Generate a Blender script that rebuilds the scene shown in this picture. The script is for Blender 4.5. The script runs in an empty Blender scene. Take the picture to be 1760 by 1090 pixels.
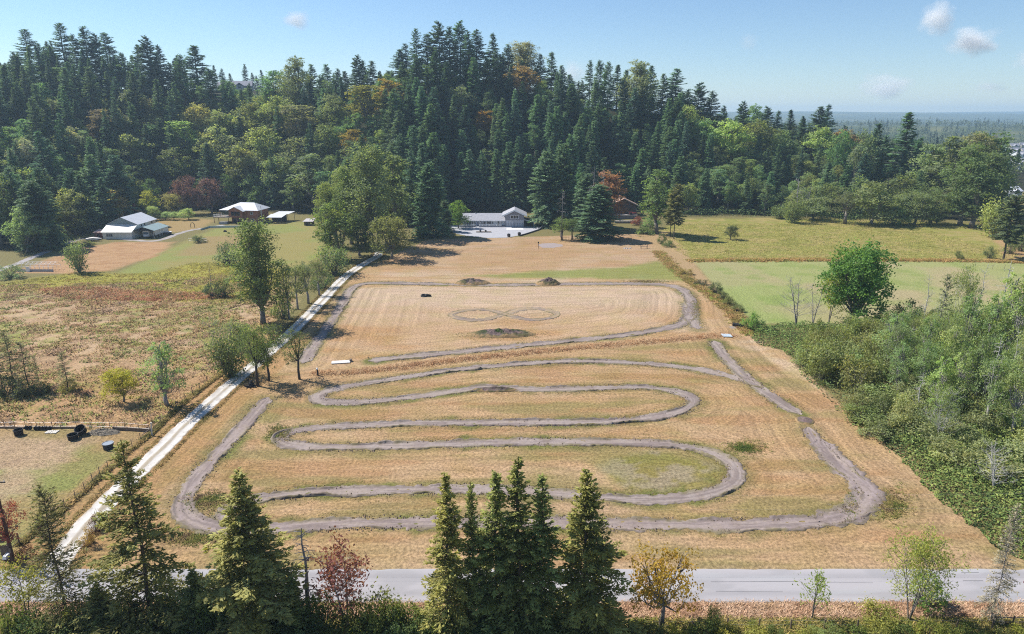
import bpy, math, random
import numpy as np
from mathutils import Vector, Matrix, Euler, kdtree

# ------------------------------------------------------------------ camera, sky, sun, exposure
scene = bpy.context.scene
C = scene.collection
CAM_H, PITCH, FPX = 50.0, math.radians(16.4), 1173.3
cam_data = bpy.data.cameras.new('camera')
cam_data.lens = 24.0; cam_data.sensor_width = 36.0
cam_data.clip_start = 0.5; cam_data.clip_end = 40000.0
cam = bpy.data.objects.new('camera', cam_data)
cam.location = (0, 0, CAM_H)
cam.rotation_euler = (math.pi/2 - PITCH, 0, 0)
C.objects.link(cam); scene.camera = cam

SUN_AZ = math.atan2(-0.90, 0.42)          # bearing from +Y towards +X: the sun stands left and a little beyond
SUN_EL = math.radians(48)
world = bpy.data.worlds.new('World'); scene.world = world
world.use_nodes = True
wn, wl = world.node_tree.nodes, world.node_tree.links
wn.clear()
sky = wn.new('ShaderNodeTexSky'); sky.sky_type = 'NISHITA'; sky.sun_disc = False
sky.sun_elevation = SUN_EL; sky.sun_rotation = SUN_AZ
sky.altitude = 100.0; sky.air_density = 1.0; sky.dust_density = 0.0; sky.ozone_density = 6.0
bg = wn.new('ShaderNodeBackground'); bg.inputs['Strength'].default_value = 0.088
wo = wn.new('ShaderNodeOutputWorld')
wl.new(sky.outputs[0], bg.inputs[0]); wl.new(bg.outputs[0], wo.inputs[0])

sun_data = bpy.data.lights.new('sun', 'SUN')
sun_data.energy = 5.0; sun_data.angle = math.radians(0.53); sun_data.color = (1.0, 0.955, 0.89)
sun = bpy.data.objects.new('sun', sun_data)
sd = Vector((math.sin(SUN_AZ)*math.cos(SUN_EL), math.cos(SUN_AZ)*math.cos(SUN_EL), math.sin(SUN_EL)))
sun.rotation_euler = sd.to_track_quat('Z', 'Y').to_euler()
sun.location = (-60, 40, 150)
C.objects.link(sun)

scene.view_settings.view_transform = 'Standard'
scene.view_settings.look = 'None'
scene.view_settings.exposure = 0.6
scene.view_settings.gamma = 1.0
scene.view_settings.use_curve_mapping = False
scene.render.engine = 'CYCLES'
scene.cycles.max_bounces = 12
scene.cycles.diffuse_bounces = 3
scene.cycles.glossy_bounces = 2
scene.cycles.transmission_bounces = 4
scene.cycles.transparent_max_bounces = 6
scene.cycles.use_denoising = False
scene.cycles.volume_bounces = 12
scene.cycles.filter_width = 1.1

rng = np.random.default_rng(11)
random.seed(5)

# ------------------------------------------------------------------ projection between the photograph and the place
CP, SP = math.cos(PITCH), math.sin(PITCH)
def ray(px, py):
    a, b = (px - 880)/FPX, -(py - 545)/FPX
    return np.array([a, CP + b*SP, -SP + b*CP])
def G(px, py, z=0.0):
    """flat-ground point seen at pixel (px, py) of the 1760 x 1090 photograph"""
    d = ray(px, py); t = (z - CAM_H)/d[2]
    return float(d[0]*t), float(d[1]*t)
def z_at(py, Y):
    """height that projects to row py at ground distance Y"""
    d = ray(880, py)
    return CAM_H + d[2]/d[1]*Y
def px_of(x, y, z=0.0):
    dep = y*CP - (z - CAM_H)*SP
    return 880 + FPX*x/np.maximum(dep, 1.0)
def x_at(px, Y, z=0.0):
    return (px - 880)/FPX*(Y*CP - (z - CAM_H)*SP)
def py_of(x, y, z=0.0):
    dep = y*CP - (z - CAM_H)*SP
    up = y*SP + (z - CAM_H)*CP
    return 545 - FPX*up/np.maximum(dep, 1.0)

# ------------------------------------------------------------------ value noise
_tab = np.random.default_rng(3).random((512, 512))
def vnoise(x, y, seed=0):
    x = np.asarray(x, float) + seed*37.31; y = np.asarray(y, float) + seed*17.77
    xi, yi = np.floor(x).astype(int), np.floor(y).astype(int)
    fx, fy = x - xi, y - yi
    fx = fx*fx*(3-2*fx); fy = fy*fy*(3-2*fy)
    a = _tab[xi & 511, yi & 511]; b = _tab[(xi+1) & 511, yi & 511]
    c = _tab[xi & 511, (yi+1) & 511]; d = _tab[(xi+1) & 511, (yi+1) & 511]
    return (a*(1-fx)+b*fx)*(1-fy) + (c*(1-fx)+d*fx)*fy
def fbm(x, y, oct=4, seed=0):
    s, a, t = 0, 0.5, 0
    for k in range(oct):
        s = s + a*vnoise(np.asarray(x)*2**k, np.asarray(y)*2**k, seed+k*5); t += a; a *= 0.55
    return s/t
def sstep(a, b, x):
    t = np.clip((np.asarray(x, float)-a)/(b-a), 0, 1); return t*t*(3-2*t)
def lin(c):
    c = np.asarray(c, float)/255
    return np.where(c <= 0.04045, c/12.92, ((c+0.055)/1.055)**2.4)
def S(r, g, b, f=0.52):
    return lin((r, g, b))*f

# ------------------------------------------------------------------ terrain: flat valley, wooded hill, far plain
SKY_PX = [-300, 0, 60, 150, 220, 280, 345, 400, 470, 530, 600, 650, 700, 760, 820, 870, 930, 980, 1040, 1100, 1150, 1200, 1240, 1300, 1400, 1480, 1540, 1620, 1700, 1760, 2060]
SKY_PY = [95, 95, 60, 52, 85, 72, 90, 128, 128, 112, 112, 112, 75, 45, 52, 72, 90, 118, 108, 112, 128, 150, 178, 186, 190, 222, 212, 246, 240, 300, 330]
EDGE_PX = [-300, 0, 90, 150, 220, 300, 400, 540, 600, 700, 745, 780, 920, 960, 1015, 1035, 1112, 1150, 1340, 1480, 1600, 1650, 1700, 1740, 2060]
EDGE_PY = [432, 432, 420, 398, 380, 364, 362, 370, 390, 394, 385, 366, 366, 378, 380, 362, 361, 371, 371, 374, 376, 380, 372, 330, 320]
def skyline(px): return np.interp(px, SKY_PX, SKY_PY)
_gp = np.arange(-300, 2061, 10.0)
_edgeY = np.array([G(880, p)[1] for p in np.interp(_gp, EDGE_PX, EDGE_PY)])
def edgeY(px): return np.interp(px, _gp, _edgeY)
YR = 470.0
_r = np.array([z_at(p, YR) for p in skyline(_gp)]) - 27.0
_k = np.exp(-0.5*(np.arange(-12, 13)/4.5)**2); _k /= _k.sum()
_r = np.convolve(np.pad(_r, 12, mode='edge'), _k, 'valid')
_r = np.maximum(_r, 0)*np.interp(_gp, [-300, 1560, 1760, 2060], [1, 1, 0.0, 0])
def terr(x, y):
    x = np.asarray(x, float); y = np.asarray(y, float)
    px = np.clip(880 + FPX*x/np.maximum(y*CP + CAM_H*SP, 30.0), -300, 2060)
    R, E = np.interp(px, _gp, _r), np.interp(px, _gp, _edgeY)
    t = np.clip((y - (E+4))/np.maximum(YR - E, 20), 0, 1)
    z = R*(0.35*t + 0.65*t*t*(3-2*t))
    z = z + np.maximum(70 - R, 0)*sstep(485, 590, y)*sstep(720, 620, px)
    z = z*(1 - 0.9*sstep(640, 1100, y)*sstep(700, 1000, px))
    z = z + 0.10*(fbm(x/17, y/17, 2, 1)-0.5)*sstep(70, 90, y)
    far = sstep(2600, 6500, y)
    z = z + 34*np.exp(-((y-2100)/520)**2)*fbm(x/420+1.7, y/900, 3, 14)*sstep(1200, 1700, y)
    z = z + far*(34 + 120*fbm(x/2600+3.2, y/2300, 3, 9))*(0.35+0.65*sstep(4500, 7500, y))
    return z
def tz(x, y): return float(terr(x, y))

# ------------------------------------------------------------------ object helpers
_labels = {}
def tag(o, label=None, cat=None, group=None, kind=None):
    if label:
        o['label'] = label
        if cat:
            if label in _labels and _labels[label] != group: print('DUPLICATE LABEL', label)
            _labels[label] = group
    if cat: o['category'] = cat
    if group: o['group'] = group
    if kind: o['kind'] = kind
    return o
def thing(name, label, cat, loc=(0, 0, 0), rotz=0.0, group=None):
    o = bpy.data.objects.new(name, None); C.objects.link(o)
    o.empty_display_size = 0.5
    o.location = loc; o.rotation_euler = (0, 0, rotz)
    return tag(o, label, cat, group)
def link(name, mesh, parent=None, mat=None):
    o = bpy.data.objects.new(name, mesh); C.objects.link(o)
    if mat is not None and not mesh.materials: mesh.materials.append(mat)
    if parent is not None: o.parent = parent
    return o

def np_mesh(name, V, F, col=None, mat=None, smooth=False, attrs=None):
    """V (n,3), F (m,k) same-size faces; col = per-vertex linear RGB"""
    V = np.ascontiguousarray(V, np.float32); F = np.ascontiguousarray(F, np.int32)
    me = bpy.data.meshes.new(name)
    n, (m, k) = len(V), F.shape
    me.vertices.add(n); me.vertices.foreach_set('co', V.ravel())
    me.loops.add(m*k); me.loops.foreach_set('vertex_index', F.ravel())
    me.polygons.add(m); me.polygons.foreach_set('loop_start', np.arange(0, m*k, k, dtype=np.int32))
    me.polygons.foreach_set('use_smooth', np.full(m, bool(smooth)))
    if col is not None:
        a = me.attributes.new('col', 'FLOAT_COLOR', 'POINT')
        c4 = np.ones((n, 4), np.float32); c4[:, :3] = col
        a.data.foreach_set('color', c4.ravel())
    for nm, vals in (attrs or {}).items():
        a = me.attributes.new(nm, 'FLOAT', 'POINT'); a.data.foreach_set('value', np.ascontiguousarray(vals, np.float32))
    me.update(calc_edges=True); me.validate()
    if mat is not None: me.materials.append(mat)
    return me

class MB:
    """collects polygons of one part"""
    def __init__(s): s.v, s.f = [], []
    def poly(s, pts):
        i = len(s.v); s.v += [tuple(p) for p in pts]; s.f.append(tuple(range(i, i+len(pts)))); return s
    def box(s, x0, x1, y0, y1, z0, z1):
        i = len(s.v)
        s.v += [(x0,y0,z0),(x1,y0,z0),(x1,y1,z0),(x0,y1,z0),(x0,y0,z1),(x1,y0,z1),(x1,y1,z1),(x0,y1,z1)]
        s.f += [tuple(i+k for k in q) for q in ((3,2,1,0),(4,5,6,7),(0,1,5,4),(1,2,6,5),(2,3,7,6),(3,0,4,7))]
        return s
    def solid(s, bottom, top):
        """loft between two equal loops, capped"""
        n = len(bottom); i = len(s.v); s.v += [tuple(p) for p in bottom] + [tuple(p) for p in top]
        s.f.append(tuple(i+k for k in reversed(range(n)))); s.f.append(tuple(i+n+k for k in range(n)))
        for k in range(n): s.f.append((i+k, i+(k+1) % n, i+n+(k+1) % n, i+n+k))
        return s
    def slab(s, pts, th):
        """a flat polygon given thickness downwards"""
        return s.solid([(p[0], p[1], p[2]-th) for p in pts], pts)
    def tube(s, pts, radii, n=6, cap=True):
        pts = [Vector(p) for p in pts]
        if not hasattr(radii, '__len__'): radii = [radii]*len(pts)
        i0 = len(s.v); up = Vector((0.13, 0.21, 0.97)); side = None
        for j, p in enumerate(pts):
            d = (pts[min(j+1, len(pts)-1)] - pts[max(j-1, 0)])
            d = d.normalized() if d.length > 1e-9 else Vector((0, 0, 1))
            if side is None:
                side = d.cross(up if abs(d.dot(up)) < 0.95 else Vector((1, 0, 0))).normalized()
            else:
                side = (side - d*side.dot(d)).normalized()
            b = d.cross(side)
            for k in range(n):
                a = 2*math.pi*k/n
                s.v.append(tuple(p + (side*math.cos(a) + b*math.sin(a))*radii[j]))
        for j in range(len(pts)-1):
            for k in range(n):
                a, b = i0+j*n+k, i0+j*n+(k+1) % n
                s.f.append((a, b, b+n, a+n))
        if cap:
            s.f.append(tuple(i0+k for k in reversed(range(n)))); s.f.append(tuple(i0+(len(pts)-1)*n+k for k in range(n)))
        return s
    def mesh(s, name, mat=None, smooth=False):
        me = bpy.data.meshes.new(name); me.from_pydata(s.v, [], s.f); me.update()
        if smooth: me.polygons.foreach_set('use_smooth', [True]*len(me.polygons))
        if mat: me.materials.append(mat)
        return me
    def build(s, name, mat, parent=None, smooth=False, label=None):
        o = link(name, s.mesh(name, mat, smooth), parent)
        if label: o['label'] = label
        return o

# ------------------------------------------------------------------ materials
def new_mat(name):
    m = bpy.data.materials.new(name); m.use_nodes = True
    nt = m.node_tree; nt.nodes.clear()
    return m, nt, nt.nodes, nt.links
def plain(name, color, rough=0.7, noise=0.15, scale=3.0, spec=0.3, metal=0.0, bump=0.0):
    m, nt, N, L = new_mat(name)
    out = N.new('ShaderNodeOutputMaterial'); p = N.new('ShaderNodeBsdfPrincipled')
    p.inputs['Roughness'].default_value = rough; p.inputs['Specular IOR Level'].default_value = spec
    p.inputs['Metallic'].default_value = metal
    L.new(p.outputs[0], out.inputs[0])
    tc = N.new('ShaderNodeTexCoord'); nz = N.new('ShaderNodeTexNoise')
    nz.inputs['Scale'].default_value = scale; nz.inputs['Detail'].default_value = 5
    L.new(tc.outputs['Object'], nz.inputs['Vector'])
    mr = N.new('ShaderNodeMapRange'); mr.inputs[3].default_value = 1-noise*1.6; mr.inputs[4].default_value = 1+noise*1.6
    mr.inputs[1].default_value = 0.2; mr.inputs[2].default_value = 0.8
    L.new(nz.outputs[0], mr.inputs[0])
    vm = N.new('ShaderNodeVectorMath'); vm.operation = 'SCALE'; vm.inputs[0].default_value = tuple(color)[:3]
    L.new(mr.outputs[0], vm.inputs['Scale']); L.new(vm.outputs[0], p.inputs['Base Color'])
    if bump:
        bp = N.new('ShaderNodeBump'); bp.inputs['Strength'].default_value = bump; bp.inputs['Distance'].default_value = 0.05
        L.new(nz.outputs[0], bp.inputs['Height']); L.new(bp.outputs[0], p.inputs['Normal'])
    return m
def ribbed(name, color, axis=0, period=0.35, rough=0.45):
    """standing-seam metal: real-size ribs as relief"""
    m = plain(name, color, rough, 0.05, 0.6, 0.4)
    nt = m.node_tree; N, L = nt.nodes, nt.links
    p = [n for n in N if n.type == 'BSDF_PRINCIPLED'][0]
    tc = [n for n in N if n.type == 'TEX_COORD'][0]
    wv = N.new('ShaderNodeTexWave'); wv.wave_type = 'BANDS'; wv.bands_direction = 'XYZ'[axis]
    wv.inputs['Scale'].default_value = 0.314/period
    L.new(tc.outputs['Object'], wv.inputs['Vector'])
    bp = N.new('ShaderNodeBump'); bp.inputs['Strength'].default_value = 0.5; bp.inputs['Distance'].default_value = 0.03
    L.new(wv.outputs['Fac'], bp.inputs['Height']); L.new(bp.outputs[0], p.inputs['Normal'])
    return m

def foliage_mat(name, trans=0.33, rough=0.62):
    m, nt, N, L = new_mat(name)
    out = N.new('ShaderNodeOutputMaterial'); p = N.new('ShaderNodeBsdfPrincipled')
    p.inputs['Roughness'].default_value = rough; p.inputs['Specular IOR Level'].default_value = 0.10
    oi = N.new('ShaderNodeObjectInfo'); at = N.new('ShaderNodeAttribute'); at.attribute_name = 'tint'
    ah = N.new('ShaderNodeAttribute'); ah.attribute_name = 'warm'
    sc = N.new('ShaderNodeVectorMath'); sc.operation = 'SCALE'
    L.new(oi.outputs['Color'], sc.inputs[0]); L.new(at.outputs['Fac'], sc.inputs['Scale'])
    wm = N.new('ShaderNodeVectorMath'); wm.operation = 'MULTIPLY'; wm.inputs[1].default_value = (1.38, 1.06, 0.62)
    L.new(sc.outputs[0], wm.inputs[0])
    mx = N.new('ShaderNodeMix'); mx.data_type = 'RGBA'
    L.new(ah.outputs['Fac'], mx.inputs[0]); L.new(sc.outputs[0], mx.inputs[6]); L.new(wm.outputs[0], mx.inputs[7])
    L.new(mx.outputs[2], p.inputs['Base Color'])
    tr = N.new('ShaderNodeBsdfTranslucent')
    tm = N.new('ShaderNodeVectorMath'); tm.operation = 'MULTIPLY'; tm.inputs[1].default_value = (1.9, 2.0, 0.9)
    L.new(mx.outputs[2], tm.inputs[0]); L.new(tm.outputs[0], tr.inputs[0])
    ms = N.new('ShaderNodeMixShader'); ms.inputs[0].default_value = trans
    L.new(p.outputs[0], ms.inputs[1]); L.new(tr.outputs[0], ms.inputs[2]); L.new(ms.outputs[0], out.inputs[0])
    return m
def bark_mat():
    m = plain('bark', (1, 1, 1), 0.85, 0.3, 4.0, 0.2, 0, 0.6)
    N, L = m.node_tree.nodes, m.node_tree.links
    vm = [n for n in N if n.type == 'VECT_MATH'][0]
    oi = N.new('ShaderNodeObjectInfo'); L.new(oi.outputs['Color'], vm.inputs[0])
    return m
def vcol_mat(name, fine=1.3, amt=0.35, bump=0.5, dist=0.08, rough=0.9, rows=False, trans=0.0, up=0.0):
    m, nt, N, L = new_mat(name)
    out = N.new('ShaderNodeOutputMaterial'); p = N.new('ShaderNodeBsdfPrincipled')
    p.inputs['Roughness'].default_value = rough; p.inputs['Specular IOR Level'].default_value = 0.12
    L.new(p.outputs[0], out.inputs[0])
    at = N.new('ShaderNodeAttribute'); at.attribute_name = 'col'
    geo = N.new('ShaderNodeNewGeometry')
    nz = N.new('ShaderNodeTexNoise'); nz.inputs['Scale'].default_value = fine; nz.inputs['Detail'].default_value = 8; nz.inputs['Roughness'].default_value = 0.68
    L.new(geo.outputs['Position'], nz.inputs['Vector'])
    mr = N.new('ShaderNodeMapRange'); mr.inputs[1].default_value = 0.25; mr.inputs[2].default_value = 0.75
    mr.inputs[3].default_value = 1-amt; mr.inputs[4].default_value = 1+amt
    L.new(nz.outputs[0], mr.inputs[0])
    sc = N.new('ShaderNodeVectorMath'); sc.operation = 'SCALE'
    L.new(at.outputs['Color'], sc.inputs[0]); L.new(mr.outputs[0], sc.inputs['Scale'])
    color = sc.outputs[0]; height = nz.outputs[0]
    if rows:
        rw = N.new('ShaderNodeAttribute'); rw.attribute_name = 'row'
        ra = N.new('ShaderNodeAttribute'); ra.attribute_name = 'rowamt'
        sx = N.new('ShaderNodeSeparateXYZ'); L.new(geo.outputs['Position'], sx.inputs[0])
        ax = N.new('ShaderNodeMath'); ax.operation = 'MULTIPLY'; ax.inputs[1].default_value = 0.07
        L.new(sx.outputs[0], ax.inputs[0])
        cb = N.new('ShaderNodeCombineXYZ'); L.new(rw.outputs['Fac'], cb.inputs[0]); L.new(ax.outputs[0], cb.inputs[1])
        n2 = N.new('ShaderNodeTexNoise'); n2.inputs['Scale'].default_value = 0.9; n2.inputs['Detail'].default_value = 3.5; n2.inputs['Roughness'].default_value = 0.6
        L.new(cb.outputs[0], n2.inputs['Vector'])
        sb = N.new('ShaderNodeMath'); sb.operation = 'SUBTRACT'; sb.inputs[1].default_value = 0.5; L.new(n2.outputs[0], sb.inputs[0])
        m1 = N.new('ShaderNodeMath'); m1.operation = 'MULTIPLY'; L.new(sb.outputs[0], m1.inputs[0]); L.new(ra.outputs['Fac'], m1.inputs[1])
        # rows shift between straw and an olive/orange tone as well as in value
        ad = N.new('ShaderNodeMath'); ad.operation = 'ADD'; ad.inputs[1].default_value = 1.0; L.new(m1.outputs[0], ad.inputs[0])
        s2 = N.new('ShaderNodeVectorMath'); s2.operation = 'SCALE'; L.new(color, s2.inputs[0]); L.new(ad.outputs[0], s2.inputs['Scale'])
        n3 = N.new('ShaderNodeTexNoise'); n3.inputs['Scale'].default_value = 0.16; n3.inputs['Detail'].default_value = 5
        L.new(geo.outputs['Position'], n3.inputs['Vector'])
        m3 = N.new('ShaderNodeMapRange'); m3.inputs[1].default_value = 0.42; m3.inputs[2].default_value = 0.68; m3.inputs[4].default_value = 0.5
        L.new(n3.outputs[0], m3.inputs[0])
        m4 = N.new('ShaderNodeMath'); m4.operation = 'MULTIPLY'; L.new(m3.outputs[0], m4.inputs[0]); L.new(ra.outputs['Fac'], m4.inputs[1])
        tn = N.new('ShaderNodeVectorMath'); tn.operation = 'MULTIPLY'; tn.inputs[1].default_value = (0.80, 0.90, 0.62); L.new(s2.outputs[0], tn.inputs[0])
        mx = N.new('ShaderNodeMix'); mx.data_type = 'RGBA'; L.new(m4.outputs[0], mx.inputs[0]); L.new(s2.outputs[0], mx.inputs[6]); L.new(tn.outputs[0], mx.inputs[7])
        color = mx.outputs[2]
        ah = N.new('ShaderNodeMath'); ah.operation = 'ADD'; L.new(nz.outputs[0], ah.inputs[0]); L.new(m1.outputs[0], ah.inputs[1]); height = ah.outputs[0]
    L.new(color, p.inputs['Base Color'])
    bp = N.new('ShaderNodeBump'); bp.inputs['Strength'].default_value = bump; bp.inputs['Distance'].default_value = dist
    L.new(height, bp.inputs['Height']); L.new(bp.outputs[0], p.inputs['Normal'])
    if up:      # thin blades: shade as the soft sward they form rather than as single facets
        vm = N.new('ShaderNodeMix'); vm.data_type = 'VECTOR'; vm.inputs[0].default_value = up; vm.inputs[5].default_value = (0, 0, 1)
        L.new(geo.outputs['Normal'], vm.inputs[4]); L.new(vm.outputs[1], p.inputs['Normal'])
    if trans:
        tr = N.new('ShaderNodeBsdfTranslucent'); L.new(color, tr.inputs[0])
        ms = N.new('ShaderNodeMixShader'); ms.inputs[0].default_value = trans
        L.new(p.outputs[0], ms.inputs[1]); L.new(tr.outputs[0], ms.inputs[2]); L.new(ms.outputs[0], out.inputs[0])
    return m

M_LEAF = foliage_mat('leaf', 0.38)
M_NEEDLE = foliage_mat('needle', 0.22, 0.6)
M_BARK = bark_mat()
M_GROUND = vcol_mat('ground', 2.3, 0.72, 0.9, 0.18, rows=True)
M_DIRT = vcol_mat('dirt', 2.2, 0.22, 0.6, 0.08)
M_GRAVEL = vcol_mat('gravel', 5.0, 0.14, 0.4, 0.03)
M_GRASS = vcol_mat('grass_blade', 0.4, 0.2, 0.0, 0.01, trans=0.10, up=0.6)
M_BRAMBLE = vcol_mat('bramble_leaf', 0.4, 0.2, 0.0, 0.01, trans=0.15, rough=0.6, up=.25)
M_WOODS = vcol_mat('far_foliage', 0.3, 0.2, 0.0, 0.01, trans=0.15)

# ------------------------------------------------------------------ lines on the ground (roads, tracks) as pixel paths put on the ground
def catmull(pts, step=0.5, closed=False):
    P = np.array(pts, float)
    if closed: P = np.vstack([P[-1], P, P[0], P[1]])
    else: P = np.vstack([2*P[0]-P[1], P, 2*P[-1]-P[-2]])
    out = []
    for i in range(1, len(P)-2):
        p0, p1, p2, p3 = P[i-1], P[i], P[i+1], P[i+2]
        n = max(2, int(np.linalg.norm(p2-p1)/step))
        t = np.linspace(0, 1, n, endpoint=False)[:, None]
        out.append(0.5*((2*p1)+(-p0+p2)*t+(2*p0-5*p1+4*p2-p3)*t**2+(-p0+3*p1-3*p2+p3)*t**3))
    out.append(P[-2:-1]); Q = np.vstack(out)
    d = np.r_[0, np.cumsum(np.linalg.norm(np.diff(Q, axis=0), axis=1))]
    s = np.arange(0, d[-1], step)
    return np.c_[np.interp(s, d, Q[:, 0]), np.interp(s, d, Q[:, 1])]
def gpath(pix, step=0.26, closed=False): return catmull([G(*p) for p in pix], step, closed)

T_TOP = gpath([(520,625),(545,588),(572,548),(592,515),(604,497),(625,488),(665,487),(720,488),(820,490),(900,490),(1000,488),(1080,488),(1140,490),(1172,498),(1184,512),(1188,530),(1180,550),(1160,561),(1110,571),(1050,579),(960,588),(860,598),(760,608),(670,617),(632,621)])
T_LINK = gpath([(1184,520),(1187,540),(1190,552),(1200,566)])
T_OUT = gpath([(1226,586),(1248,616),(1285,652),(1335,688),(1378,714)])
T_OUTB = gpath([(1388,734),(1402,756),(1424,785),(1456,812),(1490,838),(1500,858),(1478,878),(1430,892),(1360,899),(1260,903),(1150,902),(1050,900),(950,898),(840,898),(730,899),(620,899),(520,904),(430,911),(365,907),(328,893),(315,868),(330,832),(362,793),(405,748),(440,708),(462,683)])
T_SNAKE = gpath([(1310,668),(1285,656),(1245,645),(1190,634),(1120,626),(1040,622),(960,622),(880,627),(800,634),(720,645),(640,657),(580,668),(548,679),(552,690),(600,692),(670,687),(750,677),(800,670),(835,666),(870,668),(930,670),(1010,668),(1090,666),(1140,669),(1180,679),(1192,691),(1172,706),(1120,718),(1050,725),(950,727),(850,727),(750,727),(650,730),(560,734),(505,741),(482,752),(498,764),(560,769),(660,767),(780,763),(900,760),(1010,760),(1110,762),(1185,769),(1235,784),(1264,805),(1262,828),(1225,846),(1160,857),(1090,859),(1010,853),(930,846),(840,842),(740,841),(640,843),(550,846),(470,853),(415,864),(388,880),(378,900)])
T_EIGHT = gpath([(868,540),(900,531),(935,532),(957,540),(938,548),(905,549),(868,540.5),(838,533),(805,533),(776,541),(800,549),(835,549)], closed=True)
P_DRIVE = gpath([(652,432),(648,441),(632,450),(600,470),(575,494),(548,523),(515,557),(480,590),(440,625),(400,658),(362,692),(325,725),(290,760),(255,795),(215,832),(180,868),(150,900),(122,935),(95,975),(88,990)])
P_LANE = gpath([(-60,490),(0,464),(30,453),(62,440),(95,426),(125,415),(150,409.5),(185,408.5),(225,412.5),(262,414.5),(285,410),(306,402),(330,395.5),(360,391),(385,387)])
P_DITCH = gpath([(540,642),(600,640),(680,632),(760,622),(860,611),(960,601),(1060,592),(1150,584),(1215,578),(1262,576)])
ALL_TRACKS = [T_TOP, T_LINK, T_OUT, T_OUTB, T_SNAKE]
kd_dr = kdtree.KDTree(len(P_DRIVE[::3]))
for i, p in enumerate(P_DRIVE[::3]): kd_dr.insert((p[0], p[1], 0), i)
kd_dr.balance()
kd_pts = np.vstack([t[::3] for t in ALL_TRACKS])
kd = kdtree.KDTree(len(kd_pts))
for i, p in enumerate(kd_pts): kd.insert((p[0], p[1], 0), i)
kd.balance()

def polyworld(pix): return np.array([G(*p) for p in pix])
def poly_sd(x, y, poly):
    """signed distance, positive inside"""
    x = np.asarray(x, float); y = np.asarray(y, float)
    lo, hi = poly.min(0)-12, poly.max(0)+12
    res = np.full(x.shape, -12.0)
    sel = (x > lo[0]) & (x < hi[0]) & (y > lo[1]) & (y < hi[1])
    if not sel.any(): return res
    X, Y = x[sel], y[sel]
    d = np.full(X.shape, 1e9); ins = np.zeros(X.shape, bool)
    n = len(poly)
    for i in range(n):
        a, b = poly[i], poly[(i+1) % n]
        e = b-a; w = np.stack([X-a[0], Y-a[1]], -1)
        t = np.clip((w@e)/(e@e+1e-12), 0, 1)
        d = np.minimum(d, np.hypot(w[:, 0]-t*e[0], w[:, 1]-t*e[1]))
        c = ((a[1] > Y) != (b[1] > Y)) & (X < (b[0]-a[0])*(Y-a[1])/(b[1]-a[1]+1e-12)+a[0])
        ins ^= c
    res[sel] = np.where(ins, d, -d)
    return res

Z = {k: polyworld(v) for k, v in dict(
    field=[(735,412),(1090,402),(1128,425),(1170,480),(1200,495),(1275,545),(1290,580),(1350,606),(1430,684),(1505,736),(1575,800),(1625,860),(1705,935),(1785,978),(80,978),(135,915),(215,838),(300,752),(400,662),(520,560),(560,530),(612,470),(665,445)],
    lower=[(545,640),(760,630),(1000,604),(1230,585),(1300,606),(1430,684),(1505,736),(1625,860),(1785,978),(90,978),(215,838),(400,662),(440,640)],
    upperloop=[(612,496),(700,493),(1140,494),(1175,505),(1180,545),(1150,560),(960,583),(640,616),(545,622),(560,590)],
    greenband=[(800,474),(900,468),(1000,463),(1080,458),(1130,448),(1165,462),(1200,482),(1140,482),(1000,478),(880,479)],
    rightgreen=[(1190,447),(1500,446),(1770,450),(1850,560),(1700,575),(1500,560),(1300,556),(1240,505)],
    rightrough=[(1140,390),(1180,376),(1340,375),(1500,378),(1680,385),(1760,420),(1900,450),(1500,446),(1190,447),(1150,425)],
    rightdry=[(1690,385),(1740,380),(1900,430),(1900,452),(1730,445)],
    meadow=[(-400,500),(0,490),(240,485),(430,470),(520,500),(470,560),(330,690),(262,738),(0,735),(-400,735)],
    yellowband=[(-200,505),(0,488),(120,470),(250,470),(330,452),(430,448),(500,470),(440,520),(300,520),(200,490),(60,500)],
    redband=[(60,497),(140,492),(260,500),(380,503),(400,512),(270,519),(120,515)],
    pasture=[(-300,738),(0,738),(262,742),(150,850),(70,915),(20,960),(-300,960)],
    pasture_bare=[(-200,760),(60,752),(150,762),(110,790),(40,850),(-200,900)],
    lawnleft=[(200,470),(340,405),(370,393),(540,380),(560,430),(520,470),(430,450),(330,452),(250,470)],
    lawntan=[(300,440),(350,408),(440,402),(425,425),(360,440)],
    tanleft=[(20,470),(120,430),(200,416),(300,416),(270,440),(190,464),(120,470)],
    tanlawn2=[(265,372),(370,378),(350,392),(300,400),(262,395)],
    verge=[(-200,1034),(1960,1031),(1960,1062),(1100,1066),(-200,1066)],
    swirl_green=[(1020,800),(1120,778),(1200,785),(1245,808),(1235,832),(1150,848),(1060,842)],
    lanetan=[(1095,402),(1150,398),(1185,440),(1225,490),(1282,548),(1262,580),(1205,500),(1160,462)],
).items()}

# terrain sheet
def axis_pts(segs):
    out = [segs[0][0]]
    for a, b, st in segs:
        n = max(1, int(round((b-a)/st))); out += list(np.linspace(a, b, n+1)[1:])
    return out
xs_h = axis_pts([(0, 120, 0.8), (120, 330, 2.2)])
w = 3.0
while xs_h[-1] < 9000: xs_h.append(xs_h[-1]+w); w *= 1.085
xs = np.array([-v for v in xs_h[:0:-1]] + xs_h)
ys = axis_pts([(-400, -40, 40), (-40, 48, 8), (48, 130, 0.6), (130, 240, 0.8), (240, 345, 1.1), (345, 560, 3.0)])
w = 4.0
while ys[-1] < 9000: ys.append(ys[-1]+w); w *= 1.075
ys = np.array(ys)
GX, GY = np.meshgrid(xs, ys)
gx, gy = GX.ravel(), GY.ravel()
gz = terr(gx, gy)
nx, ny = len(xs), len(ys)
ii = (np.arange(ny-1)[:, None]*nx + np.arange(nx-1)[None, :]).ravel()
gF = np.stack([ii, ii+1, ii+nx+1, ii+nx], 1)

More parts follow.
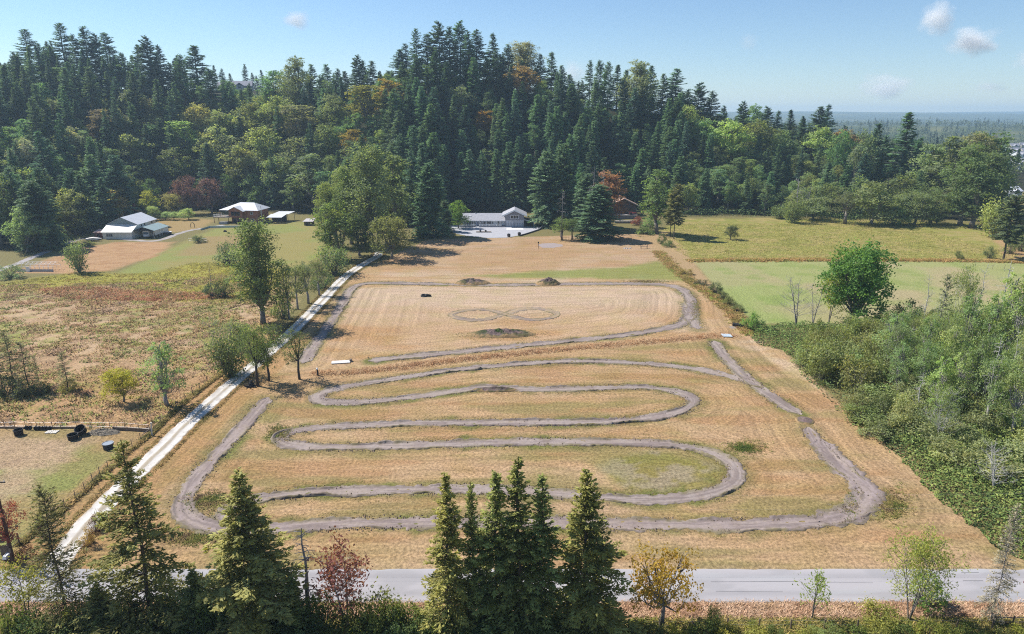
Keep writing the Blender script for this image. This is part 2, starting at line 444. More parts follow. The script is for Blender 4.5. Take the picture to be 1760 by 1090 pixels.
def blend(c, col, w):
    w = np.clip(w, 0, 1)[:, None]; return c*(1-w) + np.asarray(col)*w
def ground_color(x, y):
    n1 = fbm(x/23, y/23, 4, 2); n2 = fbm(x/6, y/6, 4, 3); n3 = fbm(x/1.8, y/1.8, 3, 4); n4 = fbm(x/55, y/38, 3, 6)
    sh = (n2-0.5)*5 + (n3-0.5)*2.0                     # ragged zone borders
    Zs = lambda k, soft=1.5, rag=1.0: sstep(-soft, soft, poly_sd(x, y, Z[k]) + sh*rag)
    STRAW, GOLD, PALE, OLIVE, GREEN = S(218,182,140), S(210,168,120), S(230,202,172), S(160,150,92), S(150,166,80)
    BROWN, RUST = S(168,132,96), S(186,120,78)
    c = np.tile(S(150,140,90), (len(x), 1))
    # far plain
    c = blend(c, S(96,110,72), sstep(520, 640, y)); c = blend(c, S(150,150,96), sstep(520, 640, y)*sstep(.56, .66, n4)*.7)
    # wood floor
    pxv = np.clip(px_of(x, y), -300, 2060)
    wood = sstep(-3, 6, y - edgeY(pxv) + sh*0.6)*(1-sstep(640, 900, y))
    # right meadows
    c = blend(c, S(176,172,92), Zs('rightrough')); c = blend(c, S(200,178,118), Zs('rightrough')*sstep(.45, .6, n2)*0.8); c = blend(c, S(150,150,70), Zs('rightrough')*sstep(.5, .62, n3)*0.5)
    rg = Zs('rightgreen', 0.8, .3)
    c = blend(c, S(188,190,124), rg); c = blend(c, S(204,188,142), rg*sstep(.42, .62, n1)); c = blend(c, S(150,172,86), rg*sstep(.5, .7, n2)*0.5)
    c = blend(c, S(150,182,88), rg*sstep(150, 172, y)*sstep(110, 40, x)*0.45)
    c = blend(c, S(208,170,124), Zs('rightdry'))
    # left
    m = Zs('meadow', 2)
    c = blend(c, S(214,178,138), m); c = blend(c, S(226,192,152), m*sstep(.45, .65, n2)); c = blend(c, S(164,138,108), m*sstep(.54, .70, n3)*0.5)
    c = blend(c, S(164,164,96), m*sstep(.50, .60, n1)*sstep(.38, .52, n2)*0.85); c = blend(c, S(178,180,88), m*sstep(.60, .68, fbm(x/9+5, y/5, 3, 33))*.7); c = blend(c, S(206,160,106), m*sstep(150, 115, y)*0.55)
    c = blend(c, S(188,180,84), Zs('yellowband', 3, 1.4)); c = blend(c, S(150,140,70), Zs('yellowband', 3)*sstep(.45, .6, n2)*0.8); c = blend(c, S(198,188,92), Zs('yellowband', 3)*sstep(.5, .62, n3)*0.6)
    c = blend(c, S(176,116,80), Zs('redband', 2.5, 1.2)*0.9)
    p = Zs('pasture', 1.0, .4)
    c = blend(c, S(184,160,108), p); c = blend(c, S(162,168,94), p*sstep(.36, .52, n1)*0.9); c = blend(c, S(206,168,120), p*sstep(.5, .7, n2)*0.6)
    c = blend(c, S(222,190,158), Zs('pasture_bare', 2.5, 1.2)*0.7*sstep(.36, .5, n2)); c = blend(c, S(190,160,130), Zs('pasture_bare', 2.5)*sstep(.5, .65, n3)*0.6)
    l = Zs('lawnleft', 1.5, .5)
    c = blend(c, S(166,170,96), l); c = blend(c, S(182,166,104), l*sstep(.42, .6, n1)*0.8); c = blend(c, S(184,158,110), Zs('lawntan', 2, .6)*0.85)
    c = blend(c, S(214,172,128), Zs('tanleft', 1.5, .7)); c = blend(c, S(188,140,98), Zs('tanleft', 1.5)*sstep(.48, .65, n3)*0.6)
    c = blend(c, S(190,162,110), Zs('tanlawn2', 1.5, .6))
    # the mown lot
    f = Zs('field', 0.8, .25)
    c = blend(c, STRAW, f); c = blend(c, PALE, f*sstep(.45, .66, n1)*0.8); c = blend(c, GOLD, f*sstep(.48, .66, fbm(x/14+9, y/5, 4, 8))*0.7)
    lo = Zs('lower', 1.5, .5)
    c = blend(c, S(212,174,130), lo*0.7); c = blend(c, OLIVE, lo*sstep(.48, .66, fbm(x/19+3, y/4.2, 4, 12))*0.62)
    c = blend(c, S(200,152,108), lo*sstep(.52, .68, fbm(x/16+31, y/3.6, 4, 15))*0.55)
    up = Zs('upperloop', 1.0, .3)
    c = blend(c, S(222,186,148), up*0.8); c = blend(c, S(208,162,114), up*sstep(.44, .64, fbm(x/24, y/9, 4, 16))*0.8); c = blend(c, S(232,204,176), up*sstep(160, 185, y)*0.75)
    c = blend(c, S(204,164,124), f*sstep(205, 240, y)*0.5)
    c = blend(c, GREEN, Zs('greenband', 2.5, .8)*0.75)
    sg = Zs('swirl_green', 1.5, 1.0)
    c = blend(c, S(150,150,72), sg*0.7); c = blend(c, S(190,172,146), sg*sstep(.46, .58, fbm(x/2.6+4, y/2.6, 4, 47))*0.75)
    c = blend(c, S(216,180,136), Zs('lanetan', 1.2, .4)*0.8)
    dd = np.full(len(x), 99.0); q_ = np.nonzero((y > 66) & (y < 190) & (x < 10) & (x > -110))[0]
    for i_ in q_: dd[i_] = kd_dr.find((x[i_], y[i_], 0))[2]
    ds = sstep(7.0, 5.6, dd + sh*.25)*sstep(168, 150, y)
    c = blend(c, S(208,164,114), ds*.9); c = blend(c, S(176,150,98), ds*sstep(.5, .66, n2)*.6)
    # verge and roadside below the road
    v = Zs('verge', 0.6, .15)
    c = blend(c, S(206,166,132), v); c = blend(c, S(176,134,102), v*sstep(.45, .62, n3)*0.8)
    under = sstep(59.8, 58.6, y + sh*0.2)
    c = blend(c, S(150,136,86), under); c = blend(c, S(110,112,58), under*sstep(.45, .6, n2)*0.8)
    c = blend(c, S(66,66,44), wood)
    return c, f, lo, up
gc, wf, wlo, wup = ground_color(gx, gy)
row = np.zeros(len(gx)); td = np.full(len(gx), 99.0)
for i in np.nonzero((gy > 62) & (gy < 330) & (np.abs(gx) < 150))[0]:
    td[i] = kd.find((gx[i], gy[i], 0))[2]
row = np.where(gy > 66, td, 0.0)
row = np.where((gy > 205), gy*0.8, row)
row = np.minimum(row, np.maximum(gy-66.5, 0)*1.0 + 0.0)
# worn, weedy margins beside the dirt track
near = sstep(3.2, 1.0, td + (fbm(gx/2.2, gy/2.2, 3, 21)-0.5)*3)
gc = blend(gc, S(140,132,84), near*wf*0.6)
gc = blend(gc, S(122,136,64), near*wf*sstep(.5, .65, fbm(gx/7, gy/7, 3, 22))*0.7)
rowamt = np.maximum(wf*0.95, 0.25*(gy > 60)*(gy < 345))
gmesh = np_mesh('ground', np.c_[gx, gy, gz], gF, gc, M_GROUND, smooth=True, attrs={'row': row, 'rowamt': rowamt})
tag(link('ground', gmesh), kind='structure')

# ------------------------------------------------------------------ strips laid on the ground
def strip(name, path, width, prof, colf, mat, seed=0, n=19, wobble=0.4, kind='structure', lift=0.0, taper=True):
    """a band along path; prof(u, s) height over ground, u in -1..1; edges sink below the ground so the border is ragged"""
    P = np.asarray(path); m = len(P)
    T = np.gradient(P, axis=0); T /= np.linalg.norm(T, axis=1)[:, None]+1e-9
    Nn = np.c_[-T[:, 1], T[:, 0]]
    s = np.r_[0, np.cumsum(np.linalg.norm(np.diff(P, axis=0), axis=1))]
    u = np.linspace(-1, 1, n)
    wv = width/2*(1 + wobble*(fbm(s/5, s*0+seed, 3, seed)-0.5)*2 + wobble*.45*(fbm(s/.9, s*0+seed, 2, seed+7)-.5)*2)
    if taper: wv = wv*np.clip(np.minimum(s, s[-1]-s)/1.5, 0.25, 1)
    XY = P[:, None, :] + Nn[:, None, :]*(u[None, :, None]*wv[:, None, None])
    X, Y = XY[..., 0], XY[..., 1]
    U = np.broadcast_to(u, X.shape); Ss = np.broadcast_to(s[:, None], X.shape)
    h = prof(U, Ss, X, Y)
    V = np.c_[X.ravel(), Y.ravel(), (terr(X, Y)+h+lift).ravel()]
    a = (np.arange(m-1)[:, None]*n + np.arange(n-1)[None]).ravel()
    F = np.stack([a, a+n, a+n+1, a+1], 1)
    col = colf(U.ravel(), Ss.ravel(), X.ravel(), Y.ravel())
    return tag(link(name, np_mesh(name, V, F, col, mat, smooth=True)), kind=kind)
def dirt_prof(seed, berm=0.16):
    def f(U, s, X, Y):
        e = np.abs(U)
        nz = fbm(X/0.7, Y/0.7, 3, seed)-0.5; big = fbm(X/4, Y/4, 2, seed+3)
        return 0.03 + 0.10*nz*(e < .75) + 0.07*(fbm(U*4.2+seed, s/7, 3, seed+6)-.5) + berm*np.exp(-((e-0.78)/0.14)**2)*(0.15+1.7*np.clip(big-0.36, 0, 1)*2)*(0.5+1.4*(nz+0.5)) - 0.32*sstep(0.80, 1.0, e + nz*0.95)
    return f
def dirt_col(seed, base=(194,178,170)):
    def f(U, s, X, Y):
        n = fbm(X/2.5, Y/2.5, 4, seed); n2 = fbm(X/0.7, Y/0.7, 3, seed+9)
        c = np.tile(S(*base), (len(X), 1))
        c = blend(c, S(174,156,150), sstep(.45, .65, n)*0.8); c = blend(c, S(190,172,156), sstep(.55, .75, n2)*0.6)
        c = blend(c, S(132,120,90), sstep(.55, .9, np.abs(U)+(n2-.5)*1.0)*0.8)
        rut = fbm(U*4.2+seed, s/7, 3, seed+6); c = blend(c, S(156,140,134), sstep(.5, .66, rut)*.7); c = blend(c, S(198,180,166), sstep(.48, .34, rut)*.5)
        c = blend(c, S(150,140,92), sstep(.5, .62, fbm(X/3+7, Y/3, 3, seed+4))*sstep(.2, .8, np.abs(U))*0.55)
        return c
    return f
strip('dirt_track', T_TOP, 3.6, dirt_prof(31), dirt_col(31), M_DIRT, 31)
strip('dirt_track', T_LINK, 4.6, dirt_prof(32, .05), dirt_col(32), M_DIRT, 32, lift=0.012)
strip('dirt_track', T_OUT, 3.4, dirt_prof(33, .1), dirt_col(33, (198,182,172)), M_DIRT, 33, wobble=.15)
strip('dirt_track', T_OUTB, 3.1, dirt_prof(34), dirt_col(34, (194,176,170)), M_DIRT, 34)
strip('dirt_track', gpath([(1408,756),(1430,785),(1454,808),(1481,832),(1490,851),(1476,871),(1446,886),(1400,895)]), 4.6, dirt_prof(37, .10), dirt_col(37, (194,176,172)), M_DIRT, 37, lift=0.012)
strip('dirt_track', T_SNAKE, 2.9, dirt_prof(35, .22), dirt_col(35, (196,180,172)), M_DIRT, 35, lift=0.006)
strip('dirt_track', T_EIGHT, 3.0, dirt_prof(36, .07), dirt_col(36, (206,180,142)), M_DIRT, 36, taper=False)

def gravel_col(U, s, X, Y):
    n = fbm(X/1.5, Y/1.5, 4, 41)
    c = np.tile(S(236,230,222,.66), (len(X), 1))
    e = np.abs(U + (fbm(s/6, s*0, 2, 42)-.5)*.2)
    c = blend(c, S(190,172,140), sstep(.26, .10, e + (n-.5)*.25)*0.8)
    c = blend(c, S(196,170,130), sstep(.72, .95, e + (n-.5)*.5)*0.9)
    return blend(c, S(206,198,190), sstep(.5, .7, n)*0.5)
strip('gravel_driveway', P_DRIVE, 3.6, lambda U, s, X, Y: 0.03+0.03*np.cos(U*7)-0.3*sstep(.85, 1, np.abs(U)+(fbm(X, Y, 2, 43)-.5)*.2), gravel_col, M_GRAVEL, 40, wobble=.08, taper=False)
strip('gravel_lane', P_LANE, 3.4, lambda U, s, X, Y: 0.04-0.3*sstep(.85, 1, np.abs(U)+(fbm(X, Y, 2, 43)-.5)*.2),
      lambda U, s, X, Y: blend(np.tile(S(206,198,196), (len(X), 1)), S(176,166,150), sstep(.45, .7, fbm(X/3, Y/3, 3, 44))*.7), M_GRAVEL, 45, wobble=.1, taper=False)

# the public road: faded grey chip seal, worn gravel edges, crown in the middle
rx = np.linspace(-170, 170, 341); yc, hw = 64.35, 2.62
def road_col(U, s, X, Y):
    n = fbm(X/9, Y/1.2, 4, 51); n2 = fbm(X/1.2, Y/1.2, 3, 52)
    c = np.tile(S(214,209,211), (len(X), 1))
    wheel = np.exp(-((np.abs(U)-0.48)/0.16)**2)
    c = blend(c, S(192,188,190), wheel*0.75*(0.5+1.0*n)); c = blend(c, S(184,182,184), sstep(.56, .64, fbm(X/5+3, Y/2.2, 3, 57))*.45); c = blend(c, S(218,218,220), sstep(.5, .75, n)*.5)
    return blend(c, S(214,196,176), sstep(.88, 1.0, np.abs(U)+(n2-.5)*.22)*.9)
strip('road', np.c_[rx, yc + 0.0*rx], 2*hw+0.9, lambda U, s, X, Y: 0.05 + 0.05*(1-U*U) - 0.35*sstep(.9, 1.0, np.abs(U)+(fbm(X/1.5, Y/1.5, 2, 53)-.5)*.12), road_col, vcol_mat('chip_seal', 9.0, 0.07, 0.2, 0.01), 50, n=23, wobble=.02, taper=False)
M_TAR = plain('tar', S(140,138,140), 0.6, 0.1)
def seam(x0, x1, y, wd):
    xs_ = np.linspace(x0, x1, 24); yy = y + 0.05*np.sin(xs_*0.31+y*5)
    hh = 0.106 + 0.05*(-(((yy-yc)/(hw+.45))**2))
    V = np.r_[np.c_[xs_, yy-wd/2, hh+terr(xs_, yy)], np.c_[xs_, yy+wd/2, hh+terr(xs_, yy)]]
    k = np.arange(23); F = np.stack([k, k+1, k+25, k+24], 1)
    tag(link('tar_seam', np_mesh('tar_seam', V, F, mat=M_TAR)), kind='structure')
seam(G(1222,1001)[0], G(1372,1001)[0], G(1222,1001)[1], .07); seam(G(1230,1018)[0], G(1345,1018)[0], G(1230,1018)[1], .05)
seam(G(1652,985)[0], G(1682,985)[0], G(1652,985)[1], .08); seam(G(1655,1000)[0], G(1690,1000)[0], G(1655,1000)[1], .08)
seam(G(1420,1003)[0], G(1500,1003)[0], G(1420,1003.5)[1], .05)

# mounds of dug soil: uneven heaps with clods
def mound(label, px, py, wpx, h, depth, seed, weeds=0.0):
    x0, y0 = G(px, py); wx = wpx/2/FPX*(y0*CP+CAM_H*SP)
    n = 61; u, v = np.meshgrid(np.linspace(-1, 1, n), np.linspace(-1, 1, n))
    r = np.sqrt(u*u+v*v)
    X, Y = x0+u*wx, y0+v*depth
    nz = fbm(X/2.2, Y/2.2, 4, seed); n2 = fbm(X/0.6, Y/0.6, 3, seed+1)
    hh = h*np.clip(1-r, 0, 1)**0.75*(0.45+1.2*nz) + 0.38*(n2-.5)*np.clip(1.6-1.6*r, 0, 1)*min(h, 1.6) - 0.25*sstep(.8, 1.05, r+(nz-.5)*.3)
    c = np.tile(S(150,128,124), (n*n, 1)); c = blend(c, S(108,90,88), sstep(.4, .6, nz.ravel())); c = blend(c, S(160,140,130), sstep(.55, .75, n2.ravel())*.6)
    c = blend(c, S(128,122,84), sstep(.5, .8, r.ravel()+(nz.ravel()-.5)*.6)); c = blend(c, S(200,166,122), sstep(.66, .92, r.ravel()+(n2.ravel()-.5)*.7)); c = blend(c, S(74,96,44), weeds*sstep(.48, .6, fbm(X/1.6, Y/1.6, 3, seed+5)).ravel()*sstep(.9, .3, r).ravel())
    a = (np.arange(n-1)[:, None]*n+np.arange(n-1)[None]).ravel()
    me = np_mesh('dirt_mound', np.c_[X.ravel(), Y.ravel(), (terr(X, Y)+hh).ravel()], np.stack([a, a+1, a+n+1, a+n], 1), c, M_DIRT, smooth=False)
    tag(link('dirt_mound', me), label, 'mound', 'dirt mounds around the track')
mound('long low dirt mound left of the peaked one beyond the upper loop', 812, 487, 66, 1.6, 3.0, 61, .4)
mound('peaked purple brown dirt mound at the far end of the upper loop', 942, 488, 46, 1.9, 3.2, 62)
mound('broad weedy dirt mound in front of the figure eight track', 862, 575, 124, 1.5, 3.0, 63, 1.0)
mound('small jump mound in the gap of the right hand track', 1383, 723, 34, 0.55, 1.8, 64, .2)
mound('low berm mound in the middle of the upper snaking track', 850, 671, 90, 0.7, 1.1, 65, .3)

# ------------------------------------------------------------------ buildings
M_WHITE = plain('white_paint', (.80,.80,.80), .5, .04, .8)
M_WHITEMETAL = ribbed('white_metal', (.62,.62,.60), 0, .4)
M_GALV = ribbed('galvanised_roof', (.62,.63,.66), 0, .45, .4)
M_GALVY = ribbed('galvanised_roof_side', (.60,.61,.64), 1, .45, .4)
M_GREENROOF = ribbed('sea_green_roof', (.28,.36,.36), 1, .45, .45)
M_GREENWALL = ribbed('sea_green_wall', (.24,.30,.30), 0, .35, .5)
M_SHINGLE = plain('grey_shingle', (.34,.34,.37), .85, .14, 1.2, .2, 0, .5)
M_GREYWALL = ribbed('grey_siding', (.24,.23,.25), 2, .2, .6)
M_DARKWIN = plain('window_glass', (.012,.016,.022), .08, .05, 1, .6)
M_DARK = plain('dark_shade', (.02,.02,.024), .8, .1)  # near-black of dark objects, and of painted shade in the open bay
M_CEDARWALL = ribbed('red_cedar_siding', (.31,.125,.075), 2, .22, .6)
M_LOG = ribbed('dark_log_wall', (.13,.075,.052), 2, .3, .8)
M_CONC = plain('concrete', (.36,.36,.385), .85, .1, .8, .2, 0, .2)
M_CONC2 = plain('pale_concrete', (.62,.61,.60), .85, .08, 1.5)
M_WOOD = plain('weathered_wood', (.17,.13,.10), .85, .25, 3)
M_PALEWOOD = plain('pale_boards', (.55,.52,.47), .8, .12, 3)
M_BRICKRED = plain('red_brown_shed', (.16,.065,.055), .8, .15)
M_PINKROOF = plain('faded_pink_roof', (.48,.33,.29), .7, .12)
M_RUBBER = plain('black_rubber', (.018,.018,.02), .7, .2)
M_GREYROOF = plain('dusk_grey_roof', (.30,.30,.33), .8, .1)
M_CREAM = plain('cream_siding', (.48,.44,.38), .7, .06)
M_REDPAINT = plain('red_paint', (.25,.035,.03), .35, .05, 1, .5)
M_STEEL = plain('steel', (.35,.36,.38), .4, .1, 2, .5, .7)

def window(parent, x0, x1, z0, z1, y, mat=M_WHITE, mull=1, out=-1, axis='y', fr=.14, rows_=1):
    """frame with mullions proud of the wall, pane set back; axis 'y' = faces along y at plane y"""
    m = MB(); d = .06*out
    def bx(mb, a0, a1, b0, b1, p, q):
        if axis == 'y': mb.box(a0, a1, min(p, q), max(p, q), b0, b1)
        else: mb.box(min(p, q), max(p, q), a0, a1, b0, b1)
    bx(m, x0-fr, x0, z0-fr, z1+fr, y, y+d); bx(m, x1, x1+fr, z0-fr, z1+fr, y, y+d)
    bx(m, x0, x1, z1, z1+fr, y, y+d); bx(m, x0, x1, z0-fr, z0, y, y+d)
    for k in range(1, mull):
        xm = x0+(x1-x0)*k/mull; bx(m, xm-fr*.4, xm+fr*.4, z0, z1, y, y+d*.9)
    for k in range(1, rows_):
        zm = z0+(z1-z0)*k/rows_; bx(m, x0, x1, zm-fr*.3, zm+fr*.3, y, y+d*.8)
    f = m.build('window', mat, parent)
    g = MB(); bx(g, x0, x1, z0, z1, y+d*.15, y+d*.35); g.build('pane', M_DARKWIN, f)
    return f
def rail(parent, pts, h, mat, name='railing', post=1.6, baluster=.35):
    m = MB()
    for a, b in zip(pts[:-1], pts[1:]):
        a, b = Vector(a), Vector(b); L = (b-a).length
        for dz in (h, h*.15): m.tube([a+Vector((0,0,dz)), b+Vector((0,0,dz))], .05, 4)
        for k in range(int(L/post)+1): p = a.lerp(b, min(1, k*post/L)); m.tube([p, p+Vector((0,0,h+.05))], .06, 4)
        for k in range(int(L/baluster)): p = a.lerp(b, k*baluster/L); m.tube([p+Vector((0,0,h*.15)), p+Vector((0,0,h))], .022, 3)
    return m.build(name, mat, parent)

# --- white ranch house with a tall gabled garage wing
hx, hy = G(884.5, 390)
H = thing('ranch_house', 'long white ranch house with grey roof and tall gabled garage wing', 'house', (hx, hy, 0))
sc_ = (hy*CP+CAM_H*SP)/FPX     # metres per photo pixel here
gw = 16.2*sc_
MB().solid([(-gw,0,-.3),(gw,0,-.3),(gw,9.5,-.3),(-gw,9.5,-.3)], [(-gw,0,6.0),(gw,0,6.0),(gw,9.5,6.0),(-gw,9.5,6.0)]).build('garage_wall', M_GREYWALL, H)
MB().solid([(-gw,.004,6.0),(gw,.004,6.0),(0,.004,8.0)], [(-gw,9.5,6.0),(gw,9.5,6.0),(0,9.5,8.0)]).build('gable', M_GREYWALL, H)
rf = MB(); ov = 1.35
for s in (-1, 1):
    e = s*(gw+ov); ez = 6.0-ov*2.0/gw+.12
    rf.slab([(0,-1.3,8.2),(e,-1.3,ez+.05),(e,10.3,ez+.05),(0,10.3,8.2)] if s < 0 else [(e,-1.3,ez+.05),(0,-1.3,8.2),(0,10.3,8.2),(e,10.3,ez+.05)], .16)
roof = rf.build('garage_roof', M_SHINGLE, H)
fs = MB()
for s in (-1, 1):
    e = s*(gw+ov); ez = 6.0-ov*2.0/gw
    fs.solid([(0,-1.42,7.55),(e,-1.42,ez-.5),(e,-1.42,ez+.24),(0,-1.42,8.3)], [(0,-1.3,7.55),(e,-1.3,ez-.5),(e,-1.3,ez+.24),(0,-1.3,8.3)])
fs.build('bargeboard', M_WHITE, roof)
for k in range(3): window(H, -1.75+k*1.25, -.75+k*1.25, 3.9, 5.35, -.01, fr=.17)
fr_ = MB().box(-gw-.05, gw+.05, -.1, .0, 2.75, 2.95); fr_.build('door_lintel', M_WHITE, H)
for s in (-1, 1):
    a, b = (-gw+.35, -.2) if s < 0 else (.2, gw-.35)
    d = MB()
    nr, ncol = 4, 5
    for k in range(nr+1): zz = .05+2.55*k/nr; d.box(a, b, -.12, -.02, zz-.05, zz+.05)
    for k in range(ncol+1): xx = a+(b-a)*k/ncol; d.box(xx-.06, xx+.06, -.115, -.022, 0, 2.65)
    dd = d.build('garage_door', M_WHITE, H)
    for k in range(nr):
        for j in range(ncol):
            MB().box(a+(b-a)*j/ncol+.06, a+(b-a)*(j+1)/ncol-.06, -.08, -.03, .05+2.55*k/nr+.05, .05+2.55*(k+1)/nr-.05).build('pane', plain('frosted_pane', (.30,.31,.35), .25, .1) if (k, j, s) == (0, 0, -1) else bpy.data.materials['frosted_pane'], dd)
# main wing
x0, x1 = -90*sc_, -gw-.02
yf = 1.6
MB().box(x0, x1, yf, 10.5, -.3, 3.0).build('wall', M_WHITE, H)
r2 = MB()
r2.slab([(x0-.6, yf-1.5, 2.95), (x1, yf-1.5, 2.95), (x1, 6.4, 5.6), (x0-.6, 6.4, 5.6)], .2)
r2.slab([(x0-.6, 6.4, 5.6), (x1, 6.4, 5.6), (x1, 11.4, 2.95), (x0-.6, 11.4, 2.95)], .2)
rr = r2.build('roof', M_SHINGLE, H)
MB().box(x0+3.2, x0+4.2, 3.6, 4.5, 3.9, 4.75).build('skylight', M_WHITE, rr)
MB().box(x0+5.8, x0+6.1, 6.0, 6.3, 5.4, 6.1).build('flue', M_STEEL, rr)
MB().box(x0-.6, x1, yf-1.62, yf-1.5, 2.62, 2.96).build('fascia', M_WHITE, rr)
wl_ = [(0.8,1.6),(2.0,2.8),(3.2,4.0),(4.4,6.2),(8.2,11.0),(11.6,14.4),(16.6,17.3),(17.7,18.4)]
L_ = x1-x0
for a, b in wl_:
    if b < L_-.3: window(H, x0+a, x0+b, 1.0 if b-a > 1.5 else .7, 2.45, yf-.01, mull=3 if b-a > 1.5 else 1)
MB().box(x0+6.6, x0+7.6, yf-.08, yf-.005, 0.5, 2.5).build('door', plain('lilac_door', (.42,.42,.52), .5, .05), H)
for k in range(5): MB().box(x0+1.2+k*4.2, x0+1.4+k*4.2, yf-1.4, yf-1.2, .5, 2.75).build('porch_post', M_WHITE, H)
MB().box(x0-1, x1-.05, -1.2, yf-.02, -.2, .5).build('deck', plain('grey_deck', (.22,.22,.25), .7, .1), H)
rail(H, [(x0-1, -1.15, .5), (x0+6.3, -1.15, .5)], .95, M_WHITE); rail(H, [(x0+8.2, -1.15, .5), (x1-1.5, -1.15, .5)], .95, M_WHITE)
for k in range(4): MB().box(x0+6.4, x0+8.1, -1.2-.32*(k+1), -1.202-.32*k, -.2, .5-.13*(k+1)).build('step', M_CONC2, H)
# lean-to carport on the right
lt = MB().slab([(gw+.02, 0, 3.5), (gw+4.9, 0, 2.5), (gw+4.9, 8, 2.5), (gw+.02, 8, 3.5)], .15).build('carport_roof', plain('dark_roof', (.07,.07,.08), .8, .1), H)
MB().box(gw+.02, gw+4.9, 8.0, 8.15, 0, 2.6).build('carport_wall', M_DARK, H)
for yy in (.1, 4.0): MB().box(gw+4.6, gw+4.8, yy, yy+.2, 0, 2.4).build('carport_post', M_WHITE, H)
MB().slab([(gw+.05,-.12,3.45),(gw+5.0,-.12,2.44),(gw+5.0,0,2.44),(gw+.05,0,3.45)], .22).build('carport_fascia', M_WHITE, H)

# forecourt, kerb wall and the ramp
def slabpoly(name, pix, mat, h, kind='structure', base=-.25):
    P = [G(*p) for p in pix]
    m = MB().solid([(a, b, tz(a, b)+base) for a, b in P][::-1], [(a, b, tz(a, b)+h) for a, b in P][::-1])
    o = m.build(name, mat)
    return tag(o, kind=kind) if kind else o
slabpoly('forecourt', [(767,391),(772,397),(785,402),(805,406),(840,409.3),(872,408.6),(900,403.5),(925,396),(938,390),(925,387.5),(870,389.4),(838,388.6),(800,387.5),(776,388)], M_CONC, .07)
slabpoly('concrete_ramp', [(871,392.5),(899,392.2),(900,395.3),(870,395.6)], M_CONC2, .11)
rw = thing('retaining_wall', 'dark low kerb wall curving round the right of the grey forecourt', 'wall', (*G(905,402.6), 0))
kb = MB(); o0 = np.array(G(905,402.6))
kp = [np.array(G(*p))-o0 for p in [(893,406.2),(905,402.8),(915,399.6),(925,396.2),(938,390.5)]]
for a, b in zip(kp[:-1], kp[1:]):
    n = np.array([-(b-a)[1], (b-a)[0]]); n /= np.linalg.norm(n); n *= .18
    kb.solid([(*(a-n), -.2), (*(b-n), -.2), (*(b+n), -.2), (*(a+n), -.2)], [(*(a-n), .5), (*(b-n), .5), (*(b+n), .5), (*(a+n), .5)])
kb.build('kerb', M_DARK, rw)
def arbor(px, label):
    x, y = G(px, 392.3); t = thing('gate_post', label, 'post', (x, y, .07), 0, 'white gate posts before the porch')
    MB().box(-.1,.1,-.1,.1,0,2.5).build('post', M_WHITE, t); MB().box(-.16,.16,-.16,.16,2.5,2.65).build('cap', M_WHITE, t)
arbor(818.5, 'left white gate post before the porch steps of the ranch house'); arbor(826.5, 'right white gate post before the porch steps of the ranch house')
def planter(px, py, label, w=.5, box=None):
    x, y = G(px, py); t = thing('planter', label, 'planter', (x, y, .07))
    if box:
        MB().box(-box,box,-.5,.5,0,.35).build('box', M_WOOD, t)
        for s in (-.45, .25): MB().tube([(s*box,0,.352),(s*box,0,.9),(s*box,0,1.1)], [.3,.5,.1], 7).build('shrub', M_DARK, t)
    else:
        MB().tube([(0,0,0),(0,0,.8),(0,0,1.0)], [w*.7,w,w*.9], 10).build('tub', plain('brown_tub', (.06,.045,.04), .7, .1), t)
        MB().tube([(0,0,1.0),(0,0,1.25),(0,0,1.5)], [w*.8,w*.9,.1], 8).build('shrub', M_DARK, t)
planter(831.5, 399.6, 'long low timber planter with two small shrubs on the grey forecourt', box=3.4)
planter(874.5, 407.5, 'left brown tub at the front edge of the grey forecourt', .8); planter(892.5, 405, 'right brown tub at the end of the dark kerb wall', .8)

# --- metal barn with lean-tos and an open bay that shelters a motorhome
bx0, by0 = G(177.5, 411.3); bw = G(227.5, 411.3)[0]-bx0
B = thing('metal_barn', 'pale metal barn with white front lean-to and sea green side bay', 'barn', (bx0, by0, 0))
MB().solid([(0,0,-.3),(bw,0,-.3),(bw,5,-.3),(0,5,-.3)], [(0,0,3.1),(bw,0,3.1),(bw,5,5.2),(0,5,5.2)]).build('lean_to_wall', ribbed('cream_metal_wall', (.70,.68,.63), 0, .3), B)
MB().slab([(-.4,-.5,3.0),(bw+.4,-.5,3.0),(bw+.4,4.98,5.5),(-.4,4.98,5.5)], .12).build('lean_to_roof', M_WHITEMETAL, B)
window(B, 1.6, 4.2, 1.1, 2.3, -.01, mull=3, fr=.1)
D_ = 21.0
MB().box(.02, bw-.02, 5.004, D_, -.3, 5.6).build('wall', bpy.data.materials['cream_metal_wall'], B)
MB().solid([(.02,5.0,5.6),(bw-.02,5.0,5.6),(bw/2,5.0,8.4)], [(.02,D_,5.6),(bw-.02,D_,5.6),(bw/2,D_,8.4)]).build('gable', M_GREENWALL, B)
mr_ = MB()
mr_.slab([(bw/2,4.6,8.6),(bw+.7,4.6,5.5),(bw+.7,D_+.4,5.5),(bw/2,D_+.4,8.6)][::-1], .12); mr_.slab([(-.7,4.6,5.5),(bw/2,4.6,8.6),(bw/2,D_+.4,8.6),(-.7,D_+.4,5.5)][::-1], .12)
mr_.build('roof', M_GALVY, B)
for yy in (8.4, 11.0, 17.2): window(B, yy, yy+.9, 4.3, 5.0, bw-.01, mat=M_DARK, out=1, axis='x', fr=.06)
cw = 8.6; cx = bw+.02; cz = 3.4; cp = 4.9
sl = MB(); sl.slab([(cx+cw/2,1.2,cp+.1),(cx+cw+.5,1.2,cz),(cx+cw+.5,14.5,cz),(cx+cw/2,14.5,cp+.1)][::-1], .1); sl.slab([(cx,1.2,cz+.1),(cx+cw/2,1.2,cp+.1),(cx+cw/2,14.5,cp+.1),(cx,14.5,cz+.1)][::-1], .1)
sl.build('bay_roof', M_GREENROOF, B)
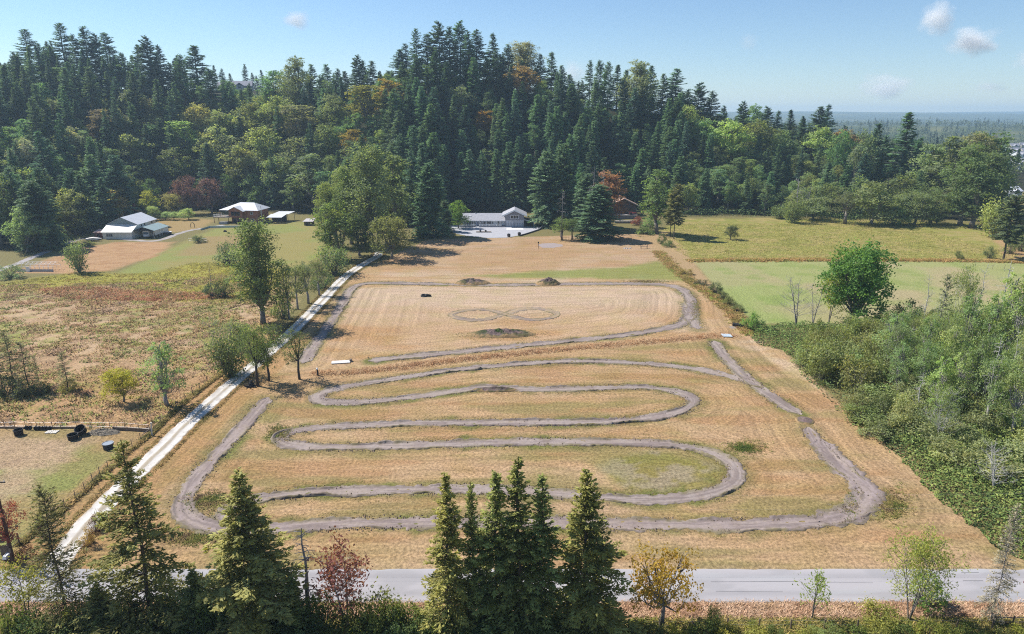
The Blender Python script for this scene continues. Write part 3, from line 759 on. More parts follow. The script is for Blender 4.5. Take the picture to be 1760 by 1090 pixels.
MB().box(cx+cw-.1, cx+cw, 2.4, 14.2, 1.25, 3.3).build('bay_side_wall', bpy.data.materials['cream_metal_wall'], B)
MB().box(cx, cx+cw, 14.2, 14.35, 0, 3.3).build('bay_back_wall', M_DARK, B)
for k in range(6): MB().box(cx+cw-.2, cx+cw-.02, 1.5+k*2.5, 1.68+k*2.5, -.2, 3.3).build('bay_post', M_PALEWOOD, B)
MB().box(cx+.05, cx+.25, 1.3, 1.5, -.2, 3.4).build('bay_post', M_PALEWOOD, B)
MB().solid([(cx,1.3,3.3),(cx+cw,1.3,3.3),(cx+cw/2,1.3,4.8)], [(cx,1.45,3.3),(cx+cw,1.45,3.3),(cx+cw/2,1.45,4.8)]).build('bay_gable', M_DARK, B)  # near-black infill put in for the shade in the open peak
V_ = thing('motorhome', 'white motorhome parked inside the open bay of the metal barn', 'motorhome', (bx0+cx+4.3, by0+3.0, 0))
MB().solid([(-1.25,0,.55),(1.25,0,.55),(1.25,9,.55),(-1.25,9,.55)], [(-1.25,.25,3.2),(1.25,.25,3.2),(1.25,9,3.2),(-1.25,9,3.2)]).build('body', M_WHITE, V_)
MB().solid([(-1.1,-.04,1.55),(1.1,-.04,1.55),(1.1,.1,1.55),(-1.1,.1,1.55)], [(-1.05,.12,2.45),(1.05,.12,2.45),(1.05,.22,2.45),(-1.05,.22,2.45)]).build('windscreen', M_DARKWIN, V_)
MB().box(-1.2,1.2,-.12,.02,.45,.75).build('bumper', M_STEEL, V_)
for s in (-1, 1):
    MB().box(s*.95-.18, s*.95+.18, -.06, .01, .9, 1.1).build('headlight', M_STEEL, V_)
    for yy in (1.6, 7.2): MB().tube([(s*1.0,yy,.42),(s*1.28,yy,.42)], .42, 12).build('wheel', M_RUBBER, V_)
sx_, sy_ = G(163.5, 410)
Sh = thing('brick_shed', 'small red brown shed with faded pink roof beside the pale barn', 'shed', (sx_, sy_, 0))
MB().box(0, 3.5, 0, 4, -.2, 2.6).build('wall', M_BRICKRED, Sh); MB().slab([(-.4,-.4,2.65),(3.5,-.4,2.65),(3.5,4.4,3.3),(-.4,4.4,3.3)], .12).build('roof', M_PINKROOF, Sh)
MB().box(1.2,2.1,-.05,-.003,0,2.0).build('door', M_DARK, Sh)
# tarp-covered boat on a trailer
cx_, cy_ = G(162, 414.5)
Bt = thing('covered_boat', 'boat under a pale tarp parked left of the metal barn', 'boat', (cx_, cy_, 0), .1)
hl = MB(); ringA = []
for k, (xx, wy, zz, ht) in enumerate([(-3.0,.9,.7,1.2),(-1.5,1.1,.6,1.55),(0,1.1,.6,1.75),(1.6,.9,.7,1.5),(3.2,.15,1.0,1.2)]):
    ringA.append([(xx,-wy,zz),(xx,wy,zz),(xx,wy*.9,ht*.85),(xx,0,ht),(xx,-wy*.9,ht*.85)])
for a, b in zip(ringA[:-1], ringA[1:]): hl.solid(a, b)
hl.build('tarp', plain('pale_tarp', (.60,.58,.55), .6, .08), Bt)
MB().box(-2.6,2.4,-.7,.7,.35,.6).build('trailer', M_DARK, Bt)
for s in (-1, 1): MB().tube([(-.6,s*.85,.33),(-.6,s*1.05,.33)], .33, 10).build('wheel', M_RUBBER, Bt)

# --- red cedar house with hip roof, deck and bay
rx0, ry0 = G(422.5, 383.5); k_ = (ry0*CP+CAM_H*SP)/FPX
R_ = thing('cedar_house', 'red brown two storey house with pale hip roof and white deck railing', 'house', (rx0, ry0, 0), math.radians(-8))
W1, W0 = 23*k_, -25*k_
MB().box(W0, W1, 0, 11, -.3, 6.2).build('wall', M_CEDARWALL, R_)
hr = MB(); e0, e1, f0, f1 = -45*k_, W1+.9, -.9, 11.9; rz0, rz1 = 6.25, 9.3; ra, rb = -17*k_, 9*k_
hr.slab([(e0,f0,rz0),(e1,f0,rz0),(rb,5.5,rz1),(ra,5.5,rz1)], .15); hr.slab([(e1,f1,rz0),(e0,f1,rz0),(ra,5.5,rz1),(rb,5.5,rz1)], .15)
hr.slab([(e1,f0,rz0),(e1,f1,rz0),(rb,5.5,rz1)], .15); hr.slab([(e0,f1,rz0),(e0,f0,rz0),(ra,5.5,rz1)], .15)
hr.build('roof', M_GALV, R_)
ba, bb = W0+.02, -.5*k_
bm = (ba+bb)/2
MB().solid([(ba,-2.2,3.0),(bb,-2.2,3.0),(bb,-.003,3.0),(ba,-.003,3.0)], [(ba,-2.2,6.2),(bb,-2.2,6.2),(bb,-.003,6.2),(ba,-.003,6.2)]).build('bay', M_CEDARWALL, R_)
MB().solid([(ba,-2.2,6.2),(bb,-2.2,6.2),(bm,-2.2,7.9)], [(ba,1.5,6.2),(bb,1.5,6.2),(bm,1.5,7.9)]).build('bay_gable', M_CEDARWALL, R_)
br = MB(); br.slab([(bm,-3.0,8.15),(bb+1.0,-3.0,5.95),(bb+1.0,2.6,5.95),(bm,4.2,8.15)], .14); br.slab([(ba-1.0,-3.0,5.95),(bm,-3.0,8.15),(bm,4.2,8.15),(ba-1.0,2.6,5.95)], .14)
br.build('bay_roof', M_GALV, R_)
window(R_, ba+1.2, bb-1.2, 3.7, 5.7, -2.21, mat=plain('cedar_trim', (.24,.11,.07), .6, .1), mull=3)
window(R_, W1-3.6, W1-2.4, 4.2, 5.4, -.01); window(R_, W1-3.6, W1-2.4, .9, 2.0, -.01); window(R_, 3.0, 4.4, 4.2, 5.4, W1+.01, out=1, axis='x')
for k in range(3): MB().box(ba+.6+k*2.4, ba+2.4+k*2.4, -.06, -.004, 0, 2.2).build('patio_door', M_DARKWIN, R_)
MB().box(W0-8, ba-.02, -2.6, 5, 2.75, 3.0).build('deck', M_WOOD, R_)
rail(R_, [(W0-7.95,5,3.0),(W0-7.95,-2.55,3.0),(ba-.1,-2.55,3.0)], 1.05, M_WHITE)
for xx in (W0-7.8, W0-5.4, W0-.4):
    MB().box(xx-.1, xx+.1, -2.5, -2.3, -.2, 2.75).build('deck_post', M_CEDARWALL, R_); MB().box(max(xx, W0-5.5)-.09, max(xx, W0-5.5)+.09, -.7, -.52, 3.0, 6.2).build('porch_post', M_CEDARWALL, R_)
MB().tube([(W1+1.0,2.0,0),(W1+1.0,2.0,8.2)], .16, 8).build('flue', plain('pale_flue', (.6,.6,.6), .4, .05), R_)
# its raised bed wall and patio bits
Tw = thing('garden_wall', 'long pale low wall along the lawn before the red brown house', 'wall', (*G(350,394), 0))
o0 = np.array(G(350,394)); kp = [np.array(G(*p))-o0 for p in [(345,396),(360,391.5),(390,391.3),(425,390.6)]]
kb = MB()
for a, b in zip(kp[:-1], kp[1:]): kb.solid([(*a,-.2),(*b,-.2),(b[0],b[1]+.4,-.2),(a[0],a[1]+.4,-.2)], [(*a,.75),(*b,.75),(b[0],b[1]+.4,.75),(a[0],a[1]+.4,.75)])
kb.build('coping', plain('pale_green_wall', (.42,.50,.47), .6, .08), Tw)
hx_, hy_ = G(387, 384.5)
Ht = thing('hot_tub', 'grey hot tub on the patio below the white railed deck', 'tub', (hx_, hy_-1.5, 0))
MB().box(-1.8,1.8,-1.0,1.0,0,1.0).build('shell', plain('grey_tub', (.3,.31,.34), .5, .1), Ht); MB().box(-1.85,1.85,-1.05,1.05,1.0,1.12).build('cover', M_STEEL, Ht)
# --- open carport of two pale roofs
px0, py0 = G(458, 384.2)
Cp = thing('carport', 'open carport with two pale sloping roofs right of the red brown house', 'carport', (px0, py0, 0))
MB().slab([(0,0,2.9),(7.6,0,2.9),(8.6,5,3.9),(1.0,5,3.9)], .12).build('front_roof', M_GALV, Cp)
MB().slab([(1.2,6,3.7),(9.0,6,3.7),(10.6,12,4.3),(2.6,12,4.3)], .12).build('rear_roof', M_GALV, Cp)
for xx, yy, hh in ((.2,.2,2.8),(3.8,.2,2.8),(7.3,.2,2.8),(8.2,4.8,3.7),(1.3,4.8,3.7),(8.6,6.3,3.55),(10.2,11.6,4.1),(3.0,11.6,4.1)): MB().box(xx-.08,xx+.08,yy-.08,yy+.08,-.2,hh).build('post', M_WOOD, Cp)
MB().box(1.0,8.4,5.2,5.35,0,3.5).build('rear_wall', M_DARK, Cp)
px0, py0 = G(522, 388)
Sd = thing('field_shed', 'small weathered shed with pale roof at the end of the left lawn', 'shed', (px0, py0, 0))
MB().box(.2,4.2,.1,3.4,-.1,1.9).build('wall', M_WOOD, Sd); MB().slab([(-.3,-.5,2.0),(4.6,-.5,2.0),(5.2,3.9,2.9),(.4,3.9,2.9)], .12).build('roof', plain('pale_pink_roof', (.46,.42,.42), .6, .1), Sd)
MB().box(1.0,2.0,.04,.097,0,1.7).build('door', M_DARK, Sd); MB().box(2.6,3.6,.04,.097,.8,1.5).build('window', M_DARKWIN, Sd)

# --- long pale-roofed building under the trees at the left edge
px0, py0 = G(-20, 402)
Lb = thing('low_outbuilding', 'low pale roofed outbuilding under the trees at the left edge', 'outbuilding', (px0, py0, 0))
MB().box(0,16,0,6,-.2,2.8).build('wall', plain('lilac_grey_wall', (.34,.34,.40), .7, .1), Lb)
r_ = MB(); r_.slab([(-.5,-.6,2.8),(16.5,-.6,2.8),(16.5,3,4.2),(-.5,3,4.2)], .14); r_.slab([(-.5,3,4.2),(16.5,3,4.2),(16.5,6.6,2.8),(-.5,6.6,2.8)], .14); r_.build('roof', M_GALV, Lb)
for k in range(4): MB().box(1.5+k*3.6,2.6+k*3.6,-.05,-.004,.9,2.0).build('window', M_DARKWIN, Lb)

# --- bare greenhouse hoops
px0, py0 = G(30, 467)
Gh = thing('greenhouse_frame', 'bare white greenhouse frame of pipe hoops in the dry grass', 'greenhouse', (px0, py0, 0))
gl, gd, gh = G(92,467)[0]-px0, 4.2, 2.9
hm = [(0,0,0),(0,.1,1.6),(0,.7,2.5),(0,gd/2,gh),(0,gd-.7,2.5),(0,gd-.1,1.6),(0,gd,0)]
for k in range(9):
    xx = gl*k/8; MB().tube([(xx, b, c) for a, b, c in hm], .05, 5).build('hoop', M_WHITE, Gh)
for yy, zz in ((.1,1.6),(.7,2.5),(gd/2,gh),(gd-.7,2.5),(gd-.1,1.6)): MB().tube([(0,yy,zz),(gl,yy,zz)], .04, 5).build('purlin', M_WHITE, Gh)
MB().box(0, gl, -.04, .04, 0, .8).build('side_board', plain('grey_board', (.4,.4,.42), .7, .2), Gh)
MB().box(3.2, 4.4, -.3, -.1, 0, 1.7).build('door', M_WHITE, Gh)

# --- dark log cabin with terraces
px0, py0 = G(1058, 372); tz0 = 2.0
Lc = thing('log_cabin', 'dark log cabin with rust edged gable roof behind pale edged terraces', 'cabin', (px0, py0+3, tz0))
W = G(1094, 372)[0]-px0
MB().box(-2, W, 0, 10, -3, 3.6).build('wall', M_LOG, Lc)
MB().solid([(-2,0,3.6),(W,0,3.6),((W-2)/2,0,6.6)], [(-2,10,3.6),(W,10,3.6),((W-2)/2,10,6.6)]).build('gable', M_LOG, Lc)
r_ = MB(); mx_ = (W-2)/2
r_.slab([(mx_,-1.4,6.95),(W+1.6,-1.4,3.2),(W+1.6,10.6,3.2),(mx_,10.6,6.95)], .2); r_.slab([(-3.6,-1.4,3.2),(mx_,-1.4,6.95),(mx_,10.6,6.95),(-3.6,10.6,3.2)], .2)
rr = r_.build('roof', plain('rusty_brown_roof', (.40,.27,.21), .7, .15), Lc)
MB().solid([(mx_,-1.5,6.6),(W+1.6,-1.5,2.9),(W+1.6,-1.5,3.3),(mx_,-1.5,7.05)], [(mx_,-1.4,6.6),(W+1.6,-1.4,2.9),(W+1.6,-1.4,3.3),(mx_,-1.4,7.05)]).build('bargeboard', plain('pale_barge', (.5,.36,.28), .6, .1), rr)
window(Lc, 3.2, 4.4, 2.6, 3.9, -.01, mat=M_WOOD); window(Lc, W-3, W-1, .6, 2.2, -.01, mat=M_WOOD, mull=2)
for k, (py, wpx) in enumerate(((369.5, 37), (376.5, 38), (384, 44))):
    ax, ay = G(1057, py); aw = G(1057+wpx, py)[0]-ax
    Tr = thing('terrace_wall', ('top', 'middle', 'lowest')[k]+' pale edged terrace wall below the dark log cabin', 'wall', (ax, ay, 0), 0, 'terrace walls below the log cabin')
    hh = (3.0, 1.8, .9)[k]
    MB().box(0, aw, 0, 5.5-k, -.3, hh).build('wall', plain('grey_timber_wall', (.20,.175,.17), .8, .15) if k == 0 else bpy.data.materials['grey_timber_wall'], Tr)
    MB().box(-.15, aw+.15, -.15, .5, hh, hh+.22).build('coping', M_PALEWOOD, Tr)
# red tractor standing on the middle terrace
ax, ay = G(1090, 376.5)
Tt = thing('red_tractor', 'small red tractor standing on the terrace beside the log cabin', 'tractor', (ax-1, ay+1.2, 1.8), .2)
MB().solid([(.3,-.5,.6),(2.3,-.45,.6),(2.3,.45,.6),(.3,.5,.6)], [(.3,-.45,1.35),(2.2,-.35,1.25),(2.2,.35,1.25),(.3,.45,1.35)]).build('bonnet', M_REDPAINT, Tt)
MB().box(-1.2,.3,-.6,.6,.5,1.0).build('body', M_REDPAINT, Tt); MB().box(-.9,-.3,-.3,.3,1.0,1.55).build('seat', M_RUBBER, Tt)
for s in (-1, 1):
    MB().tube([(-.8,s*.65,.75),(-.8,s*1.05,.75)], .75, 14).build('wheel', M_RUBBER, Tt); MB().tube([(1.7,s*.55,.42),(1.7,s*.8,.42)], .42, 12).build('wheel', M_RUBBER, Tt)
    MB().box(-1.5,-.1,s*.7-.25,s*.7+.25,1.5,1.58).build('mudguard', M_REDPAINT, Tt)

# --- houses far off: the hilltop pair and the estate on the plain
def simple_house(label, x, y, w, d, h, roofcol, wallcol, rot=0.0, group=None, gable=True):
    t = thing('distant_house', label, 'house', (x, y, tz(x, y)), rot, group)
    MB().box(-w/2,w/2,0,d,-1.5,h).build('wall', wallcol, t)
    r = MB(); ph = h+w*.26
    r.slab([(-w/2-.5,-.5,h-.1),(w/2+.5,-.5,h-.1),(w/2+.5,d/2,ph),(-w/2-.5,d/2,ph)], .2); r.slab([(-w/2-.5,d/2,ph),(w/2+.5,d/2,ph),(w/2+.5,d+.5,h-.1),(-w/2-.5,d+.5,h-.1)], .2)
    r.build('roof', roofcol, t)
    for s in (-1, 1): MB().solid([(s*w/2,0,h),(s*w/2,d,h),(s*w/2,d/2,ph-.1)], [(s*(w/2-.2),0,h),(s*(w/2-.2),d,h),(s*(w/2-.2),d/2,ph-.1)]).build('gable', wallcol, t)
    if gable:
        MB().solid([(-w*.32,-1.5,0),(w*.08,-1.5,0),(w*.08,-.003,0),(-w*.32,-.003,0)], [(-w*.32,-1.5,h),(w*.08,-1.5,h),(w*.08,-.003,h),(-w*.32,-.003,h)]).build('front_wing', wallcol, t)
        g = MB(); m_ = -w*.12
        g.slab([(m_,-2.0,h+w*.15),(w*.12,-2.0,h-.1),(w*.12,d*.3,h-.1),(m_,d*.3,h+w*.15)], .18); g.slab([(-w*.36,-2.0,h-.1),(m_,-2.0,h+w*.15),(m_,d*.3,h+w*.15),(-w*.36,d*.3,h-.1)], .18)
        g.build('wing_roof', roofcol, t)
        window(t, -w*.22, -w*.04, h*.55, h*.85, -1.51)
    for a in (.2, .36): window(t, w*a, w*a+1.2, h*.6, h*.85, -.01)
    MB().box(w*.2, w*.42, -.05, -.004, 0, h*.38).build('garage_door', M_WHITE, t)
    return t
for lab, px, Y, w in (('pale roofed house on the hilltop above the left woods', 417, 596, 15), ('second grey roofed house on the hilltop, half hidden by firs', 388, 602, 12)):
    simple_house(lab, x_at(px, Y, 70), Y, w, 9, 4.2, M_GREYROOF, M_CREAM, .2)
est = [(1728,262,15),(1738,267,14),(1748,261,15),(1757,268,14),(1766,262,15),(1733,278,13),(1745,283,12),(1757,286,14),(1768,282,14),(1745,252,15),(1760,250,15)]
est_lab = ['leftmost house of the rear estate row, behind the tall cottonwoods', 'second pale gabled estate house from the left, grey roof', 'third estate house in the row, white gable end', 'fourth estate house in the row near the right edge', 'estate house cut by the right edge of the view', 'front left estate house among young trees', 'front middle estate house with white front wing', 'front right estate house beside the bright green trees', 'front estate house cut by the right edge', 'far estate roof rising behind the middle of the row', 'farthest estate roof at the right edge']
for (px, py, w), lab in zip(est, est_lab):
    x, y = G(px, py+6); simple_house(lab, x, y, w, 10, 6, M_GREYROOF, M_CREAM if w % 2 else M_WHITE, random.uniform(-.5, .5), 'estate houses on the plain')
x, y = G(1745, 338); simple_house('small white roofed house beyond the dry field at the right edge', x, y, 11, 8, 3.4, M_GALV, M_WHITE, .3)
x, y = G(1738, 344); simple_house('low white outbuilding in front of the small white house', x, y, 7, 5, 2.4, M_GALV, M_WHITE, .1, gable=False)

# ------------------------------------------------------------------ tree builders (prototypes share their meshes)
def cards(P, A, Nn, l, w, tint, warm, fold=0.18):
    """kite-shaped leaf or spray pieces: centre P, long axis A, normal Nn"""
    A = A/(np.linalg.norm(A, axis=1)[:, None]+1e-9)
    B = np.cross(Nn, A); B /= (np.linalg.norm(B, axis=1)[:, None]+1e-9)
    Nn = np.cross(A, B)
    l = np.broadcast_to(np.asarray(l, float), (len(P),))[:, None]; w = np.broadcast_to(np.asarray(w, float), (len(P),))[:, None]
    V = np.stack([P-A*l*.5, P+B*w*.5-A*l*.08-Nn*w*fold, P+A*l*.5, P-B*w*.5-A*l*.08-Nn*w*fold], 1)
    F = np.arange(len(P)*4).reshape(-1, 4)
    return V.reshape(-1, 3), F, np.repeat(tint, 4), np.repeat(warm, 4)
def leafmesh(name, parts, mat):
    V, F, T, Wm, o = [], [], [], [], 0
    for v, f, t, w in parts: V.append(v); F.append(f+o); T.append(t); Wm.append(w); o += len(v)
    return np_mesh(name, np.vstack(V), np.vstack(F), mat=mat, attrs={'tint': np.concatenate(T), 'warm': np.concatenate(Wm)})
def unit(r, n):
    v = r.normal(size=(n, 3)); return v/np.linalg.norm(v, axis=1)[:, None]

def conifer(seed, H=30.0, R=4.6, start=.06, step=.62, per=6, cl=.95, cw=.30, droop=.28, irreg=.3, dens=1.0, shape=.85, limbs=False, bare=0.0, lean=.0, top_bare=0.0):
    r = np.random.default_rng(seed); out = []; tr = MB()
    pts = [(lean*H*(k/8)**2*0.5 + .12*math.sin(k+seed), .1*math.cos(k*1.7+seed), H*k/8) for k in range(9)]
    r0 = max(.12, H*.0125)
    tr.tube([(pts[0][0], pts[0][1], -.6)] + pts, [r0*1.15]+[r0*(1-k/8*.93) for k in range(9)], 7)
    axis = lambda z: np.array([np.interp(z, [p[2] for p in pts], [p[j] for p in pts]) for j in (0, 1)] + [z])
    side_bias = r.uniform(0, 2*np.pi)
    gaps = r.uniform(0, 2*np.pi, 5)
    z = start*H
    while z < H*.985:
        t = (z-start*H)/(H-start*H)
        prof = (1-t)**shape*min(1, .62+t*3.2)
        prof *= (.80+.4*vnoise(t*9, 0.0, seed))
        for k in range(per if t < .9 else 4):
            if r.random() < bare*(1-t*.4): 
                if limbs and r.random() < .6:
                    az = r.uniform(0, 6.283); L = R*prof*r.uniform(.2, .6); b = axis(z)
                    e = b + np.array([math.cos(az)*L, math.sin(az)*L, -L*.15]); tr.tube([b, (b+e)/2+[0,0,.1], e], [.04, .03, .012], 3, False)
                continue
            az = r.uniform(0, 2*np.pi)
            L = R*prof*r.uniform(1-irreg, 1+irreg*.7)*(1+.12*math.cos(az-side_bias)) + .22
            a0 = math.radians(-14+58*t**1.4 + r.normal()*6)
            o = np.array([math.cos(az), math.sin(az), 0]); sd_ = np.array([-o[1], o[0], 0]); b = axis(z + r.uniform(-.3, .3)*step)
            f = lambda s: b + np.outer(s*L*math.cos(a0), o) + np.outer(s*L*math.sin(a0) - droop*L*(1-t)*s**2*.6 + .16*L*droop*np.clip(s-.6, 0, 1)*2, [0, 0, 1])
            if limbs and L > .8: tr.tube([b, f(np.array([.5]))[0], f(np.array([.92]))[0]], [.015+.011*L, .03, .012], 3, False)
            nb = max(2, int(L*dens*2.1/ max(cl, .3)))
            s = np.linspace(.16 if not limbs else .22, 1, nb) + r.normal(size=nb)*.02
            base = f(s); tw = r.uniform(.78, 1.2)
            for sg in (-1, 1, 0):
                bl = (.30*cl + .34*L*np.clip(1-s, 0, 1)**.8 + .04*L) if sg else np.full(nb, cl*.6)
                nc = 1 if sg == 0 else max(1, int(np.ceil(bl.mean()/cl*1.25)))
                d = o*(.75 if sg else 1.)+sd_*sg*.8 + np.array([0, 0, -.22*droop*3*(1-t)+(.25*t)])
                for j in range(nc):
                    q = base + d*(bl*(j+.5)/nc)[:, None] + r.normal(size=(nb, 3))*.07*cl*2
                    dd = np.tile(d, (nb, 1)) + r.normal(size=(nb, 3))*.28
                    nn = np.tile([0, 0, 1.], (nb, 1)) + r.normal(size=(nb, 3))*.45 + o*.3
                    out.append((q, dd, nn, np.full(nb, cl)*r.uniform(.7, 1.3, nb), cw*r.uniform(.7, 1.35, nb), tw*r.uniform(.8, 1.2, nb)*(1+.5*(s > .72)), np.clip(r.normal(size=nb)*.15+.12*(s > .8), 0, 1)))  # outer sprays brightened and warmed in colour to stand for sunlit tips
        z += step*(1-.45*t)*r.uniform(.7, 1.3)
    n = 14; zt = np.linspace(H*.94, H*1.0, n)
    q = np.array([axis(v) for v in zt]); out.append((q, np.tile([0, 0, 1.], (n, 1))+r.normal(size=(n, 3))*.5, unit(r, n), np.full(n, cl*.6), np.full(n, cw*.8), np.full(n, 1.), np.full(n, .1)))
    P, A, Nn, l, w, ti, wa = [np.concatenate(q) for q in zip(*out)]
    crown = leafmesh('crown', [cards(P, A, Nn, l, w, ti, wa)], M_NEEDLE)
    return dict(crown=crown, trunk=tr.mesh('trunk', M_BARK, True), H=H, R=float(np.percentile(np.hypot(P[:, 0], P[:, 1]), 98)))

def broadleaf(seed, H=16.0, R=5.0, base=.22, nl=16, leaf=.42, nclump=11, per=26, tall=False, gap=.0, trunks=1, warm=.06, open_=0.0, ragged=.25, rl=.38):
    r = np.random.default_rng(seed); tr = MB(); out = []
    zc0, zc1 = base*H, H
    L = []
    for k in range(nl*6):
        if len(L) >= nl: break
        t = (len(L)+.5)/nl if tall else r.random()**.8
        u = unit(r, 1)[0]
        prof = math.sin(math.pi*min(1, (.14+.86*(t*.86+.07))))**.6 if not tall else (.45+.9*t if t < .35 else 1.0*(1-(t-.35)/.8))
        rad = R*(1-rl)*prof*math.sqrt(r.uniform(.05, 1)); az = r.uniform(0, 6.283)
        p = np.array([math.cos(az)*rad, math.sin(az)*rad, zc0+(zc1-zc0)*(.10+t*.80)])
        lr = R*rl*r.uniform(.7, 1.25)*(1 if not tall else .6+.5*prof)
        if all(np.linalg.norm(p-q)/((lr+s)*.5) > .72 for q, s in L) or k > nl*4: L.append((p, lr))
    fork = base*H*r.uniform(.9, 1.2)+.05*H
    r0 = .10+.013*H
    for tk in range(trunks):
        a = 6.283*tk/trunks+r.uniform(0, 1); off = (0 if trunks == 1 else .25+.1*r.random())
        f0 = np.array([math.cos(a)*off, math.sin(a)*off, -.5]); sp = 0 if trunks == 1 else R*.28
        f1 = np.array([math.cos(a)*(off+sp)+r.normal()*.15, math.sin(a)*(off+sp)+r.normal()*.15, fork])
        mid = (f0+f1)/2 + r.normal(size=3)*.1
        rr = r0/math.sqrt(trunks)
        tr.tube([f0, mid, f1], [rr*1.2, rr, rr*.75], 7)
        mine = [l for i, l in enumerate(L) if i % trunks == tk]
        for p, lr in mine:
            m = f1*.45+p*.55 + np.array([0, 0, -.12*np.linalg.norm(p-f1)]) + r.normal(size=3)*.2
            tr.tube([f1, m, p], [rr*.5, rr*.3, .03], 5, False)
            for q in range(3):
                e = p + unit(r, 1)[0]*lr*.8; tr.tube([m*.4+p*.6, (p+e)/2, e], [.05, .035, .012], 3, False)
    ctr = np.array([0, 0, (zc0+zc1)/2])
    for p, lr in L:
        tl = r.uniform(.82, 1.18); wl2 = np.clip(r.normal()*.18+warm, 0, 1)
        for c in range(int(nclump*(lr/(R*rl))**1.3)+2):
            u = unit(r, 1)[0]; u[2] = abs(u[2])*1.1-.30; u /= np.linalg.norm(u)
            cc = p + u*lr*np.array([1, 1, 1.0])*r.uniform(.55, 1.0+ragged)
            if r.random() < open_: continue
            n = int(per*r.uniform(.5, 1.4)); sg = lr*.20
            q = cc + r.normal(size=(n, 3))*sg
            nn = unit(r, n)*.62 + u*.95 + np.array([0, 0, .35])
            out.append((q, unit(r, n)+np.array([0, 0, -.3]), nn, leaf*r.uniform(.6, 1.35, n), leaf*.62*r.uniform(.7, 1.3, n), tl*r.uniform(.82, 1.18)*r.uniform(.82, 1.2, n), np.clip(wl2+r.normal(size=n)*.12, 0, 1)))
    P, A, Nn, l, w, ti, wa = [np.concatenate(q) for q in zip(*out)]
    crown = leafmesh('crown', [cards(P, A, Nn, l, w, ti, wa, .12)], M_LEAF)
    return dict(crown=crown, trunk=tr.mesh('trunk', M_BARK, True), H=float(np.percentile(P[:, 2], 99.7)), R=float(np.percentile(np.hypot(P[:, 0], P[:, 1]), 87 if tall else 95)))

def bush(seed, H=3.0, R=2.2, leaf=.22, n=34, per=46, warm=.15, twig=True, upright=False):
    r = np.random.default_rng(seed); tr = MB(); out = []
    for k in range(n):
        az = r.uniform(0, 6.283); t = r.random()
        rad = R*(.15+.85*math.sqrt(r.random()))*(math.sqrt(max(0, 1-t*t*.75)) if not upright else (.55+.45*t)*.8)
        p = np.array([math.cos(az)*rad, math.sin(az)*rad, H*(.14+.8*t)*(1-.22*(rad/R)**2)])
        if twig: tr.tube([(p[0]*.08, p[1]*.08, -.2), (p[0]*.45, p[1]*.45, p[2]*.55), p*np.array([1,1,1.04])], [.045, .03, .01], 4, False)
        m = int(per*r.uniform(.5, 1.4)); sg = R*.14*np.array([1, 1, .8 if not upright else 1.7])
        q = p + r.normal(size=(m, 3))*sg; q[:, 2] = np.maximum(q[:, 2], .05)
        u = p/np.linalg.norm(p); tl = r.uniform(.62, 1.34)
        ax = unit(r, m)+(np.array([0, 0, .9]) if upright else 0)
        out.append((q, ax, unit(r, m)*.62+u*.9+np.array([0, 0, .35]), leaf*r.uniform(.6, 1.4, m), leaf*.55*r.uniform(.7, 1.3, m), tl*r.uniform(.72, 1.3, m), np.clip(warm+r.normal(size=m)*.18+r.normal()*.1, 0, 1)))
    P, A, Nn, l, w, ti, wa = [np.concatenate(q) for q in zip(*out)]
    return dict(crown=leafmesh('crown', [cards(P, A, Nn, l, w, ti, wa, .12)], M_LEAF), trunk=tr.mesh('trunk', M_BARK, False), H=float(np.percentile(P[:, 2], 99.5)), R=float(np.percentile(np.hypot(P[:, 0], P[:, 1]), 96)))

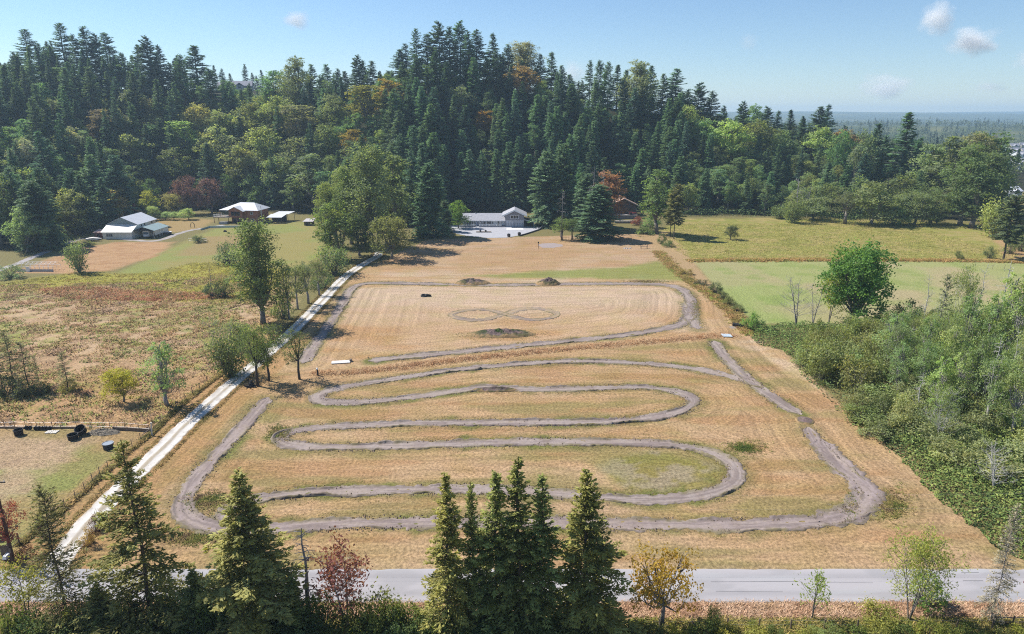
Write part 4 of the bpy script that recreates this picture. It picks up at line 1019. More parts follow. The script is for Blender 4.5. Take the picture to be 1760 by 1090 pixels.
def bare_tree(seed, H=12.0, R=2.5, stems=1, limbs=26, twigs=4, leaf=0, up=.9, r0=None, whorl=False, leafsize=.25, lr=.02):
    """leafless or thinly leaved tree: stem, limbs, twigs"""
    r = np.random.default_rng(seed); tr = MB(); lv = []
    for st in range(stems):
        a = r.uniform(0, 6.283); k = 0 if stems == 1 else R*.45
        top = np.array([math.cos(a)*k, math.sin(a)*k, H*r.uniform(.78, 1)]) if stems > 1 else np.array([r.normal()*.03*H, r.normal()*.03*H, H])
        n = 7; ts = np.linspace(0, 1, n); pts = np.outer(ts, top) + r.normal(size=(n, 3))*[.012*H, .012*H, 0]*ts[:, None]; pts[0, 2] = -.4
        rb = (r0 or (.05+.010*H))/math.sqrt(stems)**.8
        tr.tube(list(pts), [rb*(1-.88*t) for t in ts], 6)
        for j in range(limbs//stems):
            t = r.uniform(.18, .97); b = np.array([np.interp(t, ts, pts[:, i]) for i in range(3)]); az = r.uniform(0, 6.283)
            L = R*(1-t*.7)*r.uniform(.45, 1.1); rise = up*r.uniform(.4, 1.2) if not whorl else r.uniform(-.35, .15)
            e = b + np.array([math.cos(az)*L, math.sin(az)*L, L*rise]); m = (b+e)/2 + np.array([0, 0, (-.08 if not whorl else .12)*L])+r.normal(size=3)*.05*L
            tr.tube([b, m, e], [max(lr, rb*.42*(1-t*.6)), max(.022, lr*.8), max(.010, lr*.5)], 4, False)
            for q in range(twigs):
                s = r.uniform(.35, 1); p = m*(1-s)+e*s; ee = p + (unit(r, 1)[0]+np.array([0, 0, .5*up if not whorl else -.3]))*L*.32
                tr.tube([p, ee], [.014, .007], 3, False)
                if leaf: lv.append(ee)
    tv = np.array(tr.v); d = dict(crown=None, trunk=tr.mesh('trunk', M_BARK, False), H=float(tv[:, 2].max()), R=float(np.percentile(np.hypot(tv[:, 0], tv[:, 1]), 98)))
    if leaf:
        out = []
        for p in lv:
            m = leaf; q = p + r.normal(size=(m, 3))*.28*(1 if leafsize < .3 else 1.4)
            out.append((q, unit(r, m), unit(r, m)+np.array([0, 0, .5]), leafsize*r.uniform(.6, 1.4, m), leafsize*.5*r.uniform(.7, 1.3, m), r.uniform(.7, 1.3, m), np.clip(.2+r.normal(size=m)*.2, 0, 1)))
        P, A, Nn, l, w, ti, wa = [np.concatenate(q) for q in zip(*out)]
        d['crown'] = leafmesh('crown', [cards(P, A, Nn, l, w, ti, wa, .12)], M_LEAF)
    return d

PR = {}
PR['fir'] = [conifer(100+k, 30, 4.4+.5*(k % 3), start=.05+.05*(k % 2), step=.92, per=6, cl=1.0, cw=.40, irreg=.45, droop=.34, shape=(.62, .75, .95, .66, .85, .58, 1.0, .7)[k]) for k in range(8)]
PR['oldfir'] = [conifer(120+k, 32, 5.0, start=.22, step=.72, per=5, cl=1.0, cw=.36, irreg=.6, shape=.62, droop=.34, bare=.22) for k in range(5)]
PR['cedar'] = [conifer(140+k, 26, 4.6, start=.0, step=.62, per=6, cl=.9, cw=.36, droop=.75, irreg=.32, shape=.52) for k in range(4)]
PR['bigfir'] = [conifer(160+k, 20, 4.3, start=.04, step=.42, per=7, cl=.5, cw=.21, droop=.42, irreg=.52, dens=.72, shape=.95, limbs=True, bare=.10) for k in range(3)]
PR['openfir'] = [conifer(170+k, 20, 4.8, start=.06, step=.52, per=6, cl=.52, cw=.20, droop=.34, irreg=.6, dens=.7, shape=.85, limbs=True, bare=.17) for k in range(2)]
PR['slimfir'] = [conifer(175+k, 19, 3.0, start=.05, step=.42, per=7, cl=.48, cw=.20, droop=.42, irreg=.55, dens=.72, shape=.9, limbs=True, bare=.12, lean=.02*(k-2)) for k in range(5)]
PR['thinfir'] = [conifer(180, 16, 3.2, start=.04, step=.42, per=6, cl=.5, cw=.13, droop=.35, irreg=.45, dens=.5, shape=.55, limbs=True, bare=.28), conifer(181, 12, 2.2, start=.15, step=.5, per=5, cl=.5, cw=.14, droop=.1, irreg=.5, dens=.5, shape=.5, limbs=True, bare=.4)]
PR['pine'] = [conifer(190+k, 16, 3.2, start=.30, step=.5, per=6, cl=.6, cw=.28, droop=.0, irreg=.45, shape=.45, limbs=True) for k in range(2)]
PR['broad'] = [broadleaf(200+k, 16, 5.2, base=.08, nl=15+k, leaf=.50, nclump=12, per=22) for k in range(5)]
PR['tall'] = [broadleaf(220+k, 22, 4.6, base=.14, nl=22, leaf=.5, nclump=9, per=20, tall=True, rl=.42) for k in range(4)]
PR['poplar'] = [broadleaf(240, 25, 5.6, base=.10, nl=32, leaf=.40, nclump=17, per=26, tall=True, rl=.42, ragged=.4), broadleaf(241, 25, 5.6, base=.08, nl=30, leaf=.40, nclump=16, per=26, tall=True, rl=.40, ragged=.45)]
PR['maple'] = [broadleaf(250, 16, 6.8, base=.10, nl=26, leaf=.50, nclump=14, per=30, rl=.33, ragged=.35)]
PR['alder'] = [broadleaf(260+k, 12, 3.6, base=.30, nl=12, leaf=.26, nclump=10, per=26, rl=.38, open_=.12, trunks=1, ragged=.4) for k in range(3)]
PR['round'] = [broadleaf(270+k, 9, 4.4, base=.18, nl=15, leaf=.30, nclump=12, per=30, rl=.36) for k in range(2)]
PR['birch'] = [broadleaf(280, 12, 3.2, base=.14, nl=18, leaf=.24, nclump=9, per=26, tall=True, rl=.40, open_=.2, ragged=.5)]
PR['bush'] = [bush(300+k, 3.0, 2.3, .27, 34, 44) for k in range(4)]
PR['willow'] = [bush(320+k, 6.0, 3.6, .40, 48, 46, upright=(k % 2 == 0)) for k in range(4)]
PR['snag'] = [bare_tree(340+k, 13, 2.4, 1, 34, 4, whorl=(k == 2)) for k in range(3)]
PR['deadtrunk'] = [bare_tree(345, 11, 2.6, 1, 44, 4, whorl=True, r0=.30, lr=.05)]
PR['baremulti'] = [bare_tree(350, 12, 3.6, 3, 54, 5), bare_tree(351, 11, 3.0, 2, 44, 5)]
PR['multistem'] = [bare_tree(360, 11, 3.8, 7, 90, 5, leaf=7, leafsize=.22), bare_tree(361, 10, 4.4, 6, 80, 5, leaf=12, leafsize=.24)]
PR['leafyfew'] = [bare_tree(370, 6, 2.2, 2, 16, 4, leaf=8, leafsize=.30, up=1.1), bare_tree(371, 6, 2.8, 2, 34, 5, leaf=9, leafsize=.26, up=.9)]
PR['umbrella'] = [broadleaf(380, 7.6, 3.7, base=.26, nl=20, leaf=.26, nclump=9, per=17, rl=.30, ragged=.5, open_=.1)]

FIR, CEDAR, OLIVE, LEAFG, YELL, PALEG = (.046,.074,.044), (.058,.094,.050), (.104,.125,.050), (.086,.125,.046), (.135,.145,.040), (.135,.175,.095)
BARKS = {'fir': (.10,.075,.06), 'leaf': (.17,.15,.13), 'pale': (.42,.40,.37), 'grey': (.26,.24,.23), 'dark': (.06,.05,.045)}
def vary(c, a=.16):
    b = random.uniform(1-a, 1+a); b *= 1.8; return (min(.34, c[0]*b*random.uniform(.88, 1.06)), c[1]*b, c[2]*b*random.uniform(.88, 1.12), 1)
def plant(name, proto, x, y, H, R, color, label, cat='tree', group=None, bark='leaf', z=None, var=None, jitter=.12, rot=None):
    pl = PR[proto]; p = pl[var % len(pl)] if var is not None else random.choice(pl)
    z = tz(x, y) if z is None else z
    t = thing(name, label, cat, (x, y, z-.05), random.uniform(0, 6.283) if rot is None else rot, group)
    s = R/p['R']; t.scale = (s, s, H/p['H'])
    if p['trunk']:
        o = link('trunk', p['trunk'], t); o.color = (*BARKS[bark], 1)
    if p['crown']:
        o = link('crown', p['crown'], t); o.color = vary(color, jitter)
    return t
def at(name, proto, px, pyb, pyt, wpx, color, label, cat='tree', group=None, bark='leaf', var=None, pxt=None, rot=None):
    """a tree whose foot is seen at (px, pyb), whose top is seen at row pyt, wpx photo pixels wide"""
    x, y = G(px, pyb)
    for _ in range(6):
        z = tz(x, y); x, y = G(px, pyb, z)
    H = z_at(pyt, y) - z
    R = wpx/2/FPX*(y*CP - (z+H*.4-CAM_H)*SP)
    return plant(name, proto, x, y, H, R, color, label, cat, group, bark, var=var, z=z, rot=rot)

ORD = ['first','second','third','fourth','fifth','sixth','seventh','eighth','ninth','tenth','eleventh','twelfth','thirteenth','fourteenth','fifteenth']
NUM = ['zero','one','two','three','four','five','six','seven','eight','nine','ten','eleven','twelve','thirteen','fourteen','fifteen','sixteen','seventeen','eighteen','nineteen','twenty']
def ordinal_labels(items, key, noun):
    """items: (object, screen x); gives each its own place among those that share a description"""
    bins = {}
    for o, px, k in items: bins.setdefault(k, []).append((px, o))
    for k, lst in bins.items():
        lst.sort(key=lambda q: q[0]); n = len(lst)
        for i, (_, o) in enumerate(lst):
            desc = k
            if n == 1: lab = 'only ' + desc[0] + ' ' + desc[1]
            else:
                if i == 0: w = 'leftmost'
                elif i == n-1: w = 'rightmost'
                else: w = (ORD[i] if i < 15 else str(i+1)+'th') + ' from left'
                lab = '%s of %s %s %s' % (w, NUM[n] if n <= 20 else str(n), desc[0]+'s', desc[1])
            tag(o, lab)

# ------------------------------------------------------------------ the wooded hill
def region(px):
    for lim, nm in ((150, 'at far left'), (300, 'above the barn'), (430, 'above the brown house'), (560, 'above the carport'), (690, 'above the driveway'), (800, 'left of the white house'),
                    (930, 'above the white house'), (1040, 'above the big cedars'), (1180, 'above the log cabin'), (1330, 'above the lone tree'), (1480, 'above the round maple'), (1620, 'above the meadow')):
        if px < lim: return nm
    return 'at far right'
forest = []     # (object, px, (noun, place))
SPN = {'fir': ('fir_tree', 'dark fir'), 'oldfir': ('old_fir_tree', 'ragged old fir'), 'cedar': ('cedar_tree', 'drooping cedar'), 'broad': ('maple_tree', 'bushy maple'), 'tall': ('alder_tree', 'upright alder'), 'poplar': ('poplar_tree', 'tall poplar')}
def tier_name(s):
    return 'on the skyline' if s > .86 else 'high up' if s > .58 else 'halfway up' if s > .26 else 'low down'
def tone(c):
    return 'dark' if c[1] < .075 else 'yellow' if c[0] > .14 else 'rusty' if c[0] > c[1]*1.15 else 'olive' if c[0] > .088 else 'green'
queue = []
def wood_tree(sp, px, Y, H, R, color, sky_=False, bark=None):
    queue.append((Y, sp, px, H, R, color, sky_))
def raise_wood():
    """nearest first; a tree that nearer ones would hide from the meadow side is left out"""
    top = np.full(2400, 2000.0)
    for Y, sp, px, H, R, color, sky_ in sorted(queue, key=lambda q: q[0]):
        z0 = tz(x_at(px, Y, 30), Y); x = x_at(px, Y, z0); z0 = tz(x, Y); x = x_at(px, Y, z0)
        pt = float(py_of(x, Y, z0+H)); rp = R*FPX/(Y*CP)
        narrow = sp in ('fir', 'oldfir', 'cedar')
        i0, i1 = int(px-rp*(.45 if narrow else .8))+300, int(px+rp*(.45 if narrow else .8))+301
        i0, i1 = max(0, i0), min(2400, max(i1, i0+2))
        if not sky_ and np.median(top[i0:i1]) - pt < (5 if narrow else 4): continue
        u = (np.arange(i0, i1)-300-px)/max(rp, 1)
        hp = H*FPX/(Y*CP)
        top[i0:i1] = np.minimum(top[i0:i1], pt + hp*(np.abs(u)*.75 if narrow else .5*u*u) + 3)
        if not narrow and color[0] < 1.25*color[1]: color = (color[0]*.97, color[1]*1.03, color[2]*1.4)
        nm = 'hemlock_tree' if sp == 'fir' and not sky_ and H < 26 else SPN[sp][0]  # shorter firs of the slope, grouped under their own name
        o = plant(nm, sp, x, Y, H, R, color, None, 'tree', None, 'fir' if narrow else 'leaf', jitter=.3)
        E = float(edgeY(px)); s = 1.0 if sky_ else min(.85, max(0, (Y-E)/(YR+15-E)))
        noun = SPN[sp][1] if sp == 'oldfir' else tone(color)+' '+SPN[sp][1].split()[-1]
        if sp == 'fir': noun = 'dark hemlock' if nm == 'hemlock_tree' else 'tall dark fir' if H > 26 else 'small dark fir'
        o['group'] = nm.replace('_', ' ') + 's on the wooded hill'
        forest.append((o, px, (noun, tier_name(s)+' '+region(px))))
# skyline trees read off the photograph: px, row of the top, kind, width in px
SKYT = [(6,118,'oldfir',46),(28,112,'oldfir',44),(58,49,'oldfir',58),(90,86,'fir',40),(118,41,'oldfir',58),(140,62,'oldfir',40),(160,48,'fir',52),(178,60,'fir',40),(192,57,'oldfir',44),(205,95,'fir',30),(219,91,'oldfir',36),
 (246,77,'fir',44),(266,66,'fir',50),(282,78,'fir',46),(300,108,'fir',34),(322,96,'oldfir',38),(345,81,'fir',62),(368,120,'fir',40),(515,98,'poplar',52),(541,110,'fir',34),(566,110,'fir',36),(585,118,'fir',30),(596,122,'fir',32),
 (620,95,'fir',38),(628,102,'fir',32),(643,104,'fir',36),(668,121,'fir',30),(478,122,'tall',44),(690,84,'fir',44),(700,74,'oldfir',40),(718,48,'oldfir',44),(736,58,'oldfir',46),(757,38,'fir',52),(774,46,'fir',40),(792,37,'fir',46),(806,52,'fir',38),
 (820,50,'fir',46),(848,56,'fir',42),(873,77,'fir',40),(898,72,'poplar',56),(928,92,'fir',36),(947,88,'fir',44),(964,112,'fir',34),(978,128,'fir',34),(1012,104,'oldfir',30),(1028,103,'oldfir',32),(1043,105,'oldfir',32),(1059,111,'fir',34),(1074,120,'fir',32),
 (1096,104,'poplar',58),(1116,112,'fir',34),(1136,126,'fir',38),(1158,117,'fir',50),(1178,152,'fir',34),(1196,141,'fir',50),(1218,154,'fir',46),(1240,181,'fir',28),(1272,174,'fir',36),(1288,180,'broad',44),(1312,183,'fir',40),(1331,189,'fir',34),(1352,188,'fir',34),
 (1374,199,'fir',30),(1400,182,'fir',52),(1414,177,'fir',40),(1440,224,'broad',44),(1470,226,'broad',46),(1492,212,'fir',44),(1510,232,'fir',34),(1541,192,'fir',74),(1566,236,'fir',34),(1590,248,'tall',50),(1624,236,'tall',60),(1656,228,'poplar',66),(1690,226,'tall',64),(1712,252,'fir',44)]
for px, py, sp, wpx in SKYT:
    Y = YR + random.uniform(-16, 12) if px < 1420 else 410 + random.uniform(-25, 15)
    if px > 1575: Y = edgeY(px) + random.uniform(16, 30)
    zt = float(z_at(py, Y)); x = x_at(px, Y, zt-12); z0 = tz(x, Y); H = zt - z0
    if sp == 'poplar': c = (.13,.125,.05)
    elif sp in ('broad', 'tall'): c = random.choice([OLIVE, LEAFG, YELL])
    else: c = FIR
    R = wpx/2/FPX*(Y*CP-(zt-12-CAM_H)*SP)*(1.12 if sp != 'poplar' else 1)
    wood_tree(sp, px + (0), Y, H, R, c, True)
# far trees on the hilltop around the houses
for k, (px, py) in enumerate([(385,118),(398,126),(425,110),(436,125),(452,120),(462,132),(505,128),(530,125),(556,128),(610,118),(655,122),(676,126),(372,112),(443,130),(490,130)]):
    Y = 612 + (k % 4)*7; zt = float(z_at(py, Y)); x = x_at(px, Y, zt-8); wood_tree('fir', px, Y, zt-tz(x, Y), 4.2, (.040,.066,.042), True)
# gold and rust accents at their places: px, row of top, Y, kind, width, colour
for px, py, dY, sp, wpx, c in [(635,133,92,'tall',66,(.20,.165,.03)),(668,135,95,'tall',44,(.19,.15,.04)),(566,138,92,'broad',46,OLIVE),(610,222,55,'tall',40,(.17,.13,.03)),(640,228,50,'snag_',30,None),(895,112,88,'broad',62,(.15,.10,.05)),(1105,140,92,'broad',60,(.13,.075,.045)),
    (1118,160,84,'broad',44,(.12,.075,.05)),(830,190,60,'tall',34,(.18,.12,.03)),(790,148,92,'broad',60,(.17,.18,.08)),(810,165,88,'broad',44,(.18,.18,.09)),(930,140,90,'broad',44,(.17,.19,.05)),(985,152,88,'broad',36,(.19,.21,.06)),(880,215,52,'broad',40,(.16,.18,.07)),(1180,180,88,'broad',70,(.16,.19,.06)),
    (1212,205,70,'broad',60,(.15,.18,.06)),(1250,205,78,'broad',76,(.15,.17,.05)),(1300,205,74,'broad',74,(.14,.15,.05)),(1290,215,62,'broad',60,(.16,.19,.06)),(1345,222,70,'broad',60,(.16,.18,.06)),(1410,216,66,'broad',62,(.18,.19,.06)),(1445,222,70,'broad',54,(.15,.10,.05)),(1480,250,52,'broad',70,(.12,.14,.05)),
    (230,155,78,'broad',52,(.12,.13,.06)),(260,172,66,'broad',46,(.15,.14,.06)),(95,172,68,'broad',48,(.11,.12,.06)),(205,190,58,'broad',56,(.15,.15,.07)),(178,192,60,'tall',46,(.14,.11,.06)),(275,200,55,'broad',52,(.14,.14,.06)),(345,180,72,'broad',62,(.19,.18,.06)),(380,190,66,'broad',60,(.14,.15,.05)),(130,222,52,'broad',56,(.15,.15,.07)),
    (105,235,48,'broad',52,(.14,.14,.07)),(50,240,52,'broad',56,(.17,.17,.09)),(230,235,45,'broad',62,(.14,.14,.05)),(320,210,56,'tall',52,(.15,.17,.05)),(375,215,50,'broad',84,(.15,.16,.06)),(440,170,74,'broad',76,(.15,.15,.05)),(480,165,72,'broad',72,(.15,.16,.05)),(520,160,76,'tall',70,(.13,.13,.05)),(575,160,72,'broad',70,(.13,.15,.06)),
    (460,215,52,'broad',76,(.15,.15,.05)),(510,235,42,'broad',70,(.12,.12,.05)),(560,210,52,'broad',66,(.12,.14,.05)),(425,245,38,'broad',76,(.13,.14,.05)),(365,250,36,'broad',64,(.13,.14,.05)),(300,255,36,'broad',66,(.12,.13,.05)),(480,270,28,'broad',66,(.11,.12,.045)),(540,262,30,'tall',60,(.11,.12,.05))]:
    if sp == 'snag_': continue
    best = None
    for Y in np.arange(float(edgeY(px))+4, YR+14, 4.0):
        zt = float(z_at(py, Y)); x = x_at(px, Y, zt-8); z0 = tz(x, Y); R = wpx/2/FPX*(Y*CP-(zt-8-CAM_H)*SP); H = zt-z0
        want = R*(2.1 if sp == 'broad' else 2.9)
        if best is None or abs(H-want) < best[0]: best = (abs(H-want), Y, min(max(H, 7), 28), R)
    _, Y, H, R = best
    wood_tree(sp, px, Y, H, min(R, H*.44), c)
# the rest of the wood, row by row up the slope
occupied = [(x_at(q[2], q[0], tz(x_at(q[2], q[0], 30), q[0])), q[0]) for q in queue]
prev_py = lambda px: float(np.interp(px, SKY_PX, SKY_PY))
Yrow = 262.0; nfill = 0
while Yrow < 600:
    step = 9.8
    x = -360 + random.uniform(0, step)
    while x < 420:
        X, Yv = x + random.uniform(-3.2, 3.2), Yrow + random.uniform(-3.2, 3.2)
        x += step
        z0 = tz(X, Yv); px = float(px_of(X, Yv, z0))
        if px < -70 or px > 1716: continue
        E = float(edgeY(px))
        if Yv < E+3 or (Yv > YR+8 and px > 680) or (px > 1420 and Yv > 440): continue
        if Yv > 490 and (Yv > 575 or random.random() < .55): continue
        s = (Yv-E)/(YR-E)
        if any((X-a)**2+(Yv-b)**2 < 20 for a, b in occupied): continue
        u = random.random()
        if px < 330: con, ced = (.74, .0) if s > .55 else (.46, .06)
        elif px < 690: con, ced = .24, .04
        elif px < 1180: con, ced = .44, .32
        elif px < 1330: con, ced = .18, .10
        else: con, ced = .12, .06
        if px > 600 and px < 760 and s < .3: con, ced = .3, .35
        sp = 'cedar' if u < ced else 'fir' if u < ced+con else random.choice(['broad', 'broad', 'tall'])
        if s < .1 and sp == 'fir' and random.random() < .4: sp = 'cedar'
        H = {'fir': random.uniform(17, 36), 'cedar': random.uniform(20, 30), 'broad': random.uniform(11, 17), 'tall': random.uniform(14, 20)}[sp]
        if px > 1340: H *= .82
        cap = z_at(prev_py(px) + 12 + 16*random.random(), Yv) - z0
        if H > cap: H = cap
        if H < 7: continue
        R = {'fir': H*.185, 'cedar': H*.20, 'broad': H*.37, 'tall': H*.26}[sp]*random.uniform(.78, 1.25)
        c = random.choice([FIR, FIR, (.056,.084,.046), (.042,.072,.050)]) if sp == 'fir' else CEDAR if sp == 'cedar' else random.choice([OLIVE, OLIVE, LEAFG, LEAFG, YELL] if px < 700 else [LEAFG, OLIVE, (.11,.14,.06)] if px < 1180 else [(.125,.155,.058), (.10,.13,.055), OLIVE, (.14,.15,.05)])
        if px < 150: c = tuple(v*1.05 for v in c)
        wood_tree(sp, px, Yv, H, R, c); nfill += 1
    Yrow += step*.92
raise_wood()
print('forest trees', len(forest), 'queued', len(queue))
ordinal_labels(forest, None, None)

# ------------------------------------------------------------------ trees along the wood's edge and round the houses, one by one
GE = 'garden and edge trees on the left'
at('fir_tree','cedar',72,428,312,78,(.05,.075,.042),'broad dark conifer behind the pale green tree at the left edge',group=GE,bark='fir')
at('silver_maple','broad',48,434,357,62,PALEG,'pale grey green tree leaning over the lane at the left edge',group=GE)
at('maple_tree','broad',20,420,300,70,(.07,.10,.05),'dark maple cut by the left edge above the low outbuilding',group=GE)
at('maple_tree','broad',130,404,325,66,(.12,.135,.055),'olive maple between the dark conifer and the pale barn',group=GE)
at('fir_tree','fir',152,400,300,46,FIR,'slim fir directly left of the pale barn',group=GE,bark='fir')
at('fir_tree','fir',186,392,305,44,(.05,.08,.045),'fir behind the front corner of the pale barn',group=GE,bark='fir')
at('fir_tree','cedar',214,385,268,60,FIR,'big dark fir behind the pale barn roof',group=GE,bark='fir')
at('maple_tree','tall',205,388,325,30,(.17,.14,.06),'small yellowing tree beside the barn roof',group=GE)
at('plum_tree','round',222,378,349,30,(.15,.05,.06),'small red leaved tree right behind the barn roof',group=GE)
at('maple_tree','broad',259,374,327,36,(.19,.19,.05),'yellow green tree behind the barn and the fruit trees',group=GE)
at('maple_tree','round',301,371,332,42,(.16,.15,.065),'round olive yellow tree left of the purple plums',group=GE)
at('plum_tree','round',328,368,303,50,(.085,.048,.058),'left purple leaved plum behind the red brown house',group=GE)
at('plum_tree','round',364,367,306,54,(.085,.05,.06),'right purple leaved plum behind the red brown house roof',group=GE)
for px, pyb, pyt, w, lab in ((265,378,354,24,'tallest pale fruit tree right of the barn'),(286,378,364,20,'left low green fruit tree in the row past the barn'),(300,378,364,22,'middle low green fruit tree in the row past the barn'),(324,378,358,30,'wide pale fruit tree at the right end of the row')):
    at('fruit_tree','round',px,pyb,pyt,w,(.17,.21,.11),lab,group='fruit trees past the barn')
at('multi_stem_tree','willow',137,468,412,40,(.11,.13,.065),'olive bushy tree on a forked trunk above the greenhouse frame',var=0)
at('round_bush','bush',392,454,415,46,(.10,.125,.075),'grey green round bush on the left lawn edge','bush')
at('willow_bush','bush',366,510,484,36,(.07,.085,.05),'left dark bush in the yellow meadow strip','bush')
at('willow_bush','bush',386,510,478,32,(.08,.095,.055),'right dark bush in the yellow meadow strip','bush')
at('young_snag','snag',364,500,448,10,None,'thin bare sapling rising from the dark meadow bush',bark='grey')
at('garden_bush','bush',20,478,455,44,(.13,.16,.11),'pale bush at the left edge beside the greenhouse frame','bush')
for px, pyb, pyt, w, lab in ((343,417,404,26,'low fenced shrub bed on the left lawn'),):
    at('shrub','bush',px,pyb,pyt,w,(.07,.09,.05),lab,'bush')
at('shrub','bush',110,412,395,30,(.13,.14,.06),'low olive shrub beside the covered boat','bush')
at('shrub','bush',152,421,413,22,(.13,.15,.06),'tiny shrub on the lane edge below the covered boat','bush')

DR = 'trees along the gravel driveway'
at('poplar_tree','poplar',452,556,378,76,(.105,.125,.055),'tallest poplar left of the gravel driveway',group=DR,var=0)
for px, pyb, pyt, w, lab in ((497,548,448,34,'bare stemmed alder right beside the tall poplar'),(512,532,450,44,'second slim alder from the tall poplar'),(530,522,446,46,'third slim alder from the tall poplar'),(549,508,448,42,'fourth slim alder, next to the grey green bush')):
    at('alder_tree','alder',px,pyb,pyt,w,(.105,.115,.06),lab,group=DR,bark='grey')
at('thin_snag','snag',490,548,452,14,None,'leaning bare stem among the slim alders',bark='grey')
at('willow_bush','willow',575,472,421,62,(.11,.14,.07),'grey green bushy willow beside the upper driveway','bush')
at('willow_bush','bush',487,548,500,44,(.10,.13,.06),'low bush at the foot of the slim alders','bush')
at('willow_bush','bush',556,495,465,42,(.08,.10,.05),'dark low bush beside the driveway below the willow','bush')
at('poplar_tree','poplar',568,425,314,38,(.12,.15,.06),'slim poplar top rising left of the driveway clump',group=DR)
at('maple_tree','broad',582,445,346,80,(.09,.115,.045),'large dark broadleaf at the left of the driveway clump',group=DR)
at('cottonwood_tree','poplar',640,425,250,72,(.11,.135,.06),'tallest cottonwood behind the driveway end',group=DR)
at('cottonwood_tree','poplar',604,420,285,54,(.105,.13,.055),'left cottonwood behind the driveway end',group=DR)
at('cottonwood_tree','tall',682,410,262,56,(.10,.125,.06),'right cottonwood behind the driveway end',group=DR)
at('maple_tree','broad',620,440,368,60,(.06,.08,.035),'dark tree leaning over the driveway end',group=DR)
at('grey_snag','snag',652,428,335,34,None,'grey leafless tree in the driveway clump',bark='grey',var=2)
at('round_tree','round',673,446,371,74,(.10,.115,.05),'round broadleaf standing alone right of the driveway end')
at('cedar_tree','cedar',738,406,282,66,(.055,.09,.052),'dense cedar left of the white ranch house',bark='fir')
at('cedar_tree','cedar',765,398,345,34,(.06,.085,.045),'small cedar between the dense cedar and the maple by the house',bark='fir')
at('young_maple','broad',788,392,345,36,(.11,.17,.04),'bright green young maple at the left end of the ranch house')
at('cedar_tree','cedar',940,388,262,66,(.055,.088,.05),'left tall cedar right of the ranch house garage',bark='fir')
at('cedar_tree','cedar',968,386,248,64,(.052,.085,.05),'middle tall cedar right of the ranch house garage',bark='fir')
at('cedar_tree','cedar',1030,412,318,84,(.055,.09,.045),'broad cedar standing in front on the tan lawn',bark='fir')
at('cedar_tree','cedar',1006,395,300,60,(.06,.09,.05),'cedar just behind the broad front cedar',bark='fir')
at('alder_tree','alder',966,413,372,40,(.10,.13,.055),'left small tree on the lawn edge beside the broad cedar',bark='fir')
at('alder_tree','alder',983,413,375,32,(.10,.13,.055),'right small tree on the lawn edge beside the broad cedar',bark='fir')
at('dead_fir','snag',964,408,322,26,None,'bare grey fir spire above the two small lawn trees',bark='grey',var=2)
at('dead_fir','snag',1018,400,284,30,None,'bare mauve grey fir top behind the broad cedar',bark='grey',var=2)
at('dead_fir','snag',1036,398,292,24,None,'second bare mauve top right behind the broad cedar',bark='grey',var=2)
at('maple_tree','tall',1046,394,294,48,(.15,.085,.05),'rusty brown tree over the log cabin roof')
at('red_shrub','bush',1095,387,371,24,(.12,.05,.04),'russet shrub at the foot of the log cabin terraces','bush')
at('maple_tree','tall',1128,402,292,50,(.085,.12,.05),'tall green tree right of the log cabin')
at('shrub','bush',1110,402,388,36,(.12,.17,.07),'bright shrub at the terrace end right of the log cabin','bush')
at('shrub','bush',1118,392,366,36,(.11,.17,.08),'light shrub under the tall green tree by the cabin','bush')
at('pine_tree','pine',1158,411,318,38,(.085,.085,.04),'thicker of the pine pair at the meadow corner',bark='dark',group='pine pair at the meadow corner',var=0)
at('pine_tree','pine',1152,407,330,26,(.08,.085,.04),'slimmer pine behind the thicker one at the meadow corner',bark='dark',group='pine pair at the meadow corner',var=1)
at('shrub','bush',1138,419,401,18,(.08,.10,.05),'tall dark bush on the field edge below the pine pair','bush')
at('shrub','bush',1148,424,412,24,(.075,.095,.045),'spreading dark bush on the field edge below the pine pair','bush')
at('lone_tree','round',1256,412,387,25,(.075,.09,.045),'lone dark round tree in the olive meadow')
at('grey_snag','snag',1371,372,308,38,None,'bare grey tree at the wood edge above the meadow',bark='grey',var=0)
at('grey_snag','snag',1387,372,318,26,None,'second bare grey tree at the wood edge',bark='grey',var=1)
EW = 'bushy willows at the wood edge'
for i, (px, pyb, pyt, w) in enumerate([(1362,383,342,46),(1398,378,335,54),(1452,385,324,72),(1500,386,318,70),(1535,386,340,56),(1570,386,330,62),(1420,372,320,60),(1480,370,300,70),(1545,372,300,70),(1598,384,322,56),(1610,386,350,40),(1345,376,352,36)]):
    at('willow_tree',('willow','broad','alder','broad','willow','round','broad')[i % 7],px,pyb,pyt-(6 if i % 3 == 0 else -4 if i % 3 == 1 else 0),w*(1.15 if i % 2 else .9),((.105,.13,.06),(.12,.15,.075),(.095,.115,.055))[i % 3],('%s willow from the left along the upper meadow edge' % ORD[i]) if i < 12 else None,'tree',EW)
at('cottonwood_tree','poplar',1650,388,248,70,(.085,.11,.05),'left giant cottonwood at the right end of the wood')
at('cottonwood_tree','poplar',1690,385,262,68,(.08,.105,.05),'right giant cottonwood at the right end of the wood')
at('cottonwood_tree','tall',1668,392,300,64,(.075,.10,.045),'front lower cottonwood at the right end of the wood')
at('pale_willow','willow',1710,408,340,60,(.15,.17,.07),'pale yellow green willow behind the right hand pine','tree')
at('pine_tree','pine',1724,445,336,64,(.055,.075,.045),'dark bushy pine standing before the dry field at the right edge',bark='fir')
at('shrub','bush',1700,444,422,22,(.10,.12,.055),'dark bush left of the right hand pine','bush'); at('shrub','bush',1647,446,430,16,(.09,.11,.05),'small bush on the far meadow edge','bush')
for i, (px, pyb, pyt, w) in enumerate([(1745,424,388,34),(1756,432,396,30),(1735,436,412,26)]):
    at('shrub','bush',px,pyb,pyt,w,(.10,.125,.06),('%s bush on the bank at the right edge' % ('upper','middle','lower')[i]),'bush')

